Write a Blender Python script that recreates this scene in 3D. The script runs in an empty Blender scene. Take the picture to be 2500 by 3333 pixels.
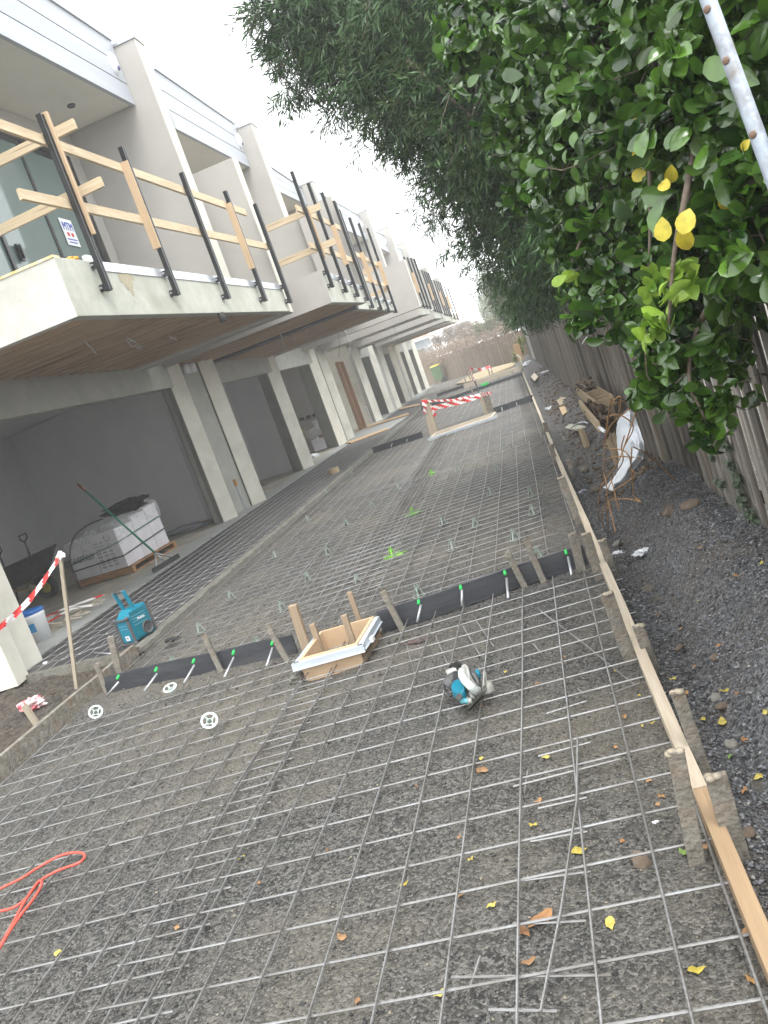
import bpy, math, random
import numpy as np
from mathutils import Vector, Matrix
random.seed(7); RS = np.random.RandomState(11)
SC = bpy.context.scene; COL = SC.collection
# ---------------------------------------------------------------- camera
H = 1.55
YAW, PITCH, ROLL = -0.20269169, 0.14597049, 0.34869417
FPX = 2740.0
def cam_axes():
    cy, sy, cp, sp = math.cos(YAW), math.sin(YAW), math.cos(PITCH), math.sin(PITCH)
    f = Vector((sy*cp, cy*cp, -sp)); r = Vector((cy, -sy, 0)); u = r.cross(f)
    c, s = math.cos(ROLL), math.sin(ROLL)
    return c*r - s*u, s*r + c*u, f
CR, CU, CF = cam_axes()
CP = Vector((0, 0, H))
cd = bpy.data.cameras.new('camera'); cam = bpy.data.objects.new('camera', cd); COL.objects.link(cam)
cam.matrix_world = Matrix(((CR.x, CU.x, -CF.x, 0), (CR.y, CU.y, -CF.y, 0), (CR.z, CU.z, -CF.z, H), (0, 0, 0, 1)))
cd.sensor_fit = 'VERTICAL'; cd.sensor_height = 24.0; cd.lens = 24.0*FPX/3333.0
cd.clip_start = 0.05; cd.clip_end = 400
SC.camera = cam
# ---------------------------------------------------------------- sky, sun, exposure
w = bpy.data.worlds.new("World"); SC.world = w; w.use_nodes = True
nt = w.node_tree; nt.nodes.clear()
SUN_EL, SUN_AZ = math.radians(58), math.radians(150)
sky = nt.nodes.new('ShaderNodeTexSky'); sky.sky_type = 'NISHITA'; sky.sun_disc = False
sky.sun_elevation = SUN_EL; sky.sun_rotation = SUN_AZ; sky.air_density = 1.0; sky.dust_density = 6.0; sky.ozone_density = 1.0
hs = nt.nodes.new('ShaderNodeHueSaturation'); hs.inputs['Saturation'].default_value = 0.12
mx = nt.nodes.new('ShaderNodeMixRGB'); mx.inputs[0].default_value = 0.75; mx.inputs[2].default_value = (15.5, 16.0, 16.1, 1)   # even cloud layer
bg = nt.nodes.new('ShaderNodeBackground'); bg.inputs['Strength'].default_value = 0.11
wo = nt.nodes.new('ShaderNodeOutputWorld')
nt.links.new(sky.outputs[0], hs.inputs['Color']); nt.links.new(hs.outputs[0], mx.inputs[1]); nt.links.new(mx.outputs[0], bg.inputs[0]); nt.links.new(bg.outputs[0], wo.inputs[0])
sl = bpy.data.lights.new('sun', 'SUN'); sl.energy = 1.5; sl.angle = math.radians(30); sl.color = (1, .985, .95)
so = bpy.data.objects.new('sun', sl); COL.objects.link(so)
sd = Vector((math.sin(SUN_AZ)*math.cos(SUN_EL), math.cos(SUN_AZ)*math.cos(SUN_EL), math.sin(SUN_EL)))
so.rotation_euler = sd.to_track_quat('Z', 'Y').to_euler(); so.location = (0, 0, 30)
SC.view_settings.view_transform = 'Standard'; SC.view_settings.look = 'None'
SC.view_settings.exposure = 1.0; SC.view_settings.gamma = 1
SC.cycles.max_bounces = 10; SC.cycles.diffuse_bounces = 8; SC.cycles.transparent_max_bounces = 12; SC.cycles.volume_bounces = 1
SC.cycles.use_denoising = True
# ---------------------------------------------------------------- where things stand: sight lines of the survey photo
KK = 2500.0/1659.0
def ray(x, y): return CF + CR*((x*KK-1250)/FPX) - CU*((y*KK-1666.5)/FPX)
def gz(x, y, z=0.0):
    d = ray(x, y); return CP + d*((z-H)/d.z)
def gx(x, y, X):
    d = ray(x, y); return CP + d*(X/d.x)
def gy(x, y, Y):
    d = ray(x, y); return CP + d*(Y/d.y)
# ---------------------------------------------------------------- materials
MATS = {}
def nodemat(name):
    m = bpy.data.materials.new(name); m.use_nodes = True; n = m.node_tree; b = n.nodes['Principled BSDF']; return m, n, b
def M(name, c1, c2=None, sc=6.0, rough=.8, bump=.0, bsc=60.0, metal=0.0, c3=None, sc3=1.2, amt3=.5, stretch=None, spec=.5, detail=6, thr=(.35, .65), coat=0, disp=.01):
    if name in MATS: return MATS[name]
    m, n, b = nodemat(name); L = n.links.new
    tc = n.nodes.new('ShaderNodeTexCoord'); mp = n.nodes.new('ShaderNodeMapping'); L(tc.outputs['Object'], mp.inputs[0])
    if stretch: mp.inputs['Scale'].default_value = stretch
    col = None
    if c2:
        t = n.nodes.new('ShaderNodeTexNoise'); t.inputs['Scale'].default_value = sc; t.inputs['Detail'].default_value = detail; t.inputs['Roughness'].default_value = .65
        L(mp.outputs[0], t.inputs['Vector'])
        r = n.nodes.new('ShaderNodeValToRGB'); r.color_ramp.elements[0].position = thr[0]; r.color_ramp.elements[1].position = thr[1]
        r.color_ramp.elements[0].color = (*c1, 1); r.color_ramp.elements[1].color = (*c2, 1); L(t.outputs[0], r.inputs[0]); col = r.outputs[0]
        if c3:
            t3 = n.nodes.new('ShaderNodeTexNoise'); t3.inputs['Scale'].default_value = sc3; t3.inputs['Detail'].default_value = 5
            L(mp.outputs[0], t3.inputs['Vector'])
            r3 = n.nodes.new('ShaderNodeValToRGB'); r3.color_ramp.elements[0].position = .48; r3.color_ramp.elements[1].position = .7
            r3.color_ramp.elements[0].color = (0, 0, 0, 1); r3.color_ramp.elements[1].color = (amt3, amt3, amt3, 1); L(t3.outputs[0], r3.inputs[0])
            x = n.nodes.new('ShaderNodeMixRGB'); L(r3.outputs[0], x.inputs[0]); L(col, x.inputs[1]); x.inputs[2].default_value = (*c3, 1); col = x.outputs[0]
        L(col, b.inputs['Base Color'])
    else: b.inputs['Base Color'].default_value = (*c1, 1)
    b.inputs['Roughness'].default_value = rough; b.inputs['Metallic'].default_value = metal; b.inputs['Specular IOR Level'].default_value = spec
    if coat: b.inputs['Coat Weight'].default_value = coat
    if bump:
        t2 = n.nodes.new('ShaderNodeTexNoise'); t2.inputs['Scale'].default_value = bsc; t2.inputs['Detail'].default_value = 5
        L(mp.outputs[0], t2.inputs['Vector'])
        bp = n.nodes.new('ShaderNodeBump'); bp.inputs['Strength'].default_value = bump; bp.inputs['Distance'].default_value = disp
        L(t2.outputs[0], bp.inputs['Height']); L(bp.outputs[0], b.inputs['Normal'])
    MATS[name] = m; return m
def wood(name, c1, c2, axis, c3=None, rough=.75, bump=.3, knots=.0):
    """sawn timber: streaked grain, darker blotches and a few knots along the given axis"""
    key = name+'_'+axis
    if key in MATS: return MATS[key]
    st = {'x': (.22, 5, 5), 'y': (5, .22, 5), 'z': (5, 5, .22)}[axis]; m = M(key, c1, c2, 9, rough, bump, 22, c3=c3, sc3=1.3, stretch=st, thr=(.36, .64), amt3=.85)
    n = m.node_tree; b = n.nodes['Principled BSDF']; L = n.links.new; src = b.inputs['Base Color'].links[0].from_socket
    mp = [q for q in n.nodes if q.type == 'MAPPING'][0]; v = n.nodes.new('ShaderNodeTexVoronoi'); v.inputs['Scale'].default_value = 2.2; L(mp.outputs[0], v.inputs['Vector'])
    r = n.nodes.new('ShaderNodeValToRGB'); r.color_ramp.elements[0].position = .06; r.color_ramp.elements[1].position = .13; r.color_ramp.elements[0].color = (.75, .75, .75, 1); r.color_ramp.elements[1].color = (0, 0, 0, 1); L(v.outputs['Distance'], r.inputs[0])
    x = n.nodes.new('ShaderNodeMixRGB'); L(r.outputs[0], x.inputs[0]); L(src, x.inputs[1]); x.inputs[2].default_value = (c1[0]*.4, c1[1]*.35, c1[2]*.3, 1); L(x.outputs[0], b.inputs['Base Color']); return m
def ground_mat(name, cd_, cl, cb, scale=55, bumpd=.02, blotch=1.1, amt=.6, rough=.85):
    """crushed rock: voronoi stones of varied grey, brown silt in patches"""
    m, n, b = nodemat(name); L = n.links.new
    tc = n.nodes.new('ShaderNodeTexCoord')
    nz = n.nodes.new('ShaderNodeTexNoise'); nz.inputs['Scale'].default_value = 9; nz.inputs['Detail'].default_value = 4; L(tc.outputs['Object'], nz.inputs['Vector'])
    ad = n.nodes.new('ShaderNodeMixRGB'); ad.blend_type = 'ADD'; ad.inputs[0].default_value = .06; L(tc.outputs['Object'], ad.inputs[1]); L(nz.outputs['Color'], ad.inputs[2])
    v = n.nodes.new('ShaderNodeTexVoronoi'); v.inputs['Scale'].default_value = scale; v.inputs['Randomness'].default_value = 1; L(ad.outputs[0], v.inputs['Vector'])
    r = n.nodes.new('ShaderNodeValToRGB'); e = r.color_ramp.elements; e[0].color = (*cd_, 1); e[1].color = (*cl, 1); e[0].position = .15; e[1].position = .95
    sep = n.nodes.new('ShaderNodeSeparateColor'); L(v.outputs['Color'], sep.inputs[0]); L(sep.outputs[0], r.inputs[0])
    f = n.nodes.new('ShaderNodeTexNoise'); f.inputs['Scale'].default_value = 160; f.inputs['Detail'].default_value = 4; L(tc.outputs['Object'], f.inputs['Vector'])
    fr = n.nodes.new('ShaderNodeValToRGB'); fr.color_ramp.elements[0].position = .3; fr.color_ramp.elements[1].position = .7; fr.color_ramp.elements[0].color = (.55, .55, .55, 1); fr.color_ramp.elements[1].color = (1.35, 1.33, 1.3, 1); L(f.outputs[0], fr.inputs[0])
    ml = n.nodes.new('ShaderNodeMixRGB'); ml.blend_type = 'MULTIPLY'; ml.inputs[0].default_value = 1; L(r.outputs[0], ml.inputs[1]); L(fr.outputs[0], ml.inputs[2])
    bn = n.nodes.new('ShaderNodeTexNoise'); bn.inputs['Scale'].default_value = blotch; bn.inputs['Detail'].default_value = 9; bn.inputs['Roughness'].default_value = .62; L(tc.outputs['Object'], bn.inputs['Vector'])
    br = n.nodes.new('ShaderNodeValToRGB'); br.color_ramp.elements[0].position = .43; br.color_ramp.elements[1].position = .62; br.color_ramp.elements[0].color = (0, 0, 0, 1); br.color_ramp.elements[1].color = (amt, amt, amt, 1); L(bn.outputs[0], br.inputs[0])
    x = n.nodes.new('ShaderNodeMixRGB'); L(br.outputs[0], x.inputs[0]); L(ml.outputs[0], x.inputs[1]); x.inputs[2].default_value = (*cb, 1)
    L(x.outputs[0], b.inputs['Base Color']); b.inputs['Roughness'].default_value = rough
    h1 = n.nodes.new('ShaderNodeMath'); h1.operation = 'MULTIPLY_ADD'; L(v.outputs['Distance'], h1.inputs[0]); h1.inputs[1].default_value = -.8; L(f.outputs[0], h1.inputs[2])
    bp = n.nodes.new('ShaderNodeBump'); bp.inputs['Strength'].default_value = .9; bp.inputs['Distance'].default_value = bumpd; L(h1.outputs[0], bp.inputs['Height']); L(bp.outputs[0], b.inputs['Normal'])
    MATS[name] = m; return m
def glass_mat(name, tint=(.55, .68, .66)):
    m, n, b = nodemat(name); b.inputs['Base Color'].default_value = (*tint, 1); b.inputs['Roughness'].default_value = .04; b.inputs['Transmission Weight'].default_value = .25; b.inputs['Specular IOR Level'].default_value = .8; MATS[name] = m; return m
def plastic_film(name, c=(.9, .92, .95), alpha=.45, rough=.12):
    m, n, b = nodemat(name); L = n.links.new; b.inputs['Base Color'].default_value = (*c, 1); b.inputs['Roughness'].default_value = rough; b.inputs['Specular IOR Level'].default_value = .8
    tc = n.nodes.new('ShaderNodeTexCoord'); t = n.nodes.new('ShaderNodeTexNoise'); t.inputs['Scale'].default_value = 9; t.inputs['Detail'].default_value = 6; t.inputs['Distortion'].default_value = 1.5; L(tc.outputs['Object'], t.inputs['Vector'])
    mr = n.nodes.new('ShaderNodeMapRange'); mr.inputs[1].default_value = .3; mr.inputs[2].default_value = .7; mr.inputs[3].default_value = alpha*.4; mr.inputs[4].default_value = min(1, alpha*1.6); L(t.outputs[0], mr.inputs[0]); L(mr.outputs[0], b.inputs['Alpha'])
    bp = n.nodes.new('ShaderNodeBump'); bp.inputs['Strength'].default_value = .8; bp.inputs['Distance'].default_value = .02; L(t.outputs[0], bp.inputs['Height']); L(bp.outputs[0], b.inputs['Normal'])
    MATS[name] = m; return m
def leaf_mat(name, c1, c2, rough=.35, trans=.15, spec=.5):
    m, n, b = nodemat(name); L = n.links.new
    at = n.nodes.new('ShaderNodeAttribute'); at.attribute_name = 'leafv'; at.attribute_type = 'GEOMETRY'
    r = n.nodes.new('ShaderNodeValToRGB'); r.color_ramp.elements[0].color = (*c1, 1); r.color_ramp.elements[1].color = (*c2, 1); L(at.outputs['Fac'], r.inputs[0])
    tc = n.nodes.new('ShaderNodeTexCoord'); t = n.nodes.new('ShaderNodeTexNoise'); t.inputs['Scale'].default_value = 30; t.inputs['Detail'].default_value = 3; L(tc.outputs['Object'], t.inputs['Vector'])
    hv = n.nodes.new('ShaderNodeHueSaturation'); mr = n.nodes.new('ShaderNodeMapRange'); mr.inputs[1].default_value = .3; mr.inputs[2].default_value = .7; mr.inputs[3].default_value = .75; mr.inputs[4].default_value = 1.25; L(t.outputs[0], mr.inputs[0]); L(mr.outputs[0], hv.inputs['Value']); L(r.outputs[0], hv.inputs['Color'])
    L(hv.outputs[0], b.inputs['Base Color']); b.inputs['Roughness'].default_value = rough; b.inputs['Specular IOR Level'].default_value = spec
    tr = n.nodes.new('ShaderNodeBsdfTranslucent'); L(hv.outputs[0], tr.inputs['Color']); ms = n.nodes.new('ShaderNodeMixShader'); ms.inputs[0].default_value = trans
    L(b.outputs[0], ms.inputs[1]); L(tr.outputs[0], ms.inputs[2]); L(ms.outputs[0], n.nodes['Material Output'].inputs['Surface'])
    MATS[name] = m; return m
# ---------------------------------------------------------------- mesh builder
class MB:
    def __init__(s): s.v = []; s.f = []; s.mi = []
    def add(s, vs, fs, mi=0):
        o = len(s.v); s.v += [tuple(v) for v in vs]; s.f += [tuple(i+o for i in f) for f in fs]; s.mi += [mi]*len(fs); return s
    def box(s, lo, hi, mi=0):
        x0, y0, z0 = lo; x1, y1, z1 = hi
        return s.hexa([(x0, y0, z0), (x1, y0, z0), (x1, y1, z0), (x0, y1, z0), (x0, y0, z1), (x1, y0, z1), (x1, y1, z1), (x0, y1, z1)], mi)
    def hexa(s, p, mi=0):
        return s.add(p, [(0, 3, 2, 1), (4, 5, 6, 7), (0, 1, 5, 4), (1, 2, 6, 5), (2, 3, 7, 6), (3, 0, 4, 7)], mi)
    def obox(s, c, size, mat=None, mi=0):
        hx, hy, hz = size[0]/2, size[1]/2, size[2]/2
        p = [Vector(q) for q in ((-hx, -hy, -hz), (hx, -hy, -hz), (hx, hy, -hz), (-hx, hy, -hz), (-hx, -hy, hz), (hx, -hy, hz), (hx, hy, hz), (-hx, hy, hz))]
        if mat is not None: p = [mat @ q for q in p]
        c = Vector(c); return s.hexa([q+c for q in p], mi)
    def beam(s, a, b, w, h, up=(0, 0, 1), mi=0, w2=None, h2=None):
        a, b = Vector(a), Vector(b); d = (b-a).normalized(); up = Vector(up)
        if abs(d.dot(up)) > .98: up = Vector((1, 0, 0))
        sx = d.cross(up).normalized(); uz = sx.cross(d); w2 = w2 or w; h2 = h2 or h
        P = []
        for c, ww, hh in ((a, w, h), (b, w2, h2)):
            P += [c-sx*ww/2-uz*hh/2, c+sx*ww/2-uz*hh/2, c+sx*ww/2+uz*hh/2, c-sx*ww/2+uz*hh/2]
        return s.add(P, [(0, 1, 2, 3), (7, 6, 5, 4), (0, 4, 5, 1), (1, 5, 6, 2), (2, 6, 7, 3), (3, 7, 4, 0)], mi)
    def tube(s, pts, r, n=8, mi=0, cap=True, r2=None):
        pts = [Vector(p) for p in pts]; N = len(pts); vs = []
        up = Vector((0, 0, 1)); pu = None
        for i, p in enumerate(pts):
            d = (pts[min(i+1, N-1)]-pts[max(i-1, 0)])
            d = d.normalized() if d.length > 1e-9 else Vector((0, 0, 1))
            if pu is None: pu = d.orthogonal().normalized()
            pu = (pu - d*pu.dot(d)); pu = pu.normalized() if pu.length > 1e-6 else d.orthogonal().normalized()
            q = d.cross(pu); rr = r if r2 is None else r+(r2-r)*i/max(1, N-1)
            for k in range(n):
                a = 2*math.pi*k/n; vs.append(p+(pu*math.cos(a)+q*math.sin(a))*rr)
        fs = [(i*n+k, i*n+(k+1) % n, (i+1)*n+(k+1) % n, (i+1)*n+k) for i in range(N-1) for k in range(n)]
        if cap: fs += [tuple(range(n-1, -1, -1)), tuple((N-1)*n+k for k in range(n))]
        return s.add(vs, fs, mi)
    def lathe(s, c, prof, n=24, mi=0, mat=None):
        c = Vector(c); vs = []
        for r, z in prof:
            for k in range(n):
                a = 2*math.pi*k/n; q = Vector((r*math.cos(a), r*math.sin(a), z))
                vs.append(c + (mat @ q if mat is not None else q))
        m = len(prof)
        return s.add(vs, [(i*n+k, i*n+(k+1) % n, (i+1)*n+(k+1) % n, (i+1)*n+k) for i in range(m-1) for k in range(n)], mi)
    def poly(s, pts, mi=0): return s.add(pts, [tuple(range(len(pts)))], mi)
    def prism(s, pts, vec, mi=0):
        n = len(pts); v = Vector(vec); P = [Vector(p) for p in pts]; Q = [p+v for p in P]
        fs = [tuple(range(n-1, -1, -1)), tuple(range(n, 2*n))]+[(i, (i+1) % n, n+(i+1) % n, n+i) for i in range(n)]
        return s.add(P+Q, fs, mi)
    def build(s, name, mat, parent=None, smooth=False, bevel=0, fix=True, origin=None):
        me = bpy.data.meshes.new(name)
        if parent is not None: o0 = Vector(WLOC[parent.name])
        elif origin is not None: o0 = Vector(origin)
        else:
            a = np.array(s.v); o0 = Vector(((a[:, 0].min()+a[:, 0].max())/2, (a[:, 1].min()+a[:, 1].max())/2, a[:, 2].min()))
        me.from_pydata([(v[0]-o0.x, v[1]-o0.y, v[2]-o0.z) for v in s.v], [], s.f)
        for q in (mat if isinstance(mat, (list, tuple)) else [mat]): me.materials.append(q)
        if len(me.materials) > 1: me.polygons.foreach_set('material_index', s.mi)
        if smooth: me.polygons.foreach_set('use_smooth', [True]*len(me.polygons))
        me.update()
        if fix:
            import bmesh
            bm = bmesh.new(); bm.from_mesh(me); bmesh.ops.recalc_face_normals(bm, faces=bm.faces)
            bm.to_mesh(me); bm.free()
        o = bpy.data.objects.new(name, me); COL.objects.link(o)
        if parent is not None: o.parent = parent; WLOC[o.name] = tuple(o0)
        else: o.location = o0; WLOC[o.name] = tuple(o0)
        if bevel:
            b = o.modifiers.new('bevel', 'BEVEL'); b.width = bevel; b.segments = 2; b.limit_method = 'ANGLE'
        return o
WLOC = {}
def thing(name, loc, label, cat, group=None):
    o = bpy.data.objects.new(name, None); COL.objects.link(o); o.location = loc; WLOC[o.name] = tuple(loc); o.empty_display_size = .1
    return tag(o, label, cat, group)
def tag(o, label=None, cat=None, group=None, kind=None):
    if label: o['label'] = label
    if cat: o['category'] = cat
    if group: o['group'] = group
    if kind: o['kind'] = kind
    return o
ORD = ['first', 'second', 'third', 'fourth', 'fifth', 'sixth', 'seventh', 'eighth', 'ninth', 'tenth', 'eleventh', 'twelfth', 'thirteenth', 'fourteenth', 'fifteenth', 'sixteenth', 'seventeenth', 'eighteenth', 'nineteenth', 'twentieth']
def npmesh(name, V, F, mat, parent=None, attr=None, smooth=False):
    """fast mesh from numpy arrays; F is (n,k)"""
    me = bpy.data.meshes.new(name); k = F.shape[1]
    o0 = np.array(WLOC[parent.name]) if parent is not None else np.zeros(3)
    me.vertices.add(len(V)); me.vertices.foreach_set('co', (V-o0).astype(np.float32).ravel())
    me.loops.add(F.size); me.loops.foreach_set('vertex_index', F.astype(np.int32).ravel())
    me.polygons.add(len(F)); me.polygons.foreach_set('loop_start', np.arange(0, F.size, k, dtype=np.int32)); me.polygons.foreach_set('loop_total', np.full(len(F), k, dtype=np.int32))
    if smooth: me.polygons.foreach_set('use_smooth', np.ones(len(F), dtype=bool))
    me.update(calc_edges=True)
    if attr is not None:
        a = me.attributes.new('leafv', 'FLOAT', 'POINT'); a.data.foreach_set('value', attr.astype(np.float32))
    me.materials.append(mat)
    o = bpy.data.objects.new(name, me); COL.objects.link(o)
    if parent is not None: o.parent = parent
    WLOC[o.name] = tuple(o0)
    return o
def vnoise(x, y, s, seed=0):
    """cheap smooth 2-D value noise (numpy)"""
    x = np.asarray(x, float)*s; y = np.asarray(y, float)*s
    xi = np.floor(x).astype(int); yi = np.floor(y).astype(int); fx = x-xi; fy = y-yi; fx = fx*fx*(3-2*fx); fy = fy*fy*(3-2*fy)
    def h(a, b):
        n = (a*374761393+b*668265263+seed*974634777) & 0xffffffff; n = ((n ^ (n >> 13))*1274126177) & 0xffffffff; return ((n ^ (n >> 16)) & 0xffff)/65535.0
    return (h(xi, yi)*(1-fx)+h(xi+1, yi)*fx)*(1-fy)+(h(xi, yi+1)*(1-fx)+h(xi+1, yi+1)*fx)*fy
# ---------------------------------------------------------------- shared materials
m_render = M('cement_render', (.33, .33, .30), (.40, .395, .36), 3, .9, .25, 90, c3=(.33, .34, .30), sc3=.8, amt3=.5, disp=.004)
m_paint = M('warm_grey_paint', (.37, .35, .325), (.40, .38, .355), 2, .85, .08, 120, c3=(.32, .305, .28), sc3=1.1, amt3=.45)
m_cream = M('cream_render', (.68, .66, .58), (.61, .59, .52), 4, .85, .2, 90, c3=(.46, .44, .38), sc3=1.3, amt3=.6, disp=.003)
m_raw = M('raw_render', (.50, .50, .44), (.41, .42, .365), 5.5, .92, .45, 35, c3=(.33, .33, .27), sc3=1.7, amt3=.75, disp=.004)
m_raw2 = M('raw_render_pale', (.64, .62, .58), (.54, .53, .49), 5, .92, .5, 24, c3=(.42, .43, .38), sc3=1.3, amt3=.5, disp=.006)
m_plaster = M('plasterboard_paint', (.80, .80, .82), (.85, .85, .86), 1.5, .8, .03, 200)
m_ceil = M('soffit_paint', (.66, .63, .56), (.7, .67, .6), 2, .8)
m_clad = M('blue_grey_cladding', (.36, .38, .42), (.41, .43, .46), 1.2, .5, .04, 150, stretch=(1, .3, 4))
m_flash = M('zinc_flashing', (.38, .4, .43), (.5, .52, .54), 3, .35, metal=.7)
m_slab = M('garage_slab', (.42, .39, .32), (.27, .25, .21), 2.2, .9, .3, 60, c3=(.44, .42, .36), sc3=1.4, amt3=.8)
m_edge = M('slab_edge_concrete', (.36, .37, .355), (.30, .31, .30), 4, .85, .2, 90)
m_joist = M('joist_timber', (.46, .33, .215), (.60, .46, .32), 5, .8, .25, 12, stretch=(.3, 6, 6), c3=(.16, .09, .05), sc3=3, amt3=.45)
m_steel_dk = M('painted_beam_steel', (.045, .04, .05), (.065, .055, .06), 4, .6)
m_black = M('black_powdercoat', (.006, .0065, .008), (.011, .012, .014), 6, .28, spec=.6)
m_alu = M('mill_aluminium', (.5, .52, .55), (.66, .68, .7), 5, .35, metal=.75, stretch=(1, .4, 1))
m_glass = glass_mat('door_glass', (.16, .22, .21)); m_white = M('white_plastic', (.78, .79, .82), None, rough=.35)
m_blackhole = M('black_rubber', (.02, .02, .02), (.035, .034, .034), 8, .7, .2, 60)
pine = lambda ax: wood('pine', (.60, .49, .34), (.50, .39, .25), ax, c3=(.38, .28, .17))
m_wire = M('white_cable', (.55, .55, .53), None, rough=.5)
SOF = 3.2
# ---------------------------------------------------------------- townhouses
FACT = {
 1: dict(f=(6.0, 13.55, 6.51, 6.885, 7.52, 7.87)), 2: dict(f=(15.3, 20.02, 6.93, 7.17, 7.97, 8.15)), 3: dict(f=(21.0, 25.8, 6.93, 7.17, 7.6, 7.68)),
 4: dict(f=(27.5, 37.6, 7.0, 7.45, 7.95, 8.5)), 5: dict(f=(41.2, 45.1, 7.5, 7.6, 8.28, 8.52)), 6: dict(f=(48.6, 52.6, 7.5, 7.6, 8.25, 8.55))}
HN = {1: 'nearest townhouse with timber joists bare under its big rendered balcony', 2: 'second townhouse along, with a dark steel beam under its balcony', 3: 'third townhouse along, balcony stepped back behind the second one',
      4: 'fourth townhouse along, past the bright gap with a bare pale wall', 5: 'fifth townhouse along, hazy, second last of the row', 6: 'farthest townhouse of the row, next to the wheelie bins'}
TH = {}
for k, d in FACT.items():
    y0, y1 = d['f'][:2]
    TH[k] = thing('townhouse', (-6.2, y0, 0), HN[k], 'house', 'grey rendered townhouses under construction along the driveway')
def wallq(name, pts, thick, m, par):
    """vertical wall slab from a polygon (front face pts), thickened by vec"""
    return MB().prism(pts, thick, 0).build(name, m, par)
for k, d in FACT.items():
    y0, y1, zb0, zb1, zt0, zt1 = d['f']; T = TH[k]; X = -4.3
    # three overlapping cladding boards with shadow gaps
    b = MB()
    for i in range(3):
        f0, f1 = i/3.0, (i+1)/3.0-.018*(i < 2)
        p = [(X, y0, zb0+(zt0-zb0)*f0), (X, y1, zb1+(zt1-zb1)*f0), (X, y1, zb1+(zt1-zb1)*f1), (X, y0, zb0+(zt0-zb0)*f1)]
        b.prism(p, (-.06, 0, 0))
    fas = b.build('fascia', m_clad, T)
    MB().prism([(X-.03, y0+.01, zb0+.01), (X-.03, y1-.01, zb1+.01), (X-.03, y1-.01, zt1-.01), (X-.03, y0+.01, zt0-.01)], (-.03, 0, 0)).build('fascia_backing', m_steel_dk, fas)
    MB().prism([(X+.03, y0-.02, zt0+.002), (X+.03, y1, zt1+.002), (X+.03, y1, zt1+.03), (X+.03, y0-.02, zt0+.03)], (-.2, 0, 0)).build('capping', m_flash, fas)
    b = MB(); b.prism([(X-.062, y0, zb0+.02), (X-.062, y1-.005, zb1+.02), (X-.062, y1-.005, zb1+.16), (X-.062, y0, zb0+.16)], (-6, 0, 0)); b.build('eaves_soffit', m_ceil, T)
    b = MB(); b.prism([(-4.5, y0, zb0+.17), (-4.5, y1-.01, zb1+.17), (-4.5, y1-.01, zt1-.02), (-4.5, y0, zt0-.02)], (-6, 0, 0)); b.build('roof', m_flash, T)
    # upper back wall with the balcony door opening behind it
    MB().prism([(-5.5, y0, 3.72), (-5.5, y1-.01, 3.72), (-5.5, y1-.01, zb1+.015), (-5.5, y0, zb0+.015)], (-.25, 0, 0)).build('upper_wall', m_paint, T)
    if k in (3, 4, 5, 6, 2):
        MB().prism([(X-.005, y0-.008, zb0), (X-.3, y0-.008, zb0), (X-.3, y0-.008, zt0), (X-.005, y0-.008, zt0)], (0, -.03, 0)).build('fascia_return', m_flash, T)
# party walls that rise between the units (blade walls with metal cap)
for k, ya, yb, zt, xo in ((1, 13.56, 13.92, 7.78, -3.95), (2, 20.03, 20.55, 8.05, -3.95), (4, 37.62, 38.2, 8.62, -3.95), (5, 45.12, 45.9, 8.85, -3.95), (6, 52.62, 53.3, 8.9, -3.95), (3, 25.82, 26.3, 7.75, -3.95)):
    pw = MB().box((-9, ya, 3.74), (xo, yb, zt)).build('party_wall', m_paint if k != 9 else m_cream, TH[k])
    MB().box((-9, ya-.02, zt+.002), (xo+.03, yb+.02, zt+.045)).build('wall_cap', m_flash, pw)
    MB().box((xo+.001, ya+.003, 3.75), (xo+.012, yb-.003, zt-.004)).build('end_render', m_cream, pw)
for k, y in ((2, 15.3), (3, 21.02), (4, 27.6), (5, 41.2), (6, 48.6)):
    zt = FACT[k]['f'][2]
    pw = MB().box((-9, y-.03, 3.74), (-5.02, y+.25, zt+.01)).build('party_wall', m_paint, TH[k])
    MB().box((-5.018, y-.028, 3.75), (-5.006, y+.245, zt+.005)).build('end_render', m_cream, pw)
# mass of the upper floor behind
for k, d in FACT.items():
    y0, y1 = d['f'][:2]; yn = {1: 15.0, 2: 20.9, 3: 27.4, 4: 41.0, 5: 48.4, 6: 55}[k]
    MB().box((-12.4, {1: 5, 4: 36.6}.get(k, y0+.02), 3.42), (-6.25, yn, 3.7)).build('floor_slab', m_render, TH[k])
# wall lights under the eaves
for k, y, z in ((1, 13.2, 7.42), (2, 19.75, 7.72), (4, 37.2, 8.05), (5, 44.7, 8.15)):
    t = thing('bulkhead_light', (-4.28, y, z), {1: 'white oval wall light at the right end of the nearest grey fascia', 2: 'white oval wall light at the right end of the second grey fascia', 4: 'small white wall light on the far fourth fascia', 5: 'tiny white wall light on the farthest visible fascia'}[k], 'light')
    b = MB()
    prof = [(0.0, .085), (.05, .08), (.085, .055), (.1, .02), (.1, 0)]
    R = Matrix.Rotation(math.radians(90), 3, 'Y')
    b.lathe((-4.3, y, z), prof, 20, mat=Matrix.Diagonal((1, 1, 1.7)) @ R); b.build('shade', m_white, t, smooth=True)
    b = MB(); b.lathe((-4.235, y+.0, z-.09), [(0, .03), (.03, .025), (.042, .0)], 14, mat=R); b.build('lens', M('dark_lens', (.1, .1, .22), None, rough=.1), t, smooth=True)
# downlight in the eaves
P = gz(154, 228, 6.72); b = MB(); b.lathe((P.x, P.y, 6.70), [(0, .0), (.05, .0), (.06, .012), (.06, .03)], 20)
tag(b.build('downlight', m_steel_dk, None), 'small round dark downlight hole in the cream eaves of the nearest unit', 'light')
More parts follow.
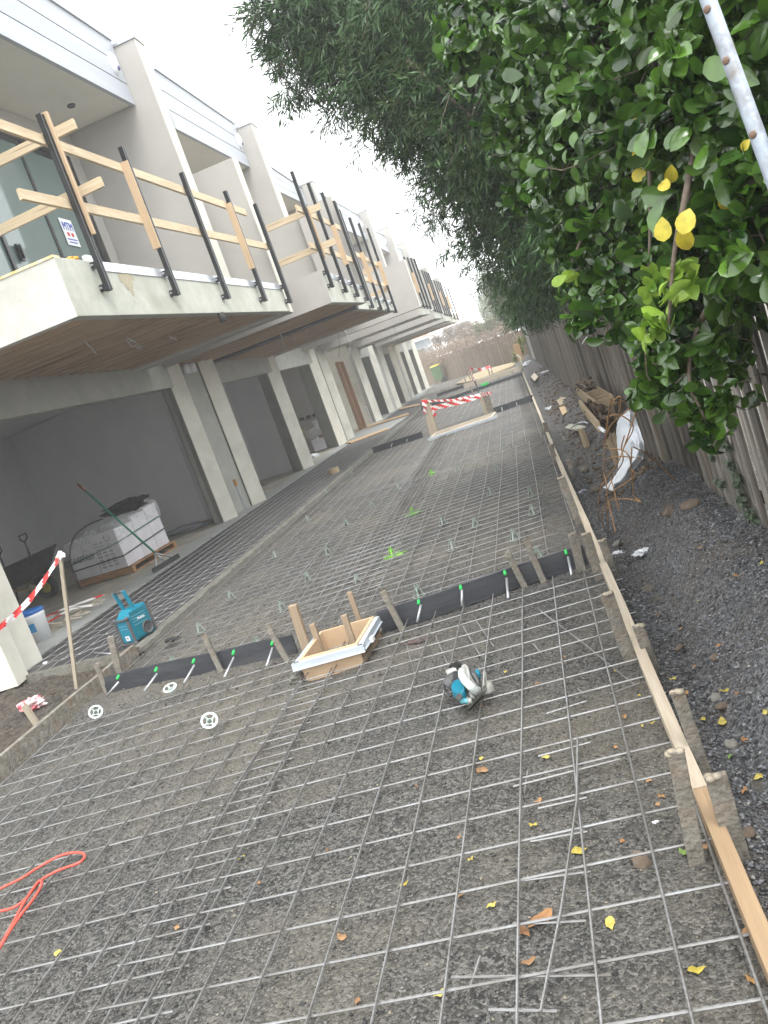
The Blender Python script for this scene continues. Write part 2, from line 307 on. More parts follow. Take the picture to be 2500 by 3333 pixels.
# sliding door of the nearest unit
T = thing('sliding_door', (-5.48, 11, 3.75), 'black framed sliding glass door on the nearest balcony', 'door')
ya, yb, za, zb = 8.2, 13.02, 3.74, 6.4
b = MB()
b.box((-5.495, ya, zb-.07), (-5.42, yb, zb)); b.box((-5.495, ya, za), (-5.42, yb, za+.06)); b.box((-5.495, yb-.2, za+.06), (-5.42, yb, zb-.07)); b.box((-5.495, ya, za+.06), (-5.42, ya+.08, zb-.07))
b.build('frame', m_black, T)
for i, (u, v, x) in enumerate(((ya+.08, 10.2, -5.47), (10.13, 11.55, -5.45), (11.48, yb-.2, -5.47))):
    f = MB(); f.box((x-.02, u, za+.062), (x+.02, u+.07, zb-.072)); f.box((x-.02, v-.07, za+.062), (x+.02, v, zb-.072)); f.box((x-.02, u+.07, za+.062), (x+.02, v-.07, za+.14)); f.box((x-.02, u+.07, zb-.14), (x+.02, v-.07, zb-.072))
    fo = f.build('door_leaf', m_black, T); MB().box((x-.006, u+.071, za+.141), (x+.006, v-.071, zb-.141)).build('pane', m_glass, fo)
hP = gx(41, 545, -5.42); b = MB(); b.box((-5.425, hP.y-.04, hP.z-.12), (-5.39, hP.y+.04, hP.z+.1)); b.box((-5.39, hP.y-.015, hP.z-.09), (-5.36, hP.y+.015, hP.z+.08)); b.build('handle', m_black, T)
c0 = gx(137, 488, -5.44); st = thing('window_sticker', (-5.44, c0.y, c0.z), 'white square sticker with blue letters on the glass door', 'sticker')
a = gx(126, 469, -5.44)
sy0, sy1, sz0, sz1 = a.y, a.y+.36, a.z-.40, a.z
MB().box((-5.452, sy0, sz0), (-5.446, sy1, sz1)).build('paper', m_white, st)
m_blue = M('blue_ink', (.03, .07, .42), None, rough=.5); m_red = M('red_ink', (.6, .03, .02), None, rough=.5)
def text_mesh(name, body, size, mat, loc, mtx, parent, extr=.002, width=None):
    cu = bpy.data.curves.new(name, 'FONT'); cu.body = body; cu.size = size; cu.extrude = extr; cu.align_x = 'CENTER'; cu.align_y = 'CENTER'
    ob = bpy.data.objects.new(name, cu); COL.objects.link(ob); dg = bpy.context.evaluated_depsgraph_get(); dg.update()
    me = bpy.data.meshes.new_from_object(ob.evaluated_get(dg)); bpy.data.objects.remove(ob)
    if width:
        xs = [v.co.x for v in me.vertices]; s = width/max(1e-6, max(xs)-min(xs))
        for v in me.vertices: v.co.x *= s
    me.materials.clear(); me.materials.append(mat)
    me.transform(Matrix.Translation(Vector(loc)-Vector(WLOC[parent.name])) @ mtx.to_4x4())
    o = bpy.data.objects.new(name, me); COL.objects.link(o); o.parent = parent; return o
# text facing +X: text x -> +Y, y -> +Z, z -> +X
FX = Matrix(((0, 0, 1), (1, 0, 0), (0, 1, 0)))
text_mesh('printed_letters', 'MTM', .17, m_blue, (-5.442, (sy0+sy1)/2, sz1-.12), FX, st, width=.28)
for u_ in (.09, .21): MB().box((-5.4455, sy0+u_, sz1-.26), (-5.443, sy0+u_+.065, sz1-.205)).build('red_square', m_red, st)
for u_, z_ in ((.04, .30), (.06, .345)): MB().box((-5.4455, sy0+u_, sz1-z_-.016), (-5.443, sy1-u_, sz1-z_)).build('blue_line', m_blue, st)
# ---------------------------------------------------------------- balconies
def balcony(k, near, far, ztn, ztf, xin, joist=True, split=None, leftmat=None):
    """near / far: (x, y) of the front edge corners; xin: how far back it goes"""
    T = TH[k]; (xn, yn), (xf, yf) = near, far; t = .14
    d = Vector((xf-xn, yf-yn, 0)).normalized(); nrm = Vector((-d.y, d.x, 0))  # inwards
    A = Vector((xn, yn, SOF)); B = Vector((xf, yf, SOF))
    bal = MB().hexa([A, B, B+nrm*t, A+nrm*t, (A.x, A.y, ztn), (B.x, B.y, ztf), (B.x+nrm.x*t, B.y+nrm.y*t, ztf), (A.x+nrm.x*t, A.y+nrm.y*t, ztn)]).build('balcony_front', m_raw, T, bevel=.008)
    # near side, rough cast
    s0 = MB().hexa([(xin, yn+.0, SOF+.001), (A.x-.003, yn+.0, SOF+.001), (A.x+nrm.x*t-.003, yn+.12, SOF+.001), (xin, yn+.12, SOF+.001), (xin, yn, ztn-.003), (A.x-.003, yn, ztn-.003), (A.x+nrm.x*t-.003, yn+.12, ztn-.003), (xin, yn+.12, ztn-.003)])
    s0.build('balcony_side', leftmat or m_raw2, T)
    s1 = MB().box((xin, yf-.12, SOF+.002), (B.x-t-.01, yf-.002, ztf-.003)); s1.build('balcony_side', m_raw2, T)
    MB().prism([(A.x-t-.02, yn+.13, ztn-.14), (B.x-t-.02, yf-.13, ztf-.14), (-5.5, yf-.13, ztf-.14), (-5.5, yn+.13, ztn-.14)], (0, 0, .05)).build('balcony_deck', m_edge, T)
    if joist:
        b = MB(); y = yn+.2
        while y < yf-.15:
            f = (y-yn)/(yf-yn); xr = xn+(xf-xn)*f-t-.01
            b.box((-6.28, y, SOF+.012), (xr, y+.045, SOF+.2)); y += .3
        b.build('joists', m_joist, T)
        MB().prism([(A.x-t-.02, yn+.14, SOF+.202), (B.x-t-.02, yf-.14, SOF+.202), (-6.28, yf-.14, SOF+.202), (-6.28, yn+.14, SOF+.202)], (0, 0, .02)).build('floor_sheet', m_joist, T)
    else:
        MB().prism([(A.x-t-.02, yn+.14, SOF+.03), (B.x-t-.02, yf-.14, SOF+.03), (-6.1, yf-.14, SOF+.03), (-6.1, yn+.14, SOF+.03)], (0, 0, .02)).build('soffit_sheet', m_render, T)
    return A, B, nrm
def P2(x, y): q = gz(x, y, SOF); return (q.x, q.y)
Q = lambda x, y: (597.3+x*.24, 398.2+y*.24)
BAL = {}
BAL[1] = balcony(1, P2(168, 683), P2(628, 672), 3.82, 3.67, -6.28)
BAL[2] = balcony(2, P2(718, 653), (-2.52, 18.1), 3.82, 3.56, -6.28, leftmat=m_paint)
BAL[3] = balcony(3, (-2.87, 18.3), P2(857, 671), 3.62, 3.44, -6.28, leftmat=m_paint)
BAL[4] = balcony(4, P2(*Q(1295, 1175)), P2(*Q(1390, 1165)), 3.78, 3.7, -6.1, joist=False, leftmat=m_paint)
q = P2(*Q(1430, 1205)); BAL[5] = balcony(5, q, (q[0]+.12, q[1]+2.2), 3.78, 3.72, -6.1, joist=False, leftmat=m_paint)
q = P2(*Q(1520, 1230)); BAL[6] = balcony(6, q, (q[0]+.15, q[1]+2.6), 3.78, 3.72, -6.1, joist=False, leftmat=m_paint)
BAL[7] = balcony(6, (-2.5, 45.5), (-2.3, 49.5), 3.7, 3.65, -6.1, joist=True, leftmat=m_paint)
# steel beam crossing under the second balcony, and the lintel at the corner
MB().box((-6.6, 17.93, SOF-.035), (-2.75, 18.285, SOF+.19)).build('steel_beam', m_steel_dk, TH[2])
# deck trims
def trim(k, y0, y1):
    A, B, n = BAL[k]; f0 = (y0-A.y)/(B.y-A.y); f1 = (y1-A.y)/(B.y-A.y); zt = lambda f: {1: (3.82, 3.67), 2: (3.82, 3.56), 3: (3.62, 3.44)}[k][0]*(1-f)+{1: (3.82, 3.67), 2: (3.82, 3.56), 3: (3.62, 3.44)}[k][1]*f
    a = A.lerp(B, f0); b = A.lerp(B, f1); o = -n*.012
    MB().hexa([(a.x+o.x, a.y, zt(f0)-.1), (b.x+o.x, b.y, zt(f1)-.1), (b.x+n.x*.1, b.y, zt(f1)-.1), (a.x+n.x*.1, a.y, zt(f0)-.1),
               (a.x+o.x, a.y, zt(f0)+.004), (b.x+o.x, b.y, zt(f1)+.004), (b.x+n.x*.1, b.y, zt(f1)+.004), (a.x+n.x*.1, a.y, zt(f0)+.004)]).build('deck_angle', m_alu, TH[k])
trim(1, 9.0, 14.4); trim(2, 15.9, 17.9); trim(3, 20.8, 23.2)
# yellow waterproof edge strip + foam scraps on the near corner
A, B, n = BAL[1]
MB().box((-6.28, A.y-.012, 3.815), (A.x, A.y+.12, 3.84)).build('edge_tape', M('yellow_board_edge', (.7, .5, .2), (.8, .72, .5), 9, .7), TH[1])
# privacy screens between balconies
def screen(k, y, x0, x1, zt, zb=3.2, th=.32, m=None):
    s = MB().box((x0, y, zb), (x1, y+th, zt)).build('privacy_wall', m_paint, TH[k])
    MB().box((x1+.001, y+.004, zb+.01), (x1+.012, y+th-.004, zt-.003)).build('end_render', m_cream, s)
screen(1, 14.56, -6.24, -3.37, 5.9)
screen(2, 18.3, -6.24, -2.89, 5.47, 3.66)
screen(2, 18.12, -3.3, -2.5, 5.49, 3.3, .17)
screen(4, 27.0, -6.24, -2.22, 4.83, 3.3); screen(4, 31.2, -6.24, -2.24, 5.3, 3.3); screen(5, 37.6, -6.24, -2.3, 5.5); screen(6, 44.3, -6.24, -2.3, 5.5, 3.3)
# ---------------------------------------------------------------- ground floor: headers along the front, piers, cross walls
SLO = 0.0
def header(k, y0, y1, zb=2.76, zt=3.42, x=-6.3, th=.25, m=None): MB().hexa([(x-th, y0, zb-.06), (x, y0, zb-.06), (x, y1, zb+.05), (x-th, y1, zb+.05), (x-th, y0, zt), (x, y0, zt), (x, y1, zt), (x-th, y1, zt)]).build('garage_lintel', m or m_render, TH[k])
def pier(k, yk, w=.22, x=-6.12, zt=3.36, nib=(-.62, .62), m=None):
    """splayed pier: pale end face, darker return running back into the garage"""
    a = (x-.26, yk-.12); c = (x, yk+w*.35); 
    pts = [(x-.24, yk-.05, 0), (x-.02, yk+w, 0), (x-.3, yk+w+.25, 0), (x+nib[0]-.05, yk+nib[1]+.3, 0), (x+nib[0]-.1, yk+nib[1], 0)]
    p = MB().prism(pts, (0, 0, zt), 0).build('pier', m_render, TH[k])
    q = [Vector(pts[0]), Vector(pts[1])]; d = (q[1]-q[0]).normalized(); nn = Vector((d.y, -d.x, 0))*.012
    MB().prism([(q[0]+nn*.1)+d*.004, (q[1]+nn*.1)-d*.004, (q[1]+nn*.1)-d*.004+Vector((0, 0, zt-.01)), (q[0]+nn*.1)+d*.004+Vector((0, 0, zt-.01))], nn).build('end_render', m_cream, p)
def cross(k, pts, zt=3.38, m=None, th=.2):
    b = MB()
    for (x0, y0), (x1, y1) in zip(pts, pts[1:]):
        b.prism([(x0, y0, 0), (x1, y1, 0), (x1, y1, zt), (x0, y0, zt)], (0, th, 0))
    b.build('cross_wall', m or m_plaster, TH[k])
header(1, 7.4, 15.75); pier(1, 15.78, .22); cross(1, [(-6.7, 16.65), (-7.4, 17.5), (-12.2, 19.3)])
pier(2, 17.2, .3, x=-5.95, nib=(-.9, .85)); header(2, 17.5, 22.8, 2.76, 3.5, x=-6.25); pier(2, 22.55, .4); cross(2, [(-6.7, 23.6), (-8.2, 24.3), (-12.2, 24.6)])
header(3, 22.95, 27.8, 2.85, 3.55, x=-6.25); pier(3, 27.7, .4, nib=(-.8, 1.0)); cross(3, [(-6.9, 30.55), (-12.2, 30.8)], m=m_paint)
pier(3, 29.4, .3, x=-6.15, nib=(-.3, .35))
MB().box((-12.2, 36.4, 0), (-6.25, 36.65, 3.5)).build('courtyard_wall', m_cream, TH[4]); pier(4, 36.0, .45, nib=(-.5, .7))
header(4, 27.2, 36.0, 3.5, 3.75, x=-6.0, th=.5)
header(4, 36.4, 42.0, 2.85, 3.7); pier(4, 40.2, .45, zt=3.7, nib=(-.7, 1)); cross(4, [(-6.9, 41.6), (-12.2, 41.8)])
pier(5, 42.25, .3, x=-6.0, zt=3.7); header(5, 42.5, 49, 2.85, 3.7); pier(5, 47.2, .5, zt=3.7, nib=(-.7, 1.0)); cross(5, [(-6.9, 48.5), (-12.2, 48.7)])
pier(6, 49.3, .3, x=-6.05, zt=3.7); header(6, 49.6, 59.4, 2.85, 3.7); pier(6, 54.0, .6, zt=3.7, nib=(-.8, 1.2)); cross(6, [(-7, 55.5), (-12.2, 55.7)]); pier(6, 59.3, .6, zt=3.7, nib=(-.8, 1.2)); cross(6, [(-7, 60.6), (-12.2, 60.8)])
MB().box((-12.6, 5.0, 0), (-12.3, 61.5, 7.4)).build('rear_wall', m_plaster, TH[1])
MB().box((-12.3, 6.9, 0), (-6.45, 7.15, 3.38)).build('cross_wall', m_plaster, TH[1])
MB().box((-6.4, 49.5, 3.7), (-6.1, 61.4, 3.9)).box((-12.2, 49.5, 3.7), (-6.4, 61.4, 3.8)).build('floor_slab', m_render, TH[6])
MB().box((-12.3, 5.0, 3.4), (-6.3, 30.7, 3.41)).build('ceiling_lining', m_plaster, TH[1])
MB().box((-12.3, 36.7, 3.4), (-6.3, 61, 3.41)).build('ceiling_lining', m_plaster, TH[4])
for k_, ya_, yb_, xa_, xb_, zz_ in ((1, 16.02, 17.16, -6.36, -6.22, 3.36), (4, 40.75, 42.2, -6.3, -6.2, 3.6), (5, 47.8, 49.25, -6.3, -6.2, 3.6)):
    MB().prism([(xa_, ya_, 0), (xb_, yb_, 0), (xb_-.3, yb_, 0), (xa_-.3, ya_, 0)], (0, 0, zz_)).build('recess_wall', m_render, TH[k_])
# bin room wall patch, sockets, timber jamb, downpipes
for a, c in (((649, 711), 0), ((692, 697), 0), ((733, 683), 0)):
    p = gy(431.3+a[0]*.34, 663.6+a[1]*.34, 30.53)
    tag(MB().box((p.x-.09, p.y-.03, p.z-.06), (p.x+.09, p.y, p.z+.06)).build('socket_box', m_blackhole, None), 'black empty socket box in the grey garage wall, '+('leftmost' if a[0] == 649 else 'middle one' if a[0] == 692 else 'rightmost')+' of the three', 'socket')
j = MB().box((-6.6, 33.0, 0), (-6.45, 33.7, 2.85)).box((-6.62, 33.2, 0), (-6.3, 33.28, 2.8)); tag(j.build('door_jamb', wood('jamb', (.30, .17, .09), (.22, .12, .06), 'z'), TH[4]))
for y, x in ((16.35, -6.16), (16.62, -6.13)):
    MB().tube([(x, y, 3.2), (x, y, 3.0)], .07, 12).build('downpipe', m_white, TH[1], smooth=True)
MB().tube([(-6.3, 30.4, 3.4), (-6.3, 30.4, 3.1)], .08, 12).build('downpipe', m_white, TH[3], smooth=True)
pp = gz(497, 1100); MB().tube([(-6.12, 16.5, .02), (-6.12, 16.5, .55)], .025, 10).build('capped_pipe', m_flash, TH[1]); MB().tube([(-6.12, 16.5, .55), (-6.12, 16.5, .7)], .035, 10).build('tap', M('brass', (.5, .28, .1), None, rough=.35, metal=.9), TH[1])
MB().tube([(-6.6, 36.36, .02), (-6.6, 36.36, .75), (-6.75, 36.36, .78)], .03, 8).build('waste_pipe', m_white, TH[4])
# nearest pier at left edge of frame
b = MB().prism([(-6.4, 7.04, 0), (-5.42, 7.04, 0), (-5.46, 7.3, 0), (-6.4, 7.3, 0)], (0, 0, 3.19)); b.build('pier', m_cream, TH[1])
b = MB().prism([(-6.4, 7.31, 0), (-5.73, 7.31, 0), (-5.70, 7.93, 0), (-6.4, 7.93, 0)], (0, 0, 3.18)); b.build('pier', m_cream, TH[1])
# hanging cables under the balconies
def cable(x, y, pts, label, n=1, r=.006, m=None):
    b = MB(); P0 = gz(*pts[0], SOF+.1); 
    P = [gy(p[0], p[1], P0.y) for p in pts]
    P[0] = P0
    cu = []
    for i in range(len(P)-1):
        for t in range(6): cu.append(P[i].lerp(P[i+1], t/6.0)+Vector((math.sin(i*2+t)*.01, 0, 0)))
    cu.append(P[-1]); b.tube(cu, r, 6); tag(b.build('hanging_cable', m or m_wire, None, smooth=True), label, 'cable')
Z3 = lambda x, y: (530.8+x*.3600, 331.8+y*.36)
cable(0, 0, [Z3(195, 1030), Z3(215, 1100), Z3(235, 1170), Z3(258, 1260)], 'thin white cable dangling longest under the second balcony')
cable(0, 0, [Z3(272, 1045), Z3(290, 1090), Z3(296, 1130)], 'short white cable hanging beside the dark steel beam')
cable(0, 0, [Z3(348, 1015), Z3(365, 1050), Z3(366, 1085)], 'short pale cable hooked under the dark steel beam, right of two')
cable(0, 0, [Z3(548, 1075), Z3(565, 1120), Z3(562, 1170), Z3(557, 1225)], 'black cable dangling in front of the bare pale wall', m=m_black)
cable(0, 0, [Z3(595, 1060), Z3(628, 1130), Z3(625, 1190), Z3(605, 1225)], 'grey curled cable right of the black one')
cable(0, 0, [Z3(885, 1040), Z3(905, 1090), Z3(915, 1120), Z3(900, 1115)], 'looped cable under the fourth balcony', m=m_black)
z2 = lambda x, y: (x*.4, 530.9+y*.4)
for L_, lab in (([(690, 495), (735, 525), (765, 550), (720, 545), (680, 510)], 'bunched white cable tied under the nearest balcony joists'), ([(460, 515), (500, 560), (520, 585)], 'straight white cable end under the nearest joists'), ([(915, 485), (955, 510)], 'small white cable end farther along the nearest joists')):
    P = [gz(*z2(*q), SOF-.02) for q in L_]; cu = [P[i].lerp(P[i+1], t/5.0)-Vector((0, 0, .02*math.sin(t))) for i in range(len(P)-1) for t in range(5)]+[P[-1]]
    tag(MB().tube(cu, .009, 6).build('hanging_cable', m_wire, None, smooth=True), lab, 'cable')
# black stub pipe under balcony
a = gz(*z2(1190, 362), SOF); tag(MB().tube([a, a-Vector((0, 0, .13))], .045, 14).build('drain_stub', m_blackhole, None, smooth=True), 'short black drain pipe poking below the nearest balcony', 'pipe')
# ---------------------------------------------------------------- ground
m_gravel = ground_mat('crushed_rock', (.042, .041, .040), (.205, .198, .185), (.20, .178, .14), 95, .018, .55, .7)
m_heap = ground_mat('rock_heap', (.045, .047, .051), (.25, .253, .262), (.12, .09, .065), 80, .02, 1.3, .5)
m_dirt = ground_mat('clay_dirt', (.05, .043, .037), (.13, .115, .095), (.14, .09, .055), 30, .03, .9, .6)
m_far = ground_mat('far_ground', (.10, .095, .085), (.22, .21, .19), (.2, .17, .12), 10, .02, .3, .6)
def zheap(x, y):
    x = np.asarray(x, float); y = np.asarray(y, float)
    k = np.clip((x-.32)/.5, 0, 1); k = k*k*(3-2*k)
    amp = .10+.16*np.exp(-((y-4.6)/1.1)**2)+.13*np.exp(-((y-2.6)/1.2)**2)+.12*np.exp(-((y-6.3)/.7)**2)+.06*np.exp(-((y-9.5)/2.0)**2)+.05*np.exp(-((y-14)/3.0)**2)
    rough = (vnoise(x, y, 2.3, 5)-.5)*.07+(vnoise(x, y, 7, 6)-.5)*.04+(vnoise(x, y, 19, 7)-.5)*.02
    hole = -.12*np.exp(-(((x-.52)/.16)**2+((y-8.9)/.5)**2))
    rough = rough+.10*np.exp(-((x-.62)/.14)**2-((y-5.1)/.7)**2)+.08*np.exp(-((x-.7)/.15)**2-((y-3.1)/.5)**2)-.05*np.exp(-((x-.33)/.1)**2)*(.5+vnoise(x, y, 1.7, 22))
    return -.075+.02*vnoise(x, y, 1.1, 15)+k*(amp+.05)+rough*np.clip((x-.16)/.15, 0, 1)+hole
def zdrive(x, y):
    return -.052+(vnoise(x, y, .7, 1)-.5)*.035+(vnoise(x*2.2, y*.6, 1, 12)-.5)*.02+(vnoise(x, y, 4, 2)-.5)*.022+(vnoise(x, y, 14, 3)-.5)*.008+(vnoise(x, y, 40, 4)-.5)*.004
def zleft(x, y):
    return -.03+(vnoise(x, y, 1.5, 8)-.5)*.05+(vnoise(x, y, 6, 9)-.5)*.04+(vnoise(x, y, 20, 10)-.5)*.02
def sheet(name, xs, ys, zf, mat, kind='structure'):
    X, Y = np.meshgrid(xs, ys); Z = zf(X, Y); V = np.stack([X, Y, Z], -1).reshape(-1, 3); nx = len(xs); ny = len(ys)
    i = np.arange((nx-1)*(ny-1)); r = i//(nx-1); c = i % (nx-1); a = r*nx+c
    o = npmesh(name, V, np.stack([a, a+1, a+nx+1, a+nx], 1), mat, smooth=True); return tag(o, kind=kind)
gl = lambda a, b, s: np.arange(a, b+s*.5, s)
sheet('driveway_ground', gl(-3.98, .14, .035), np.concatenate([gl(-1, 8, .035), gl(8.05, 20, .1), gl(20.2, 46, .4)]), zdrive, m_gravel)
sheet('verge_ground', gl(.14, 1.4, .03), np.concatenate([gl(-1, 12, .03), gl(12.1, 30, .12), gl(30.4, 60, .5)]), zheap, m_heap)
sheet('yard_ground', gl(-9, -3.98, .05), gl(-1, 7.2, .05), zleft, m_dirt)
MB().prism([(-120, -30, -.13), (120, -30, -.13), (120, 260, -.13), (-120, 260, -.13)], (0, 0, -.5)).build('ground', m_far, None)['kind'] = 'structure'
MB().box((-12.4, 7.2, -.12), (-6.42, 61, .0)).build('garage_floor', m_slab, None)['kind'] = 'structure'
MB().box((-6.419, 7.5, -.12), (-5.93, 61, .003)).build('apron', m_edge, None)['kind'] = 'structure'
# membrane strip with thin mesh between apron and kerb
m_memb = M('dark_membrane', (.032, .032, .036), (.055, .053, .055), 5, .55, .35, 30, c3=(.13, .125, .12), sc3=1.5, amt3=.45, disp=.01)
MB().prism([(-5.94, 7.5, -.1), (-5.6, 7.42, -.1), (-4.14, 7.0, -.1), (-4.14, 46, -.1), (-5.94, 46, -.1)], (0, 0, .096)).build('membrane_strip', m_memb, None)['kind'] = 'structure'
m_kerb = M('rough_kerb', (.17, .165, .14), (.11, .105, .09), 9, .95, .9, 40, c3=(.12, .11, .09), sc3=4, amt3=.6, disp=.02)
b = MB(); ys = np.arange(6.9, 46, .12); prev = None
for y in ys:
    x0 = -4.15+(random.random()-.5)*.02; x1 = -4.01+(random.random()-.5)*.035; z = .03+(random.random()-.5)*.02; cur = [(x0, y, -.1), (x1, y, -.1), (x1-.02, y, z-.02), (x1-.05, y, z), (x0+.02, y, z), (x0, y, z-.03)]
    if prev: 
        for i in range(6): b.add([prev[i], prev[(i+1) % 6], cur[(i+1) % 6], cur[i]], [(0, 1, 2, 3)])
    prev = cur
b.add(b.v[:6] and [(-4.15, 6.9, -.1), (-3.98, 6.9, -.1), (-4.0, 6.9, .045), (-4.13, 6.9, .05)], [(0, 1, 2, 3)])
b.build('kerb', m_kerb, None)['kind'] = 'structure'
b = MB(); prev = None
for i in range(26):
    f = i/25.0; x = -5.75+1.62*f; y = 7.42-.45*f; j = (random.random()-.5)*.03; cur = [(x, y-.13+j, -.1), (x, y, -.1), (x, y-.01, .03+j*.4), (x, y-.09+j, .035+j*.5)]
    if prev:
        for q in range(4): b.add([prev[q], prev[(q+1) % 4], cur[(q+1) % 4], cur[q]], [(0, 1, 2, 3)])
    prev = cur
b.build('kerb_return', m_kerb, None)['kind'] = 'structure'
# ---------------------------------------------------------------- loose stones (nobody could count them)
def stones(name, n, xr, yr, zf, s0, s1, mat, label, ypow=1.6, seed=3, keep=None, sink=.3):
    R = np.random.RandomState(seed)
    x = R.uniform(xr[0], xr[1], n); y = yr[0]+(yr[1]-yr[0])*R.rand(n)**ypow
    if keep is not None:
        k = keep(x, y) > R.rand(n); x = x[k]; y = y[k]; n = len(x)
    s = s0+(s1-s0)*R.rand(n)**3; z = zf(x, y)+s*(.5-sink)
    base = np.array([(1, 0, 0), (0, 1, 0), (-1, 0, 0), (0, -1, 0), (0, 0, .75), (0, 0, -.75), (.65, .6, .4), (-.6, -.6, .4)], float)[:6]
    F = np.array([(0, 1, 4), (1, 2, 4), (2, 3, 4), (3, 0, 4), (1, 0, 5), (2, 1, 5), (3, 2, 5), (0, 3, 5)])
    V = base[None]*(1+(R.rand(n, 6, 3)-.5)*.9)+(R.rand(n, 6, 3)-.5)*.5
    V = V*np.stack([R.uniform(.6, 1.2, n), R.uniform(.6, 1.2, n), R.uniform(.4, .8, n)], 1)[:, None]
    a = R.rand(n)*6.283; ca, sa = np.cos(a), np.sin(a)
    X = V[..., 0]*ca[:, None]-V[..., 1]*sa[:, None]; Y = V[..., 0]*sa[:, None]+V[..., 1]*ca[:, None]
    V = np.stack([X, Y, V[..., 2]], -1)*s[:, None, None]*.5+np.stack([x, y, z], -1)[:, None]
    FF = (F[None]+(np.arange(n)*6)[:, None, None]).reshape(-1, 3)
    o = npmesh(name, V.reshape(-1, 3), FF, mat, attr=np.repeat(R.rand(n), 6)); tag(o, label, 'gravel', kind='stuff'); return o
def stone_mat(name, c1, c2, c3):
    m, n, b = nodemat(name); at = n.nodes.new('ShaderNodeAttribute'); at.attribute_name = 'leafv'
    r = n.nodes.new('ShaderNodeValToRGB'); e = r.color_ramp.elements; e[0].color = (*c1, 1); e[1].color = (*c2, 1); e.new(.93).color = (*c2, 1); e.new(.97).color = (*c3, 1)
    n.links.new(at.outputs['Fac'], r.inputs[0]); n.links.new(r.outputs[0], b.inputs['Base Color']); b.inputs['Roughness'].default_value = .8; return m
m_st = stone_mat('stone_greys', (.025, .025, .027), (.17, .165, .16), (.28, .24, .18)); m_st2 = stone_mat('stone_blue_greys', (.035, .037, .043), (.25, .255, .275), (.36, .34, .31))
stones('gravel', 75000, (-3.2, .13), (1.2, 7.5), zdrive, .003, .016, m_st, 'fine dark crushed rock scattered between the mesh bars of the driveway', 1.5, 3)
stones('gravel', 9000, (-3.98, .13), (5, 14), zdrive, .008, .028, m_st, 'coarser dark crushed rock on the middle stretch of driveway', 1.2, 4)
stones('gravel', 52000, (.17, .98), (1.2, 9), zheap, .004, .024, m_st2, 'blue grey crushed rock heaped along the paling fence', 1.5, 5)
m_clod = stone_mat('clods', (.09, .06, .04), (.16, .115, .08), (.2, .15, .1))
stones('clay_clods', 3600, (.3, .98), (7, 30), zheap, .01, .085, m_clod, 'brown clay clods and rubble tumbled along the foot of the fence', 1.5, 6)
stones('clay_clods', 5000, (-8, -4.05), (2.5, 7.2), zleft, .006, .035, stone_mat('soil', (.045, .04, .035), (.13, .12, .1), (.2, .18, .15)), 'loose dark soil crumbs left of the left formwork board', 1, 7)
# individual bigger rocks
m_rock = M('field_stone', (.12, .085, .06), (.19, .15, .12), 12, .9, .6, 40)
m_rockp = M('pale_stone', (.2, .19, .175), (.29, .27, .24), 12, .9, .4, 40)
def rock(px, py, s, label, m=m_rock, flat=.65, zf=zheap, seed=0):
    R = random.Random(seed+int(px)); p = gz(px, py, .05)
    for _ in range(4): p = gz(px, py, float(zf(p.x, p.y)))
    import bmesh
    bm = bmesh.new(); bmesh.ops.create_icosphere(bm, subdivisions=2, radius=s/2)
    ph = [R.random()*6 for _ in range(4)]
    for v in bm.verts:
        f = 1+.22*math.sin(v.co.x*9/s*.5+ph[0])*math.cos(v.co.y*7/s*.5+ph[1])+R.uniform(-.09, .09); v.co *= f; v.co.z *= flat; v.co.x *= 1.2
    me = bpy.data.meshes.new('rock'); bm.to_mesh(me); bm.free(); me.materials.append(m)
    o = bpy.data.objects.new('rock', me); COL.objects.link(o); o.location = (p.x, p.y, p.z+s*flat*.25); o.rotation_euler = (R.uniform(-.3, .3), R.uniform(-.3, .3), R.random()*6); tag(o, label, 'rock'); return o
R1 = lambda x, y: (1128+.32*x, 730+.32*y); R3 = lambda x, y: (1128.2+.4*x, 1327.2+.4*y)
for a, s, l, m in ((R1(1000, 1180), .1, 'largest brown rock on the slope of the grey heap', m_rock), (R1(1135, 1140), .09, 'brown clay lump at the foot of the fence beside a loose paling offcut', m_rock), (R1(640, 1400), .06, 'flat pale brown stone next to the form board under the rusty bars', m_rockp),
    (R3(1050, 455), .045, 'pale angular stone between two yellow leaves', m_rockp), (R3(1085, 505), .045, 'brownish stone just below the pale angular one', m_rock), (R3(1130, 715), .05, 'pinkish flat stone below the large yellow leaf', m_rockp), (R3(645, 1340), .055, 'brown crumbly clod half under a mesh bar near the form board', m_rock),
    (R3(845, 190), .04, 'round brown stone beside the form board near the upper peg', m_rock), (R3(1045, 240), .04, 'small brown stone near the top of the leaf litter', m_rock), (R3(1225, 1190), .04, 'dark brown pebble right of the dark timber peg', m_rock)):
    rock(*a, s, l, m, zf=zheap if a[0] > 1450 or a[1] < 1250 else zdrive)
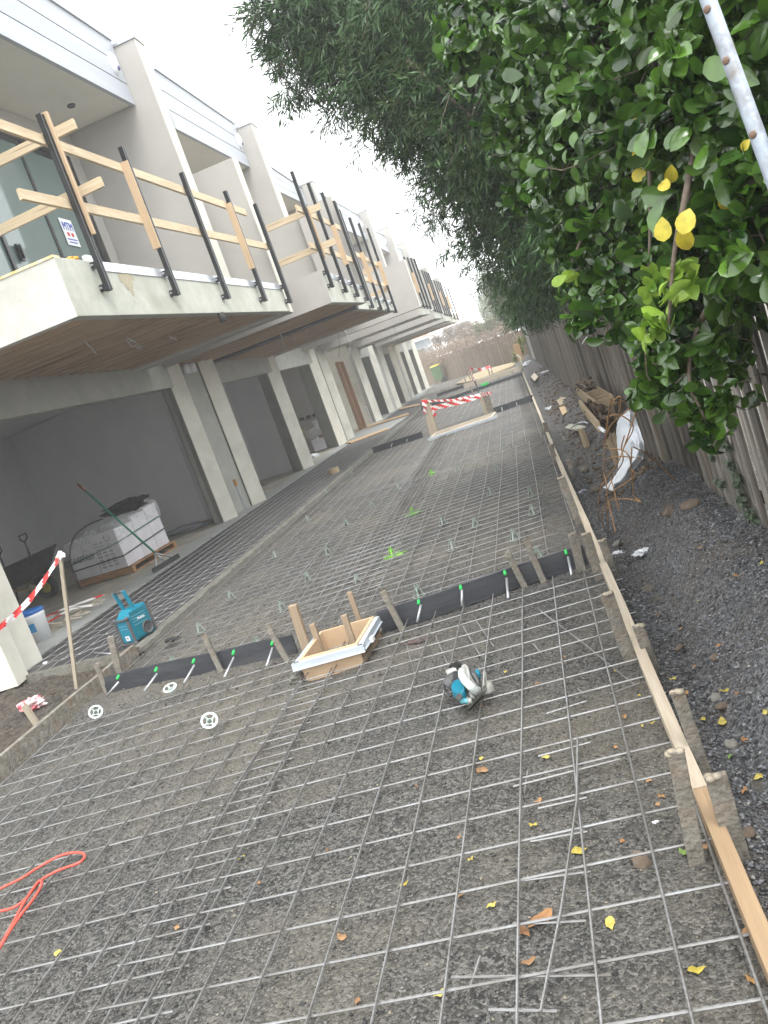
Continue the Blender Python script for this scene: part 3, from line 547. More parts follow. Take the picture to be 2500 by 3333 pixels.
# paint marks sprayed on the stones and steel
def splat(px, py, r, m, label, n=70, sx=1.0, sy=1.0, seed=1, ks=1.0):
    R = random.Random(seed); c = gz(px, py, -.02); b = MB()
    for i in range(n):
        a = R.random()*6.283; d = r*R.random()**.8*(1 if R.random() < .8 else 1.5); x = c.x+d*math.cos(a)*sx; y = c.y+d*math.sin(a)*sy; s = R.uniform(.012, .035)*(1.3-d/r*.5)*ks; z = float(zdrive(x, y))+.006+i*.00005
        k = R.randint(5, 7); a0 = R.random()*6; b.poly([(x+s*math.cos(a0+6.283*q/k)*R.uniform(.6, 1.2), y+s*math.sin(a0+6.283*q/k)*R.uniform(.6, 1.2), z+R.uniform(0, .004)) for q in range(k)])
    tag(b.build('spray_paint_mark', m, None, fix=False), label, 'paint mark')
m_lime = M('lime_paint', (.15, .42, .03), (.26, .52, .06), 20, .6); m_pink = M('pink_paint', (.15, .085, .08), (.10, .075, .07), 20, .7); m_rustp = M('rust_dirt', (.12, .055, .035), (.08, .045, .03), 20, .9)
splat(850, 1197, .10, m_lime, 'lime green sprayed mark nearest the camera, under a tall green bar chair', 90)
splat(892, 1107, .10, m_lime, 'lime green sprayed mark halfway up the driveway', 60, seed=2); splat(933, 1020, .08, m_lime, 'small lime green sprayed mark farthest up the driveway', 40, seed=3)
splat(893, 1382, .16, m_pink, 'faint pink sprayed mark right of the pit form', 110, 1.1, .45, 4, .32)
# ---------------------------------------------------------------- reinforcing mesh
def steel_mat(name, rib=False):
    m, n, b = nodemat(name); L = n.links.new; tc = n.nodes.new('ShaderNodeTexCoord')
    t = n.nodes.new('ShaderNodeTexNoise'); t.inputs['Scale'].default_value = 7; t.inputs['Detail'].default_value = 6; L(tc.outputs['Object'], t.inputs['Vector'])
    r = n.nodes.new('ShaderNodeValToRGB'); e = r.color_ramp.elements; e[0].position = .35; e[1].position = .7; e[0].color = (.34, .34, .345, 1); e[1].color = (.19, .175, .16, 1); L(t.outputs[0], r.inputs[0]); L(r.outputs[0], b.inputs['Base Color'])
    b.inputs['Metallic'].default_value = .65; b.inputs['Roughness'].default_value = .36; return m
m_steel = steel_mat('mesh_steel')
def ribbed(b, p, q, r, ribs, wob=0.0, sag=0.0, seed=0, n=6):
    """bar with real ribs near the camera, plain tube farther off"""
    p, q = Vector(p), Vector(q); Lh = (q-p).length; d = (q-p)/Lh; R = random.Random(seed)
    side = d.cross(Vector((0, 0, 1))).normalized()
    st = .0125 if ribs else .35
    k = max(2, int(Lh/st)); up = side.cross(d); vs = []; ph = R.random()*6
    for i in range(k+1):
        t = i/k; c = p+d*(Lh*t)+side*(wob*math.sin(t*Lh*1.3+ph))+Vector((0, 0, sag*math.sin(t*Lh*1.9+ph*2)))
        rr = r*(1.22 if ribs and i % 2 else 1.0)
        for j in range(n):
            a = 6.283*j/n; vs.append(c+(side*math.cos(a)+up*math.sin(a))*rr)
    b.add(vs, [(i*n+j, i*n+(j+1) % n, (i+1)*n+(j+1) % n, (i+1)*n+j) for i in range(k) for j in range(n)]+[tuple(range(n-1, -1, -1)), tuple(k*n+j for j in range(n))])
def mesh_sheet(label, ox, oy, ang, xs, y0, y1, sp=.2, z=.0, r=.0033, crop=None, near=False, over=.03, ysel=None, wob=.006):
    """welded sheet: bars along local y at xs, cross bars every sp; local frame rotated by ang at (ox, oy)"""
    r = .0039 if near else r
    c, s = math.cos(ang), math.sin(ang); T = lambda x, y, zz: (ox+c*x-s*y, oy+s*x+c*y, zz); b = MB(); sd = 0
    for x in xs:
        sd += 1; ym = y1+random.uniform(-.02, .02)
        if near and x > -1.6:
            ribbed(b, T(x, y0, z+r), T(x, min(4.3-oy, ym), z+r), r, True, wob*.5, .002, sd); 
            if ym > 4.3-oy: ribbed(b, T(x, 4.3-oy, z+r), T(x, ym, z+r), r, False, 0, .0, sd)
        else: ribbed(b, T(x, y0, z+r), T(x, ym, z+r), r, False, wob*.5, .003, sd)
    y = (ysel if ysel is not None else y0+.05)
    while y < y1-.02:
        sd += 1; xa, xb = xs[0]-over, xs[-1]+over+random.uniform(-.01, .02)
        if near and y+oy < 4.0: 
            xm = max(xa, -1.7-ox)
            if xm > xa: ribbed(b, T(xa, y, z-r), T(xm, y, z-r), r, False, 0, 0, sd)
            ribbed(b, T(xm, y, z-r), T(xb, y, z-r), r, True, 0, .0, sd)
        else: ribbed(b, T(xa, y, z-r), T(xb, y, z-r), r, False, wob*.4, .003, sd)
        y += sp
    return tag(b.build('reinforcing_mesh', m_steel, None, smooth=not near, fix=False, origin=(ox, oy, z)), label, 'steel mesh', 'welded steel mesh sheets laid out for the slab')
A1 = -.02287
# foreground: C0 point of the survey lies at (-.849, 3.124)
mesh_sheet('nearest right hand mesh sheet, its ribbed bars closest to the camera', -.849, 3.124, A1, [-1.0, -.8, -.6, -.4, -.2, 0, .2, .4, .6, .8, .96], -3.9, 2.22, near=True, ysel=-3.8, z=.0)
mesh_sheet('nearest left hand mesh sheet beside the left form board', -2.55, 3.1, .012, [-1.28, -1.08, -.88, -.68, -.48, -.28, -.08, .12, .32, .52, .72, .92], -3.9, 2.22, ysel=-3.83, z=-.012, near=True)
mesh_sheet('middle right mesh sheet behind the near black joint strip', -.9, 5.9, -.006, [-1.1, -.9, -.7, -.5, -.3, -.1, .1, .3, .5, .7, .93], -.1, 6.6, ysel=-.02)
mesh_sheet('middle left mesh sheet next to the rough kerb and the blue radio', -2.9, 5.95, .004, [-1.0, -.8, -.6, -.4, -.2, 0, .2, .4, .6, .8, 1.0, 1.2], .1, 7.0, ysel=.13, z=-.01)
mesh_sheet('upper right mesh sheet lapping over toward the tape barrier', -.9, 12.2, .0, [-1.1, -.9, -.7, -.5, -.3, -.1, .1, .3, .5, .7, .93], -.1, 7.0, ysel=.05, z=.012)
mesh_sheet('upper left mesh sheet by the kerb, before the second joint strip', -2.9, 12.6, .0, [-1.0, -.8, -.6, -.4, -.2, 0, .2, .4, .6, .8, 1.0], -.1, 6.9, ysel=.05, z=.004)
mesh_sheet('extra mesh sheet doubled up across the centre, halfway up the drive', -1.95, 6.1, .03, [-.6, -.4, -.2, 0, .2, .4, .6], .3, 3.5, ysel=.42, z=.018)
mesh_sheet('mesh sheet in the third bay beyond the tape barrier', -1.9, 20.6, 0, [-2, -1.8, -1.6, -1.4, -1.2, -1.0, -.8, -.6, -.4, -.2, 0, .2, .4, .6, .8, 1, 1.2, 1.4, 1.6, 1.8, 1.95], 0, 11.6)
mesh_sheet('farthest mesh sheet in front of the sandy pad', -1.9, 32.6, 0, [-2, -1.6, -1.2, -.8, -.4, 0, .4, .8, 1.2, 1.6, 1.95], 0, 7, sp=.4)
# thin wavy wires over the membrane
b = MB(); m_thin = M('galv_wire', (.46, .45, .44), (.32, .31, .30), 6, .6, metal=.2)
xs = np.linspace(-5.86, -4.24, 9)
for i, x in enumerate(xs):
    y = 7.45-(x+5.86)*.25; pts = []
    while y < 30: pts.append((x+math.sin(y*7+i)*.012, y, .0+abs(math.sin(y*math.pi/.24))*.010)); y += .12 if y < 16 else .6
    b.tube(pts, .0034, 4)
y = 7.6; i = 0
while y < 30:
    pts = [(x+math.sin(y)*.01, y+(.03 if j % 2 else -.02)+math.sin(j*2+i)*.012, .012 if j % 2 else .002) for j, x in enumerate(np.linspace(-5.92, -4.18, 17))]; b.tube(pts, .003, 4)
    if y < 16:
        for x in xs: b.obox((x, y, .006), (.022, .04, .008), Matrix.Rotation(.4, 3, 'Z'))
    y += .3 if y < 18 else .6; i += 1
tag(b.build('strip_mesh', m_thin, None, fix=False), 'thin knotted wire mesh laid over the dark membrane strip along the garages', 'wire mesh')
# loose bar offcuts
Zc = lambda x, y: (796.3+x*.32, 1592.6+y*.32); M1 = lambda x, y: (530.9+.4*x, 1128.1+.4*y)
OFF = [(Zc(1145, 128), Zc(1497, 33)), (Zc(975, 332), Zc(1700, 145)), (Zc(1143, 480), Zc(1472, 405)), (Zc(1090, 703), Zc(1476, 634)), (Zc(1030, 968), Zc(1500, 904)), (Zc(972, 1262), Zc(1470, 1238)), (Zc(560, 1620), Zc(1637, 1604)), (Zc(810, 1838), Zc(1275, 1848)),
       (Zc(755, 1478), Zc(672, 1730)), (Zc(1074, 232), Zc(1050, 390)), (M1(870, 668), M1(920, 845)), (M1(1025, 615), M1(1098, 785)), (M1(1172, 560), M1(1263, 715)), (M1(1245, 532), M1(1340, 672)), (M1(1552, 655), M1(1598, 712)), (M1(1590, 476), M1(1659, 530)),
       (R1(120, 1840), R1(430, 2074)), (R1(430, 2074), R3(605, 380)), (R3(300, 400), R3(352, 455)), (R3(130, 535), R3(348, 467)), (R3(475, 430), R3(630, 372))]
for i, (a, c) in enumerate(OFF):
    pa, pb = gz(*a, -.008), gz(*c, -.018); b = MB(); ribbed(b, pa, pb, .0036, pa.y < 3.8, 0, 0, i)
    tag(b.build('bar_offcut', m_steel, None), ORD[min(i, 19)]+(' short' if (pa-pb).length < .3 else ' long')+' loose ribbed steel offcut lying '+('across' if abs(pa.x-pb.x) > abs(pa.y-pb.y) else 'along')+' the near mesh'+(', partly under the form board' if i > 19 else ''), 'steel bar', 'loose bar offcuts lying on the near mesh')
# bent long ribbed bar near the right side
pts = [gz(*Zc(1410, 5), .012), gz(*Zc(1405, 430), .014), gz(*Zc(1300, 1160), .014), gz(*Zc(1210, 1600), .012), gz(*Zc(1160, 1855), .006)]
b = MB()
for i in range(4): ribbed(b, pts[i], pts[i+1], .004, True, 0, 0, i)
tag(b.build('bent_bar', m_steel, None), 'slightly bent loose bar crossing the near mesh bars at a narrow angle', 'steel bar')
# ---------------------------------------------------------------- black joint strips
m_joint = M('black_joint_plastic', (.022, .024, .03), (.038, .04, .048), 7, .5, .25, 25, stretch=(.3, 1, 3), c3=(.09, .085, .08), sc3=3, amt3=.4)
def jstrip(pts, h, label, th=.03, z0=-.05, tilt=.015):
    b = MB(); P = [Vector(p) for p in pts]; R = random.Random(5)
    fine = []
    for a, c in zip(P, P[1:]):
        k = max(1, int((c-a).length/.12)); fine += [a.lerp(c, i/k) for i in range(k)]
    fine.append(P[-1]); prev = None
    for p in fine:
        o = R.uniform(-.004, .004); cur = [(p.x, p.y+o, z0), (p.x, p.y+th+o, z0), (p.x, p.y+th+o*2+tilt, z0+h), (p.x, p.y+o*2+tilt, z0+h+R.uniform(-.003, .003))]
        if prev:
            for q in range(4): b.add([prev[q], prev[(q+1) % 4], cur[(q+1) % 4], cur[q]], [(0, 1, 2, 3)])
        else: b.add(cur, [(0, 1, 2, 3)])
        prev = cur
    b.add(prev, [(0, 1, 2, 3)]); return tag(b.build('joint_strip', m_joint, None), label, 'joint strip')
g = lambda x, y, z=-.04: gz(x, y, z)
jstrip([g(233, 1501), g(330, 1476), g(480, 1446), g(643, 1411)], .145, 'near black joint strip left of the pit form')
jstrip([g(826, 1363), g(905, 1340), g(1000, 1308), g(1130, 1262), g(1272, 1219)], .145, 'near black joint strip right of the pit form')
G = lambda x, y: (862.3+x*.2, 696.8+y*.2)
jstrip([(-3.95, 20.5, 0), (-2.6, 20.1, 0)], .15, 'second black joint strip, left of the taped pit'); jstrip([(-.85, 19.7, 0), (.14, 19.6, 0)], .15, 'second black joint strip, right of the taped pit')
jstrip([(-3.95, 32.9, 0), (.15, 31.9, 0)], .15, 'third black joint strip behind the tape barrier'); jstrip([(-3.95, 40.5, 0), (-2.5, 39.6, 0), (.12, 38.6, 0)], .15, 'farthest black joint strip by the sandy pad')
m_green = M('green_sleeve', (.02, .55, .10), None, rough=.4); m_dowel = M('galvanised_dowel', (.5, .51, .53), (.4, .41, .43), 10, .4, metal=.6)
DW = [((248, 1483), (231, 1503)), ((331, 1467), (312, 1493)), ((413, 1449), (398, 1475)), ((500, 1431), (485, 1463)), ((585, 1411), (576, 1439)), ((906, 1322), (901, 1344)), ((998, 1290), (998, 1309)), ((1095, 1258), (1098, 1292)), ((1229, 1213), (1235, 1242))]
for i, (a, c) in enumerate(DW):
    pa = gz(*a, .05); pb = gz(*c, .0); d = (pa-pb).normalized()
    t = thing('dowel', pb, ORD[i]+' from the left of the green sleeved dowels in the near joint strip', 'dowel', 'dowels through the near black joint strip')
    MB().tube([pb, pa+d*.05], .009, 10).build('dowel_rod', m_dowel, t, smooth=True); MB().tube([pa+Vector((0, .07, .035)), pa+Vector((0, .11, .048))], .010, 10).build('sleeve', m_green, t, smooth=True)
for i, x in enumerate((-3.4, -3.0, -.6, -.25)):
    y = 20.3 if x < -2 else 19.65; tag(MB().tube([(x, y-.3, 0), (x, y+.1, .06)], .01, 6).build('dowel', m_dowel, None), 'pale dowel at the second joint strip, '+ORD[i]+' from the left', 'dowel', 'dowels at the second joint strip')
# ---------------------------------------------------------------- form boards and pegs
m_form = lambda ax: wood('weathered_form', (.30, .245, .18), (.40, .35, .27), ax, c3=(.16, .14, .11)); m_formp = lambda ax: wood('pale_form', (.52, .45, .36), (.42, .34, .25), ax, c3=(.3, .26, .2)); m_formo = lambda ax: wood('orange_form', (.38, .26, .15), (.30, .20, .12), ax, c3=(.22, .17, .12))
m_conc = lambda ax: M('cement_coated_timber', (.13, .12, .10), (.27, .25, .215), 22, .95, .9, 55, c3=(.18, .12, .075), sc3=9, amt3=.6, disp=.012)
def board(a, c, w, h, m, label, ax='y', bev=.003):
    b = MB(); a, c = Vector(a), Vector(c); R = random.Random(int(a.y*10)); k = max(1, int((c-a).length/.25)); prev = None
    d = (c-a).normalized(); s = d.cross(Vector((0, 0, 1)))
    for i in range(k+1):
        p = a.lerp(c, i/k); o = s*R.uniform(-.002, .002); zz = R.uniform(-.002, .002); cur = [p-s*w/2+o, p+s*w/2+o, p+s*w/2+o+Vector((0, 0, h+zz)), p-s*w/2+o+Vector((0, 0, h+zz))]
        if prev:
            for q in range(4): b.add([prev[q], prev[(q+1) % 4], cur[(q+1) % 4], cur[q]], [(0, 1, 2, 3)])
        else: b.add(cur, [(0, 1, 2, 3)])
        prev = cur
    b.add(prev, [(0, 1, 2, 3)]); return tag(b.build('form_board', m(ax), None, bevel=bev), label, 'form board', 'timber form boards edging the driveway')
zf = .05
def fx(px, py): q = gz(px, py, zf); return q
pA = fx(1511, 1704); pB = fx(1172, 900); pC = fx(1140, 828)
XF = lambda y: .122+(-.0)*(y)
board((.128, .6, -.09), (.128, pA.y-.004, -.09), .046, .145, m_formo, 'nearest form board on the right, orange brown timber')
board((.128, pA.y+.004, -.09), (.126, 6.2, -.09), .044, .142, m_formp, 'long pale form board on the right running up past the black strip')
board((.127, 6.21, -.09), (.118, 10.6, -.09), .044, .14, m_formp, 'third form board on the right, from the black strip to the white plastic')
board((.12, 10.61, -.09), (.13, 15.1, -.09), .042, .14, m_form, 'fourth weathered form board on the right, beside the cardboard pieces')
board((.13, 15.11, -.09), (.14, 19.8, -.09), .042, .14, m_formp, 'fifth form board on the right, near the taped pit'); board((.14, 19.81, -.09), (.15, 27, -.09), .042, .14, m_form, 'sixth form board on the right, near the leaning card'); board((.15, 27.01, -.09), (.17, 40, -.09), .042, .14, m_form, 'farthest form board on the right side of the drive')
board((-4.03, -.5, -.1), (-4.0, 5.98, -.1), .045, .19, m_conc, 'long cement coated form board along the left edge'); board((-4.0, 5.99, -.1), (-4.03, 6.86, -.1), .045, .185, m_conc, 'short form board between the left corner and the rough kerb')
def peg(base, top, w, th, m, label, zb=-.03, deep=.12, facing='x', z0=None, cap=True):
    """driven timber peg from its foot to its ragged top"""
    pb = gz(*base, zb); pt = gy(*top, pb.y); b = MB(); R = random.Random(int(base[0]))
    d = (pt-pb).normalized(); lo = pb-d*deep; up = (1, 0, 0) if facing == 'x' else (0, 1, 0)
    b.beam(lo, pt-d*.012, th, w, up) if facing == 'y' else b.beam(lo, pt-d*.012, w, th, (0, 1, 0))
    o = b.build('timber_peg', m, None, bevel=.003)
    bb = MB(); s = d.cross(Vector((0, 1, 0))).normalized()
    q = pt-d*.012
    bb.add([q+s*w*.55*math.cos(a)+Vector((0, 1, 0))*th*.6*math.sin(a)+d*R.uniform(0, .015) for a in [k*.785 for k in range(8)]]+[q-d*.012+s*w*.5*math.cos(a)+Vector((0, 1, 0))*th*.5*math.sin(a) for a in [k*.785 for k in range(8)]]+[q+d*.012], [(k, (k+1) % 8, 8+(k+1) % 8, 8+k) for k in range(8)]+[(k, (k+1) % 8, 16) for k in range(8)])
    t = tag(o, label, 'peg', 'timber pegs holding the forms')
    if cap: c = bb.build('mushroomed_head', m, o)
    return o
SP = [((232, 1497), (207, 1432)), ((476, 1447), (441, 1372)), ((619, 1424), (577, 1351)), ((867, 1356), (826, 1276)), ((1130, 1261), (1094, 1190)), ((1172, 1251), (1135, 1164)), ((1255, 1228), (1236, 1150))]
for i, (a, c) in enumerate(SP): peg(a, c, .042 if i != 6 else .06, .02, m_conc('z'), ORD[i]+' timber peg from the left along the near black joint strip')
peg((260, 1460), (239, 1374), .06, .03, m_conc('z'), 'cement splashed peg inside the left form corner, beside the radio')
peg((92, 1583), (52, 1523), .045, .03, m_form('z'), 'short dirty peg outside the left form board near the crumpled tape')
def peg2(base, top, w, label, m=None, zb=-.04, th=.02):
    """flat pegs along the right form board, broad face to the board"""
    pb = gz(*base, zb); pt = gy(*top, pb.y-.02); d = (pt-pb).normalized(); b = MB()
    b.beam(pb-d*.1, pt, w, th, (0, 1, 0)); o = b.build('timber_peg', m or m_conc('z'), None, bevel=.003)
    R = random.Random(int(base[1])); c = MB()
    for _ in range(4): c.lathe(pt+Vector((R.uniform(-w*.4, w*.4), R.uniform(-.008, .008), R.uniform(-.004, 0))), [(0, .006), (.012, .003), (.015, -.004), (.010, -.010)], 7)
    c.build('mushroomed_head', m_form('z'), o, smooth=True)
    return tag(o, label, 'peg', 'timber pegs holding the forms')
def side_pegs():
    L_ = [(2.12, -.022, .13, .10, 'inner'), (2.2, .05, .11, .13, 'outer'), (2.75, .05, .09, .07, 'outer slim'), (3.25, -.022, .12, .08, 'inner'), (3.55, .05, .09, .07, 'outer'), (4.9, -.022, .1, .12, 'inner'), (5.0, .05, .09, .06, 'outer'), (6.6, -.022, .1, .1, 'inner'), (6.9, .05, .09, .1, 'outer'), (8.3, -.022, .09, .1, 'inner'), (10.4, .05, .09, .1, 'outer'), (11.2, -.022, .09, .1, 'inner'), (13.4, -.022, .09, .09, 'inner'), (15.8, .05, .09, .09, 'outer'), (18.0, -.022, .09, .09, 'inner')]
    for i, (y, dx, w, h, wh) in enumerate(L_):
        x = .128+(-.034 if dx < 0 else .036); R = random.Random(i); t = thing('timber_peg', (x, y, -.06), ORD[i]+' peg from the camera along the right form board, on its '+('driveway side' if dx < 0 else 'fence side'), 'peg', 'timber pegs holding the forms')
        top = .03+h*.35; lean = R.uniform(-.012, .0)*(1 if dx < 0 else -1)
        MB().beam((x, y, -.14), (x+lean, y+.01, top), .02, w, (0, 1, 0)).build('peg_body', m_conc('z'), t, bevel=.003)
        c = MB(); c.lathe((0, 0, 0), [(0, .012), (.014, .006), (.018, -.006), (.008, -.016)], 10); c.v = [(x+lean+v[0]*.9, y+.01+v[1]*w*25, top+v[2]*.8) for v in c.v]; c.build('mushroomed_head', m_formp('z'), t, smooth=True)
for i, (ba, to, w, wh) in enumerate((((1503, 1850), (1459, 1622), .048, 'driveway'), ((1592, 1838), (1545, 1672), .06, 'fence'), ((1520, 1660), (1462, 1492), .045, 'fence'), ((1362, 1427), (1310, 1280), .06, 'driveway'), ((1410, 1436), (1377, 1350), .05, 'fence'), ((1295, 1246), (1265, 1152), .06, 'driveway'), ((1326, 1240), (1300, 1166), .05, 'fence'), ((1250, 1128), (1212, 1030), .06, 'driveway'), ((1238, 1032), (1229, 992), .05, 'fence'), ((1200, 1003), (1190, 960), .06, 'driveway'), ((1185, 945), (1176, 912), .06, 'driveway'))):
    peg2(ba, to, w, ORD[i]+' concrete splashed peg from the camera along the right form, on its '+wh+' side')
b = MB(); s = thing('tall_stake', gz(413*.4, 995.4+1222*.4, 0), 'tall thin timber stake with red and white tape tied to its top', 'stake')
pb = gz(413*.4, 995.4+1222*.4, -.02); pt = gy(322*.4, 995.4+488*.4, pb.y); MB().beam(pb-(pt-pb)*.1, pt, .03, .02, (0, 1, 0)).build('stake_shaft', m_form('z'), s)
STAKE_TOP = pt

A, B, n = BAL[1]; R = random.Random(2); b = MB()
for i in range(46):
    f = .2+R.gauss(0, .009); z = 3.72-abs(R.gauss(0, .09)); s = R.uniform(.03, .05); c = A.lerp(B, f)-n*(.0016+i*.00006); d = (B-A).normalized(); k = 7
    b.poly([Vector((c.x, c.y, z))+d*s*math.cos(6.283*q/k)*R.uniform(.7, 1.2)+Vector((0, 0, s*1.7*math.sin(6.283*q/k)*R.uniform(.7, 1.2))) for q in range(k)])
b.build('rust_stain', M('tan_stain', (.36, .30, .20), (.42, .38, .29), 30, .95), TH[1], fix=False)
# ---------------------------------------------------------------- balustrade posts and temporary timber rails
UNITN = {1: 'nearest balcony', 2: 'second balcony', 3: 'third balcony, stepped back', 4: 'fourth balcony', 5: 'fifth balcony', 6: 'sixth balcony', 7: 'farthest balcony'}
ZT = {1: (3.82, 3.67), 2: (3.82, 3.56), 3: (3.62, 3.44), 4: (3.78, 3.7), 5: (3.78, 3.72), 6: (3.78, 3.72), 7: (3.7, 3.65)}
PF = {}
def post(k, f, ztop, zbot=None, idx=0, tot=1, detail=True, lean=0.0):
    A, B, n = BAL[k]; p = A.lerp(B, f); zt = ZT[k][0]*(1-f)+ZT[k][1]*f; zb = zbot if zbot else zt-.36
    q = p-n*.09; d = (B-A).normalized(); d.z = 0
    lab = 'black steel balustrade post on the %s, %s of %d from the camera' % (UNITN[k], ORD[idx], tot)
    t = thing('balustrade_post', (q.x, q.y, zb), lab, 'post', 'black steel balustrade posts along the balconies'); PF[(k, idx)] = (q, zb, ztop)
    b = MB(); w = .065; up = d
    top = Vector((q.x, q.y+lean, ztop)); bot = Vector((q.x, q.y, zb))
    # channel: back web and two flanges with lips
    b.beam(bot+n*.028, top+n*.028, w, .008, n); 
    for s in (-1, 1): b.beam(bot+d*s*.0305, top+d*s*.0305, .006, .056, n)
    for s in (-1, 1): b.beam(bot+d*s*.018-n*.026, top+d*s*.018-n*.026, .018, .005, n)
    b.build('channel', m_black, t)
    for z in ((zb+.05, zt-.06) if detail else (zb+.1,)):
        c = Vector((q.x, q.y, z)); br = MB().beam(c+n*.033, c+n*.089, .06, .07, (0, 0, 1))
        br.build('bracket', m_black, t)
        if detail: MB().tube([c+n*.06-d*.03, c+n*.06-d*.055], .014, 8).build('bolt', m_flash, t)
    return t
for i, (f, zt) in enumerate(((.1, 5.34), (.345, 5.27), (.585, 5.18), (.805, 5.1), (.985, 5.03))): post(1, f, zt, idx=i, tot=5)
def post_px(k, bx, by, tx, ty, idx, tot):
    A, B, n = BAL[k]; best = None
    for s in range(0, 101):
        P = A.lerp(B, s/100.0)-n*.09
        zt = ZT[k][0]*(1-s/100.0)+ZT[k][1]*s/100.0-.33; P.z = zt
        d = P-CP; z = d.dot(CF); x = (1250+FPX*d.dot(CR)/z)/KK; y = (1666.5-FPX*d.dot(CU)/z)/KK
        e = abs(x-bx)+abs(y-by)*.3
        if best is None or e < best[0]: best = (e, s/100.0, P)
    P = best[2]; bz = None
    for z in np.arange(3.5, 7, .02):
        d = Vector((P.x, P.y, z))-CP; zz = d.dot(CF); y = (1666.5-FPX*d.dot(CU)/zz)/KK
        if bz is None or abs(y-ty) < bz[0]: bz = (abs(y-ty), z)
    return post(k, best[1], min(bz[1], 5.6), idx=idx, tot=tot, detail=k < 4)
for i, (b_, t_) in enumerate((((505, 975), None), ((630, 980), None), ((735, 985), (435, 70)), ((830, 1000), (550, 145)))):
    T_ = {0: (630, 369.6), 1: (669.4, 394.8)}.get(i) or Q(*t_); post_px(2, *Q(*b_), *T_, i, 4)
for i, (b_, t_) in enumerate((((870, 1080), (640, 230)), ((945, 1080), (690, 300)), ((1015, 1080), (775, 350)), ((1080, 1080), (855, 392)))): post_px(3, *Q(*b_), *Q(*t_), i, 4)
for k, n_ in ((4, 4), (5, 4), (6, 4)):
    for i in range(n_): post(k, .06+.88*i/(n_-1), 5.2, idx=i, tot=n_, detail=False)
for i in range(3): post(7, .1+.4*i, 5.2, idx=i, tot=3, detail=False)
def rail(a, c, w, h, label, ax, up=(0, 0, 1), m=pine):
    o = MB().beam(a, c, w, h, up).build('timber_rail', m(ax), None, bevel=.003); return tag(o, label, 'timber rail', 'temporary pine rails nailed to the balcony posts')
def fr(k, y, off=0.0):
    A, B, n = BAL[k]; f = (y-A.y)/(B.y-A.y); p = A.lerp(B, f)+n*off; return p
def along(k, y0, y1, z0, z1, label, off=-.025, ax='y'):
    a = fr(k, y0, off); c = fr(k, y1, off); a.z = z0; c.z = z1; return rail(a, c, .04, .11, label, ax)
along(1, 8.0, 14.0, 5.13, 5.04-.3+.12, 'upper pine rail along the front of the nearest balcony')
along(1, 8.03, 14.45, 4.42, 4.32, 'lower pine rail along the front of the nearest balcony')
rail((-6.0, 9.18, 5.2), (-3.62, 9.18, 5.25), .04, .11, 'upper pine cross rail returning to the wall, nearest balcony', 'x'); rail((-6.0, 9.12, 4.52), (-3.55, 9.12, 4.58), .04, .11, 'lower pine cross rail returning to the wall, nearest balcony', 'x')
m_ply = lambda ax: wood('ply_cleat', (.50, .36, .23), (.43, .30, .18), ax)
def cleat(k, idx, z0, z1, label, side=1, w=.09):
    q, zb, zt = PF[(k, idx)]; A, B, n = BAL[k]; d = (B-A).normalized()
    a = q-d*.06*side-n*.01; c = a.copy(); a.z = z0; c.z = z1; o = MB().beam(a, c, w*.45, w, n).build('timber_cleat', m_ply('z'), None, bevel=.003)
    return tag(o, label, 'timber cleat', 'short upright timbers fixed to the balcony posts')
cleat(1, 0, 4.05, 5.36, 'upright pine batten behind the nearest post', -1, .1)
def cleat_px(pts, k, label, th=.03, off=-.13):
    A, B, n = BAL[k]; x0, y0, x1, y1 = pts
    c0 = gx(x0, y0, -3.8 if k == 1 else -2.7); return c0
q, zb, zt = PF[(1, 1)]; A, B, n = BAL[1]; d = (B-A).normalized()
for (k, i, z0, z1, lab) in ((1, 1, 4.0, 5.08, 'wide plywood cleat on the second post of the nearest balcony'), (1, 3, 3.86, 4.9, 'wide plywood cleat on the fourth post of the nearest balcony'), (2, 2, 3.95, 4.75, 'plywood cleat on the third post of the second balcony'), (3, 1, 3.85, 4.6, 'cleat on the second post of the third balcony'), (3, 3, 3.85, 4.5, 'bright cleat at the far corner of the third balcony')):
    q, zb, zt = PF[(k, i)]; A, B, n = BAL[k]; dd = (B-A).normalized(); c = q-dd*.075-n*.0
    o = MB().beam((c.x, c.y, z0), (c.x, c.y, z1), .03, .1, (1, 0, 0)).build('timber_cleat', m_ply('z'), None, bevel=.003); tag(o, lab, 'timber cleat', 'short upright timbers fixed to the balcony posts')
cleat(2, 0, 4.0, 4.95, 'upright batten behind the first post of the second balcony', -1, .08)
along(2, 15.4, 17.9, 4.93, 4.78, 'upper pine rail along the front of the second balcony'); along(2, 15.4, 18.1, 4.25, 4.1, 'lower pine rail along the front of the second balcony')
rail((-5.4, 16.0, 4.9), (-2.45, 16.0, 4.93), .04, .12, 'upper pine rail across the side of the second balcony', 'x'); rail((-5.4, 15.95, 4.22), (-2.4, 15.95, 4.25), .04, .12, 'lower pine rail across the side of the second balcony', 'x')
along(3, 18.8, 23.3, 4.62, 4.42, 'upper pine rail along the front of the third balcony'); along(3, 18.8, 23.3, 4.0, 3.86, 'lower pine rail along the front of the third balcony')
rail((-5.4, 23.0, 4.4), (-2.55, 23.0, 4.42), .04, .12, 'upper pine rail across the far side of the third balcony', 'x'); rail((-5.4, 23.05, 3.75), (-2.55, 23.05, 3.78), .04, .12, 'lower pine rail across the far side of the third balcony', 'x')
rail((-5.4, 29.4, 4.62), (-2.35, 29.4, 4.72), .05, .12, 'upper pine rail across the near side of the fourth balcony', 'x'); rail((-5.4, 29.4, 4.05), (-2.35, 29.4, 4.12), .05, .12, 'lower pine rail across the near side of the fourth balcony', 'x')
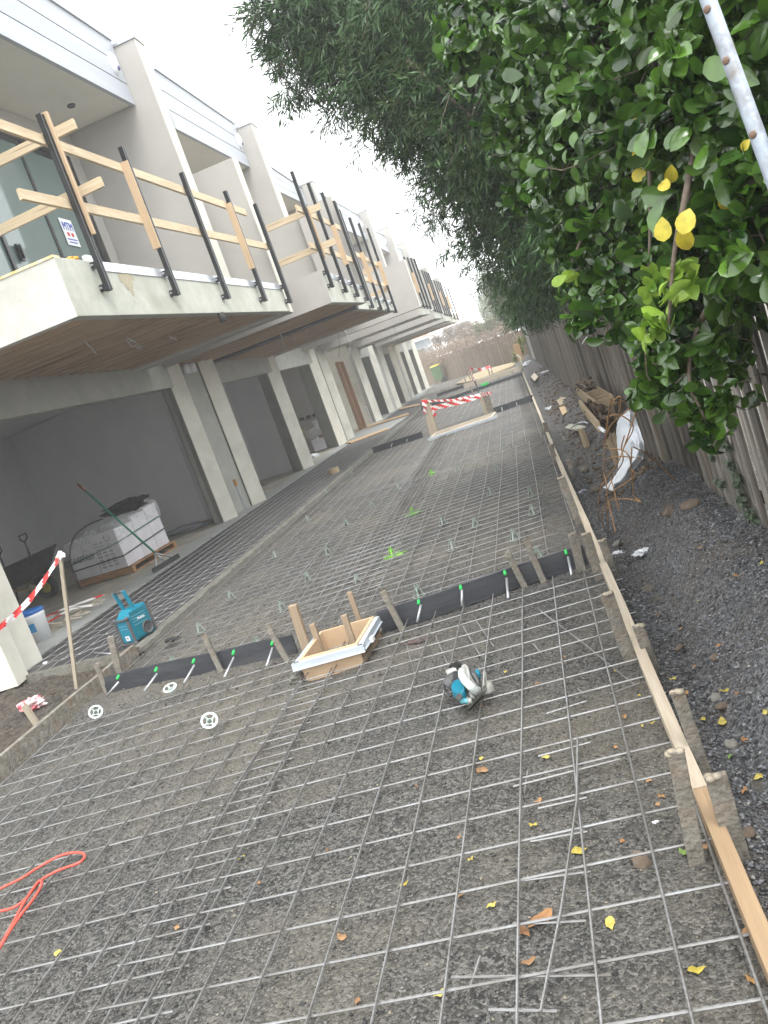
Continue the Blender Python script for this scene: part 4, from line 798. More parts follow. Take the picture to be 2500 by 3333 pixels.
for k in (4, 5, 6, 7):
    q, zb, zt = PF[(k, 1)]; o = MB().beam((q.x-.03, q.y-.09, 3.95), (q.x-.03, q.y-.09, 4.65), .1, .14, (1, 0, 0)).build('timber_cleat', m_ply('z'), None); tag(o, 'orange timber cleat on the posts of the '+UNITN[k], 'timber cleat', 'short upright timbers fixed to the balcony posts')
# scraps on the balcony corner: orange cloth, white block
A, B, n = BAL[1]
def blob(name, c, size, m, label, cat, seed=1, sub=3, amp=.35, freq=9, group=None):
    import bmesh
    from mathutils import noise
    bm = bmesh.new(); bmesh.ops.create_icosphere(bm, subdivisions=sub, radius=1)
    for v in bm.verts:
        k = 1+amp*(noise.noise(v.co*freq*.22+Vector((seed*7.1, 0, 0)))*1.3+noise.noise(v.co*freq*.6+Vector((0, seed*3.3, 0)))*.7)
        v.co = Vector((v.co.x*size[0]*k, v.co.y*size[1]*k, v.co.z*size[2]*k))
    me = bpy.data.meshes.new(name); bm.to_mesh(me); bm.free(); me.materials.append(m)
    o = bpy.data.objects.new(name, me); COL.objects.link(o); o.location = (c[0], c[1], c[2]+size[2]*.7)
    return tag(o, label, cat, group)
blob('dust_cloth', (A.x-.12, A.y+.55, 3.83), (.10, .12, .04), M('orange_cloth', (.62, .33, .06), (.7, .42, .1), 9, .9), 'crumpled orange cloth on the corner of the nearest balcony', 'cloth', 3)
tag(MB().box((A.x-.05, A.y+.72, 3.8), (A.x+.01, A.y+.86, 3.91)).build('foam_block', m_white, None, bevel=.01), 'white foam block beside the orange cloth on the nearest balcony', 'block')
# ---------------------------------------------------------------- hazard tape
m_tr = M('tape_red', (.62, .03, .03), None, rough=.4); m_tw = M('tape_white', (.78, .76, .76), None, rough=.4)
def tape(pts, w, label, stripe=.11, tw=.0, updir=(0, 0, 1), par=None, slant=.05):
    pts = [Vector(p) for p in pts]; b = MB(); L_ = [0]
    for a, c in zip(pts, pts[1:]): L_.append(L_[-1]+(c-a).length)
    tot = L_[-1]; st = .025; n = int(tot/st)
    def at(s):
        s = min(max(s, 0), tot)
        for i in range(len(pts)-1):
            if s <= L_[i+1]+1e-9: return pts[i].lerp(pts[i+1], (s-L_[i])/max(1e-9, L_[i+1]-L_[i]))
        return pts[-1]
    for i in range(n):
        rows = []
        for s in (i*st, (i+1)*st):
            p = at(s); d = (at(s+.01)-at(s-.01)).normalized(); u = Vector(updir); u = (u-d*u.dot(d)).normalized(); v = d.cross(u)
            a = math.sin(s*3.1+1)*tw; e = (u*math.cos(a)+v*math.sin(a))
            rows.append([p+e*w*(j/4.0-.5)+v*.006*math.sin(s*23+j) for j in range(5)])
        for j in range(4):
            red = int((i*st+j*slant/4.0*1.0)/stripe) % 2
            b.add([rows[0][j], rows[1][j], rows[1][j+1], rows[0][j+1]], [(0, 1, 2, 3)], red)
    o = b.build('hazard_tape', [m_tr, m_tw], par, fix=False, smooth=True)
    return tag(o, label, 'hazard tape') if par is None else o
stp = STAKE_TOP
e = gy(-60, 995.4+975*.4, 6.6)
tape([stp+Vector((0, 0, -.03))]+[stp.lerp(e, f)+Vector((0, 0, -.03-.09*math.sin(f*math.pi))) for f in (.2, .4, .6, .8)]+[e], .05, 'red and white tape strung from the tall stake off to the left', .12, .5)
blob('tape_knot', (stp.x, stp.y-.01, stp.z-.06), (.035, .03, .03), m_tw, 'white and red tape knotted round the top of the tall stake', 'hazard tape', 4, 2, .6)
m_pinkt = M('crumpled_tape', (.62, .06, .09), (.8, .68, .68), 16, .45, .6, 30, thr=(.42, .56))
q = gz(72, 1524, 0); blob('crumpled_tape', (q.x, q.y, -.02), (.10, .075, .05), m_pinkt, 'crumpled pink and white bundle of hazard tape on the soil', 'hazard tape', 5, 3, .7, 12)
q = gz(95, 1433, 0)
# ---------------------------------------------------------------- job site radio
ZR = lambda x, y: (232.3+.08*x, 1274.1+.08*y)
m_teal = M('teal_plastic', (.005, .165, .25), (.008, .2, .29), 12, .35, spec=.5); m_teald = M('teal_plastic_dark', (.004, .12, .17), (.008, .15, .2), 10, .4); m_gun = M('dark_grey_plastic', (.05, .05, .055), (.09, .09, .09), 14, .5, .2, 60)
p0 = gz(*ZR(760, 1500), .0); p1 = gz(*ZR(430, 1560), .0); ex = (p0-p1); ex.z = 0; ex = ex.normalized(); ey = Vector((-ex.y, ex.x, 0))
RM = Matrix((ex, ey, Vector((0, 0, 1)))).transposed(); W_, D_, Hh = (p0-p1).length*1.12, .30, .335
t = thing('site_radio', p1+ex*W_/2+ey*D_/2, 'teal jobsite radio with upright carry handle standing on the dark membrane', 'radio')
Lp = lambda x, y, z: p1+ex*x+ey*y+Vector((0, 0, z))
def lb(x0, y0, z0, x1, y1, z1, b=None): b = b or MB(); return b.obox(Lp((x0+x1)/2, (y0+y1)/2, (z0+z1)/2), (x1-x0, y1-y0, z1-z0), RM)
# body with sloped shoulder
b = MB(); sec = [(.012, .02), (.03, .012), (W_-.03, .012), (W_-.012, .02), (W_-.012, Hh-.05), (W_-.05, Hh), (.05, Hh), (.012, Hh-.05)]
prof = [(.012, .03), (D_-.012, .03), (D_-.012, Hh), (.11, Hh), (.03, Hh-.065), (.012, Hh-.07)]
b.prism([Lp(.012, y, z) for y, z in prof], ex*(W_-.024)); b.build('body', m_teal, t, bevel=.012)
lb(W_-.0115, .05, .05, W_-.003, D_-.05, Hh-.02).build('speaker_face', m_teald, t, bevel=.006)
sp = MB(); RX = Matrix.Rotation(math.radians(90), 3, 'Y'); sp.lerp = None
sp.lathe(Lp(W_-.003, D_-.10, .105), [(.0, .004), (.03, .004), (.05, .002), (.053, .010), (.062, .010), (.064, 0)], 24, mat=RM @ RX); sp.build('speaker', m_gun, t, smooth=True)
for i, z in enumerate((.262, .235, .208, .175)): lb(W_-.0035, .055, z, W_-.001, D_-.06, z+.004).build('trim_line', M('pale_teal_line', (.2, .4, .5), None, rough=.4), t)
FS = Matrix((ey, Vector((0, 0, 1)), ex)).transposed()
text_mesh('brand_lettering', 'Makita', .034, m_white, Lp(W_-.001, D_*.55, .222), FS, t, .0015)
FF_ = Matrix((ex, Vector((0, 0, 1)), -ey)).transposed()
lb(W_*.5-.028, .009, .055, W_*.5+.028, .0115, .10).build('badge', m_white, t); text_mesh('badge_mark', 'M', .04, m_black, Lp(W_*.5, .008, .077), FF_, t, .001)
for z in (.20, .168): lb(.05, .009, z, W_-.05, .0125, z+.003).build('trim_line', MATS['pale_teal_line'], t)
for x in (.0, W_):
    for y in (.0, D_):
        for z0, z1 in ((.0, Hh-.06 if y == 0 else Hh),):
            s_ = MB().tube([Lp(x+(.012 if x == 0 else -.012), y+(.012 if y == 0 else -.012), z) for z in np.linspace(z0+.02, z1, 9)], .016, 10); s_.build('corner_guard', m_gun, t, smooth=True)
        for z in (.02, Hh-.065 if y == 0 else Hh): MB().lathe(Lp(x+(.01 if x == 0 else -.01), y+(.01 if y == 0 else -.01), z), [(0, .022), (.016, .018), (.022, 0), (.016, -.018), (0, -.022)], 12).build('corner_bumper', m_gun, t, smooth=True)
lb(.0, .0, .0, W_, .03, .03).build('foot_bar', m_gun, t, bevel=.008); lb(.01, D_-.04, .0, W_-.01, D_-.01, .03).build('foot_bar', m_gun, t, bevel=.008)
lb(.01, -.002, Hh-.085, W_-.01, .02, Hh-.065).build('foot_bar', m_gun, t, bevel=.006)
for x in (.035, W_-.03): MB().beam(Lp(x, .15, Hh-.03), Lp(x, .11, Hh+.19), .026, .034, ey).build('handle_arm', m_teal, t, bevel=.007)
MB().tube([Lp(.035, .11, Hh+.183), Lp(W_-.03, .11, Hh+.183)], .014, 12).build('handle_grip', m_gun, t, smooth=True)
# ---------------------------------------------------------------- circular saw lying on the mesh
S_ = lambda x, y, z=0: gz(895.9+.14*x, 1360.4+.14*y, z)
m_cast = M('cast_grey', (.36, .36, .34), (.46, .46, .43), 9, .45, .1, 60, metal=.3); m_guard = M('pale_guard_paint', (.5, .56, .54), (.58, .62, .6), 8, .4)
t = thing('circular_saw', S_(800, 950, 0), 'teal and grey circular saw lying on its side on the mesh', 'saw')
b = MB(); b.prism([S_(835, 1245, .004), S_(1062, 1008, .012), S_(1022, 975, .05), S_(818, 1160, .05)], Vector((.003, .004, .0))).prism([S_(1062, 1008, .012), S_(1108, 905, .05), S_(1088, 660, .11), S_(1050, 640, .12), S_(1062, 860, .08), S_(1022, 975, .05)], Vector((.004, .004, .0))); b.build('base_plate', m_cast, t)
b = MB(); pts = [S_(835, 1240, .012), S_(1058, 1010, .018)]; b.beam(pts[0]+Vector((0, -.004, .0)), pts[1]+Vector((0, -.004, .0)), .004, .006, (0, 0, 1)); b.build('plate_lip', m_black, t)
# blade guard: crescent swept arc
arc = [S_(*p) for p in ((730, 640, .13), (735, 720, .14), (790, 800, .145), (860, 870, .13), (930, 930, .1), (965, 935, .08))]
fine = [arc[i].lerp(arc[i+1], k/4) for i in range(5) for k in range(4)]+[arc[-1]]
b = MB(); b.tube(fine, .02, 10); b.build('blade_guard_rim', m_guard, t, smooth=True)
b = MB(); b.prism([S_(*p) for p in ((735, 600, .12), (800, 570, .12), (850, 620, .115), (870, 720, .115), (920, 820, .10), (975, 890, .09), (960, 930, .09), (870, 860, .12), (790, 790, .13), (735, 710, .13))], Vector((.0, 0, .018))); b.build('blade_guard', m_cast, t, bevel=.004)
b = MB(); b.prism([S_(*p) for p in ((870, 600, .10), (960, 680, .09), (1010, 760, .08), (1040, 880, .05), (1000, 950, .04), (960, 850, .08), (880, 730, .1))], Vector((0, .01, .02))); b.build('housing', m_gun, t, bevel=.003)
cR = (S_(900, 930, .05)-S_(640, 760, .06)).normalized()
b = MB(); b.tube([S_(500, 880, .05), S_(600, 770, .07), S_(660, 740, .08)], .037, 20); b.build('motor', m_gun, t, smooth=True, bevel=.004)
b = MB(); b.tube([S_(525, 690, .05), S_(585, 640, .06), S_(690, 640, .08)], .026, 16); b.build('rear_housing', m_cast, t, smooth=True)
b = MB(); b.tube([S_(590, 600, .07), S_(660, 560, .09), S_(760, 600, .10), S_(800, 660, .1)], .026, 14); b.build('grip', m_black, t, smooth=True)
b = MB(); b.prism([S_(*p) for p in ((590, 990, .03), (640, 920, .04), (700, 870, .06), (760, 900, .07), (820, 990, .06), (800, 1090, .04), (720, 1130, .03), (620, 1080, .02))], Vector((.0, .0, .045))); b.build('battery_body', m_teal, t, bevel=.012)
b = MB(); b.prism([S_(*p) for p in ((620, 1060, .082), (690, 975, .082), (745, 1035, .082), (690, 1110, .082))], Vector((0, 0, .004))); b.build('rating_label', m_black, t)
b = MB(); b.tube([S_(720, 1100, .05), S_(830, 1095, .055)], .012, 14); b.build('depth_lever', M('pale_teal', (.12, .38, .45), None, rough=.4), t, smooth=True); b = MB(); b.tube([S_(830, 1095, .055), S_(885, 1085, .055)], .014, 12); b.build('lever_bolt', m_cast, t, smooth=True)
b = MB(); b.tube([S_(805, 920, .06), S_(800, 1000, .05), S_(830, 1080, .045), S_(890, 1090, .04)], .008, 8).tube([S_(860, 920, .07), S_(870, 1000, .06), S_(910, 1060, .05)], .009, 8).tube([S_(805, 920, .06), S_(860, 920, .07), S_(960, 1010, .05)], .009, 8); b.build('bevel_quadrant', m_cast, t, smooth=True)
b = MB(); b.tube([S_(640, 690, .08), S_(590, 690, .07), S_(520, 770, .05), S_(460, 840, .04), S_(465, 920, .035), S_(560, 1020, .03)], .006, 8); b.build('wire_stand', m_black, t, smooth=True)
b = MB(); b.lathe(S_(1120, 940, .012), [(0, .045), (.028, .04), (.036, .02), (.036, .0)], 20); b.build('lower_guard', m_cast, t, smooth=True)
b = MB(); b.prism([S_(*p) for p in ((950, 700, .1), (990, 660, .1), (1035, 720, .09), (1010, 770, .09))], Vector((0, 0, .025))); b.build('lock_knob', m_teal, t, bevel=.004)
b = MB(); b.tube([S_(920, 900, .07), S_(950, 950, .05), S_(1000, 990, .035)], .016, 10); b.build('arbor', M('bare_wood_dust', (.5, .38, .28), None), t, smooth=True)
# ---------------------------------------------------------------- pit forms
ZP = lambda x, y, z: gz(584+.16*x, 1247.6+.16*y, z)
m_chip = M('chipboard', (.50, .34, .21), (.56, .41, .27), 90, .85, .1, 150, c3=(.4, .27, .17), sc3=4, amt3=.4); m_white_alu = M('anodised_frame', (.55, .6, .67), (.63, .68, .74), 3, .35, metal=.35)
zt = .10; FL, FR_ = ZP(380, 1110, zt), ZP(1170, 890, zt); BR = ZP(1305, 548, zt); u = (FR_-FL); wd = u.length; u.normalize(); v = Vector((-u.y, u.x, 0)); dp = max(.5, (BR-FR_).dot(v))
t = thing('pit_form', (FL+u*wd/2+v*dp/2)-Vector((0, 0, zt+.05)), 'chipboard pit form with pale metal edge frame in the near black strip', 'pit form')
def slab(o, a, la, bvec, lb_, z0, z1, nm, m, par, bev=0):
    p = [o, o+a*la, o+a*la+bvec*lb_, o+bvec*lb_]; b = MB().hexa([Vector((q.x, q.y, z0)) for q in p]+[Vector((q.x, q.y, z1)) for q in p]); return b.build(nm, m, par, bevel=bev)
th = .022; zb = -.06
slab(FL, u, wd, v, th, zb, zt, 'side_board', m_chip, t); slab(FL+v*(dp-th), u, wd, v, th, zb, zt, 'side_board', m_chip, t); slab(FL+v*(th+.001), u, th, v, dp-2*th-.002, zb, zt-.002, 'side_board', m_chip, t); slab(FR_-u*th+v*(th+.001), u, th, v, dp-2*th-.002, zb, zt-.002, 'side_board', m_chip, t)
def frame_angle(o, a, L_, n_, nm='edge_angle'):
    b = MB()
    for z0, z1, d0, d1 in ((zt-.012, zt-.009, -.0, -.035), (zt-.05, zt-.0121, -.032, -.035), (zt-.053, zt-.0501, -.0, -.045)):
        p = [o+n_*d0, o+a*L_+n_*d0, o+a*L_+n_*d1, o+n_*d1]; b.hexa([Vector((q.x, q.y, z0)) for q in p]+[Vector((q.x, q.y, z1)) for q in p])
    return b.build(nm, m_white_alu, t)
frame_angle(FL-u*.045, u, wd+.09, v); frame_angle(FR_+v*dp, -v, dp+.02, -u); frame_angle(FL+v*dp, -v, dp+.02, u)
slab(FR_+u*.05+v*.1, u, .02, v, .05, zt-.05, zt-.02, 'corner_clip', m_white, t)
def pit_stake(bx, by, tx, ty, w, label, zb_=.0):
    pb = ZP(bx, by, zb_); pt = gy(584+.16*tx, 1247.6+.16*ty, pb.y); o = MB().beam(pb-Vector((0, 0, .2)), pt, w, w*.8, (0, 1, 0)).build('hardwood_stake', wood('hardwood_stake', (.28, .2, .13), (.38, .29, .2), 'z', c3=(.16, .12, .09), bump=.6), None, bevel=.004); return tag(o, label, 'stake')
pit_stake(500, 1060, 300, 370, .058, 'thickest tall timber stake at the front left inside the pit form'); pit_stake(685, 1000, 560, 625, .04, 'short square stake beside the thickest one in the pit form')
pit_stake(1115, 900, 990, 505, .04, 'pale topped short stake at the right of the pit form'); pit_stake(1225, 655, 1065, 195, .036, 'tall slim stake at the back right corner of the pit form')
slab(ZP(1180, 1180, -.04)+u*.02, u, .03, v, .6, -.06, -.028, 'mortar_skirt', m_kerb, t)
tag(blob('mortar_lump', (*ZP(390, 1390, -.04)[:2], -.07), (.06, .04, .05), m_kerb, 'rough mortar lump at the front left foot of the pit form', 'mortar', 7, 3))
# second pit form with tape
zt = .04; a0 = gz(*G(330, 1240), zt); a1 = gz(*G(1010, 1010), zt); u = (a1-a0).normalized(); v = Vector((-u.y, u.x, 0)); wd = (a1-a0).length; dp = .9
t = thing('pit_form', a0+u*wd/2+v*dp/2-Vector((0, 0, .08)), 'long pale pit form ringed by hazard tape, at the second joint strip', 'pit form')
m_palep = wood('pale_plank', (.5, .44, .35), (.58, .52, .43), 'x')
for o, a, la, bv, lb_ in ((a0, u, wd, v, .05), (a0+v*(dp-.05), u, wd, v, .05), (a0+v*.051, u, .05, v, dp-.102), (a1-u*.05+v*.051, u, .05, v, dp-.102)): slab(o, a, la, bv, lb_, -.08, zt, 'side_board', m_palep, t)
slab(a0-u*.05-v*.03, u, wd+.15, v, .025, -.03, zt-.01, 'edge_angle', m_white_alu, t); slab(a0+u*.1+v*.1, u, wd-.2, v, dp-.2, -.04, .0, 'base_sheet', m_chip, t)
def farstake(p, q, w, th_, m, label):
    pb = gz(*G(*p), 0); pt = gy(*G(*q), pb.y); o = MB().beam(pb-Vector((0, 0, .1)), pt, w, th_, (0, 1, 0)).build('barrier_stake', m, None, bevel=.004); tag(o, label, 'stake', 'stakes holding the hazard tape'); return pb, pt
s1 = farstake((370, 1215), (275, 820), .17, .03, m_form('z'), 'wide board stake at the left of the taped pit'); s2 = farstake((408, 1195), (338, 890), .05, .05, m_form('z'), 'narrow stake beside the wide board at the left of the taped pit')
s3 = farstake((945, 1005), (870, 765), .08, .05, m_form('z'), 'brown stake at the right of the taped pit'); s4 = farstake((985, 985), (925, 765), .18, .03, m_conc('z'), 'cement grey board stake at the right of the taped pit')
A1_, B1_ = s1[1]-Vector((0, 0, .06)), s3[1]-Vector((0, 0, .03))
tape([A1_-Vector((0, .04, 0)), A1_.lerp(B1_, .5)-Vector((0, .04, .05)), B1_-Vector((0, .04, 0))], .05, 'thin back strand of the hazard tape round the second pit', .07, .3)
C1_ = s2[1]-Vector((0, .05, .08)); tape([C1_, C1_.lerp(B1_, .5)-Vector((0, .05, .03)), B1_-Vector((0, .05, .02))], .11, 'broad striped hazard tape between the two stakes of the second pit', .13, .15, slant=.2)
tape([A1_-Vector((.04, .04, -.04)), A1_-Vector((.05, .05, .1)), A1_-Vector((.1, .05, .26))], .09, 'loose tape tail hanging at the left of the second pit', .07, .6); tape([A1_+Vector((.0, -.05, .0)), C1_+Vector((-.02, 0, .02)), C1_+Vector((.03, 0, -.2))], .1, 'crumpled tape wrapped between the two left stakes of the second pit', .07, .4)
tape([B1_, s4[1]-Vector((-.02, .04, .02)), s4[1]-Vector((-.16, .04, .05))], .09, 'finely striped tape end wrapped over the grey board stake', .035, .3)
# far barrier and pad
S5 = [((800, 640), (760, 495)), ((775, 620), (740, 540)), ((980, 580), (960, 500)), ((1010, 565), (985, 470)), ((860, 740), (815, 630)), ((795, 760), (768, 690)), ((1085, 640), (1068, 588)), ((725, 675), (708, 600)), ((1330, 555), (1300, 370)), ((1225, 560), (1215, 520))]
tops = []
for i, (p, q_) in enumerate(S5):
    pb = gz(*G(*p), 0); pt = gy(*G(*q_), pb.y); tops.append(pt); tag(MB().beam(pb-Vector((0, 0, .05)), pt, .06, .06, (0, 1, 0)).build('barrier_stake', m_form('z') if i != 4 else m_gun, None), ORD[i]+' far stake standing around the third and fourth joint strips', 'stake', 'far stakes around the last pits')
for a, c, lab in ((0, 3, 'hazard tape sagging between far stakes over the sandy pad'), (1, 0, 'hazard tape across the left end of the far barrier'), (0, 4, 'hazard tape hanging down at the left of the far barrier'), (3, 2, 'hazard tape tied at the right of the far barrier')):
    p, q_ = tops[a], tops[c]; tape([p, p.lerp(q_, .5)-Vector((0, 0, .12)), q_], .12, lab, .2, .5)
m_sand = M('sand', (.42, .34, .21), (.34, .28, .18), 3, .95, .4, 20)
pad = [gz(*G(*p), 0) for p in ((620, 665), (690, 655), (860, 615), (1060, 540), (1230, 470), (1255, 445), (1220, 435), (1080, 470), (900, 520), (740, 590), (650, 640))]
MB().prism([(q.x, q.y, -.06) for q in pad], (0, 0, .09)).build('sand_pad', m_sand, None)['kind'] = 'structure'
o = MB(); pa, pb = gz(*G(710, 690), .1), gz(*G(1290, 500), .1); o.beam(pa, pb, .18, .2); tag(o.build('pale_kerb_form', m_palep, None), 'pale painted form board across the drive before the sandy pad', 'form board')
# orange rag hung on far stake
q = gy(*G(1290, 320), 30); tag(MB().box((q.x-.12, q.y, q.z-.3), (q.x+.1, q.y+.03, q.z+.3)).build('orange_rag', M('orange_tag', (.40, .26, .14), (.34, .22, .12), 8), None), 'small orange board on the stake at the end of the right form boards', 'board')
p = [gz(*G(1345, 560), .05)]; pts = [gy(*G(*a), 28) for a in ((1340, 520), (1320, 440), (1300, 370), (1270, 350), (1262, 375))]; tag(MB().tube(pts, .03, 8).build('bent_conduit', M('cream_conduit', (.5, .47, .4), None), None, smooth=True), 'cream conduit bent over like a hook at the far right form', 'pipe')
tag(MB().box((gz(*G(905, 735), .1).x-.14, 31.9, .1), (gz(*G(905, 735), .1).x+.14, 32.0, .19)).build('green_offcut', m_green, None), 'bright green offcut by the third joint strip behind the hazard tape', 'offcut')
# ---------------------------------------------------------------- bar chairs
m_chair = M('mint_plastic', (.26, .31, .27), (.2, .24, .21), 10, .45)
def make_chair():
    t = thing('bar_chair', (0, 0, 0), 'x', 'bar chair'); b = MB()
    for k in range(4):
        a = math.pi/4+k*math.pi/2; b.beam((math.cos(a)*.042, math.sin(a)*.042, 0), (math.cos(a)*.014, math.sin(a)*.014, .07), .016, .004, (math.cos(a), math.sin(a), 0), w2=.01)
    b.tube([(.013*math.cos(a*.785), .013*math.sin(a*.785), .055) for a in range(9)], .004, 5); b.build('legs', m_chair, t)
    b = MB(); b.tube([(.047*math.cos(a*.3927), .047*math.sin(a*.3927), .002) for a in range(17)], .004, 5, cap=False); b.build('base_ring', m_chair, t, smooth=True)
    b = MB()
    for s in ((.012, 0), (-.012, 0), (0, .012), (0, -.012)): b.beam((s[0], s[1], .065), (s[0], s[1], .09), .006, .006)
    b.build('saddle', m_chair, t); return t
CH = [(500, 1287), (433, 1357), (560, 1392), (667, 1248), (610, 1312), (377, 1432), (595, 1197), (708, 1190), (774, 1254), (905, 1280), (978, 1180), (1113, 1158), (1165, 1200), (1028, 1130), (957, 1125), (750, 1128), (665, 1118), (705, 1062), (848, 1195), (1152, 1103), (1148, 1065), (892, 1105), (760, 1020), (805, 1090), (900, 1000), (990, 1010), (1075, 1010), (933, 1020), (860, 1050), (1060, 1060), (820, 980), (1000, 950), (1090, 960), (930, 960)]
ch0 = make_chair()
def copytree(r):
    c = r.copy(); COL.objects.link(c)
    for k in r.children:
        d = k.copy(); COL.objects.link(d); d.parent = c
    return c
for i, (x, y) in enumerate(CH):
    c = ch0 if i == 0 else copytree(ch0); p = gz(x, y+5, -.03); c.location = (p.x, p.y, -.04); c.rotation_euler = (0, 0, random.random()*3); s = 1.05; c.scale = (s, s, s)
    c['label'] = 'mint green plastic bar chair standing under the mesh in the middle bay'; c['group'] = 'mint plastic bar chairs under the mesh'
    if (x, y) in ((848, 1195), (892, 1105), (933, 1020)):
        c['label'] = 'bar chair sprayed lime green at the '+{848: 'nearest', 892: 'middle', 933: 'farthest'}[x]+' paint mark'
        for ch in c.children:
            ch.data = ch.data.copy(); ch.data.materials[0] = m_lime
m_disc = M('pale_mint_plastic', (.46, .53, .50), (.40, .47, .44), rough=.4)
for i, (x, y, face) in enumerate(((209, 1543, 'pale plastic disc base lying tilted toward the camera, leftmost of three'), (455, 1563, 'pale plastic disc base nearest the camera on the left mesh'), (373, 1500, 'pale plastic disc base propped on its stem behind the other two'))):
    p = gz(x, y, .02); t = thing('plate_chair', (p.x, p.y, p.z), face, 'bar chair'); td = (CP-p).normalized() if i < 2 else Vector((0.1, -.35, 1)).normalized(); td = (td+Vector((0, 0, .5*(i < 2)))).normalized(); R = td.to_track_quat('Z', 'Y').to_matrix(); pc = p+Vector((0, 0, .02 if i < 2 else .05))
    MB().lathe(pc, [(.038, 0), (.038, .004), (.051, .004), (.051, 0), (.038, 0)], 28, mat=R).build('ring', m_disc, t)
    b = MB()
    for k in range(4): a = .4+k*1.571; b.beam(pc+R @ Vector((.036*math.cos(a), .036*math.sin(a), .001)), pc+R @ Vector((.013*math.cos(a), .013*math.sin(a), -.02)), .012, .003, td)
    b.build('spokes', m_disc, t); MB().lathe(pc, [(.016, -.01), (.019, -.01), (.014, -.05), (.012, -.05), (.016, -.01)], 14, mat=R).build('stem', m_disc, t)
# orange red cord
ZC = lambda x, y: gz(.52*x, 1592.6+.52*y, .02)
def smooth_path(pts, n=6):
    P = [Vector(p) for p in pts]; P = [P[0]*2-P[1]]+P+[P[-1]*2-P[-2]]; out = []
    for i in range(1, len(P)-2):
        for k in range(n):
            t_ = k/n; out.append(.5*((2*P[i])+(-P[i-1]+P[i+1])*t_+(2*P[i-1]-5*P[i]+4*P[i+1]-P[i+2])*t_*t_+(-P[i-1]+3*P[i]-3*P[i+1]+P[i+2])*t_**3))
    out.append(P[-2]); return out
m_cord = M('coral_cord', (.62, .09, .06), (.56, .08, .055), 20, .45)
tag(MB().tube(smooth_path([ZC(*p) for p in ((-90, 690), (0, 630), (90, 585), (160, 540), (250, 492), (320, 478), (352, 490), (330, 520), (250, 550), (190, 580), (155, 612), (110, 668), (60, 705), (0, 722), (-90, 735))]), .0062, 8).build('extension_cord', m_cord, None, smooth=True), 'coral red cord looping out at the left edge, upper loop', 'cord')
tag(MB().tube(smooth_path([ZC(*p)+Vector((0, 0, .012)) for p in ((-60, 950), (0, 882), (50, 800), (100, 705), (150, 628), (170, 606), (178, 622), (145, 680), (95, 745), (40, 825), (0, 892), (-60, 960))]), .0062, 8).build('extension_cord', m_cord, None, smooth=True), 'coral red cord doubled back narrowly at the lower left edge', 'cord')
# black clip on the mesh, small steel rod, roll, pebbled scraps
q = gz(370, 1378, .01); blob('black_glove', (q.x, q.y, -.02), (.07, .04, .02), m_blackhole, 'black rag lying on the mesh right of the radio', 'rag', 8, 3, .6)
a, c = gz(306, 1408+0, .015), gz(363, 1410, .015); pR = gz(.24*850, 1260.8+.24*620, .02), gz(.24*1000, 1260.8+.24*630, .02); tag(MB().tube([pR[0], pR[1]], .008, 8).build('steel_rod', m_dowel, None, smooth=True), 'loose pale steel rod lying on the membrane in front of the radio', 'rod')
q = gz(723, 1022, .0); b = MB(); b.lathe((q.x, q.y, .0), [(.08, 0), (.12, 0), (.12, .12), (.08, .12), (.08, 0)], 20); tag(b.build('tape_roll', M('kraft', (.36, .27, .16), None, rough=.8), None, smooth=False), 'brown cardboard roll standing on the membrane strip halfway along', 'roll')
for i, (x, y, s) in enumerate(((97, 1433, .03), (1012, 1290+500, .0))):
    if s: q = gz(x, y, 0); blob('paper_scrap', (q.x, q.y, -.01), (s, s*.8, s*.5), m_white, 'small white scrap on the soil beside the nearest pier', 'scrap', 9+i, 2, .6)
# ---------------------------------------------------------------- items in the garage
m_box = M('white_carton', (.76, .74, .78), (.68, .66, .7), 3, .6, c3=(.45, .42, .4), sc3=2, amt3=.3); m_pal = wood('pallet_timber', (.34, .17, .07), (.42, .23, .11), 'x', c3=(.2, .12, .06))
a, c, d = Vector((-8.12, 12.96, 0)), Vector((-6.86, 12.60, 0)), Vector((-6.79, 14.3, 0)); u = (c-a).normalized(); v = Vector((-u.y, u.x, 0)); v = (d-c).normalized(); LW, LD = (c-a).length, (d-c).length
t = thing('pallet', a+u*LW/2+v*LD/2, 'low timber pallet under the stack of white tile cartons', 'pallet')
for k in range(3): slab(a+v*(LD-.1)*k/2, u, LW, v, .1, .02, .1, 'bearer', m_pal, t)
slab(a, u, LW, v, LD, .101, .12, 'deck_boards', m_pal, t)
for k in range(4): slab(a+u*(LW-.1)*k/3, u, .1, v, LD, .0, .019, 'bottom_board', m_pal, t)
def carton(o, la, lb_, z0, z1, label):
    x = slab(o, u, la, v, lb_, z0, z1, 'tile_carton', m_box, None, .008); return tag(x, label, 'carton', 'white tile cartons on the pallet')
o0 = a+u*.03+v*.03
carton(o0, .58, .62, .125, .78, 'front left white tile carton with large upside down lettering'); carton(o0+u*.59, .6, .62, .125, .78, 'front right white tile carton at the pallet corner')
carton(o0+v*.63, .58, .5, .125, .72, 'rear left white tile carton'); carton(o0+u*.59+v*.63, .6, .5, .125, .86, 'middle white tile carton on the right side, under the film'); carton(o0+u*.59+v*1.14, .6, .46, .125, .9, 'rear right white tile carton, tallest under the bunched film')
c0 = [o_ for o_ in COL.objects if o_.name == 'tile_carton'][0]; WLOC[c0.name] = tuple(c0.location)
m_ink = M('black_ink', (.03, .03, .03), None, rough=.6)
UP = Matrix((-u, Vector((0, 0, -1)), Vector((u.y, -u.x, 0)))).transposed()
pc = o0+u*.3-Vector((-u.y, u.x, 0))*.004; text_mesh('printed_size', '600X600MM', .15, m_ink, (pc.x, pc.y, .47), UP, c0, .001, width=.52)
c1 = [o_ for o_ in COL.objects if o_.name == 'tile_carton.001'][0]; WLOC[c1.name] = tuple(c1.location)
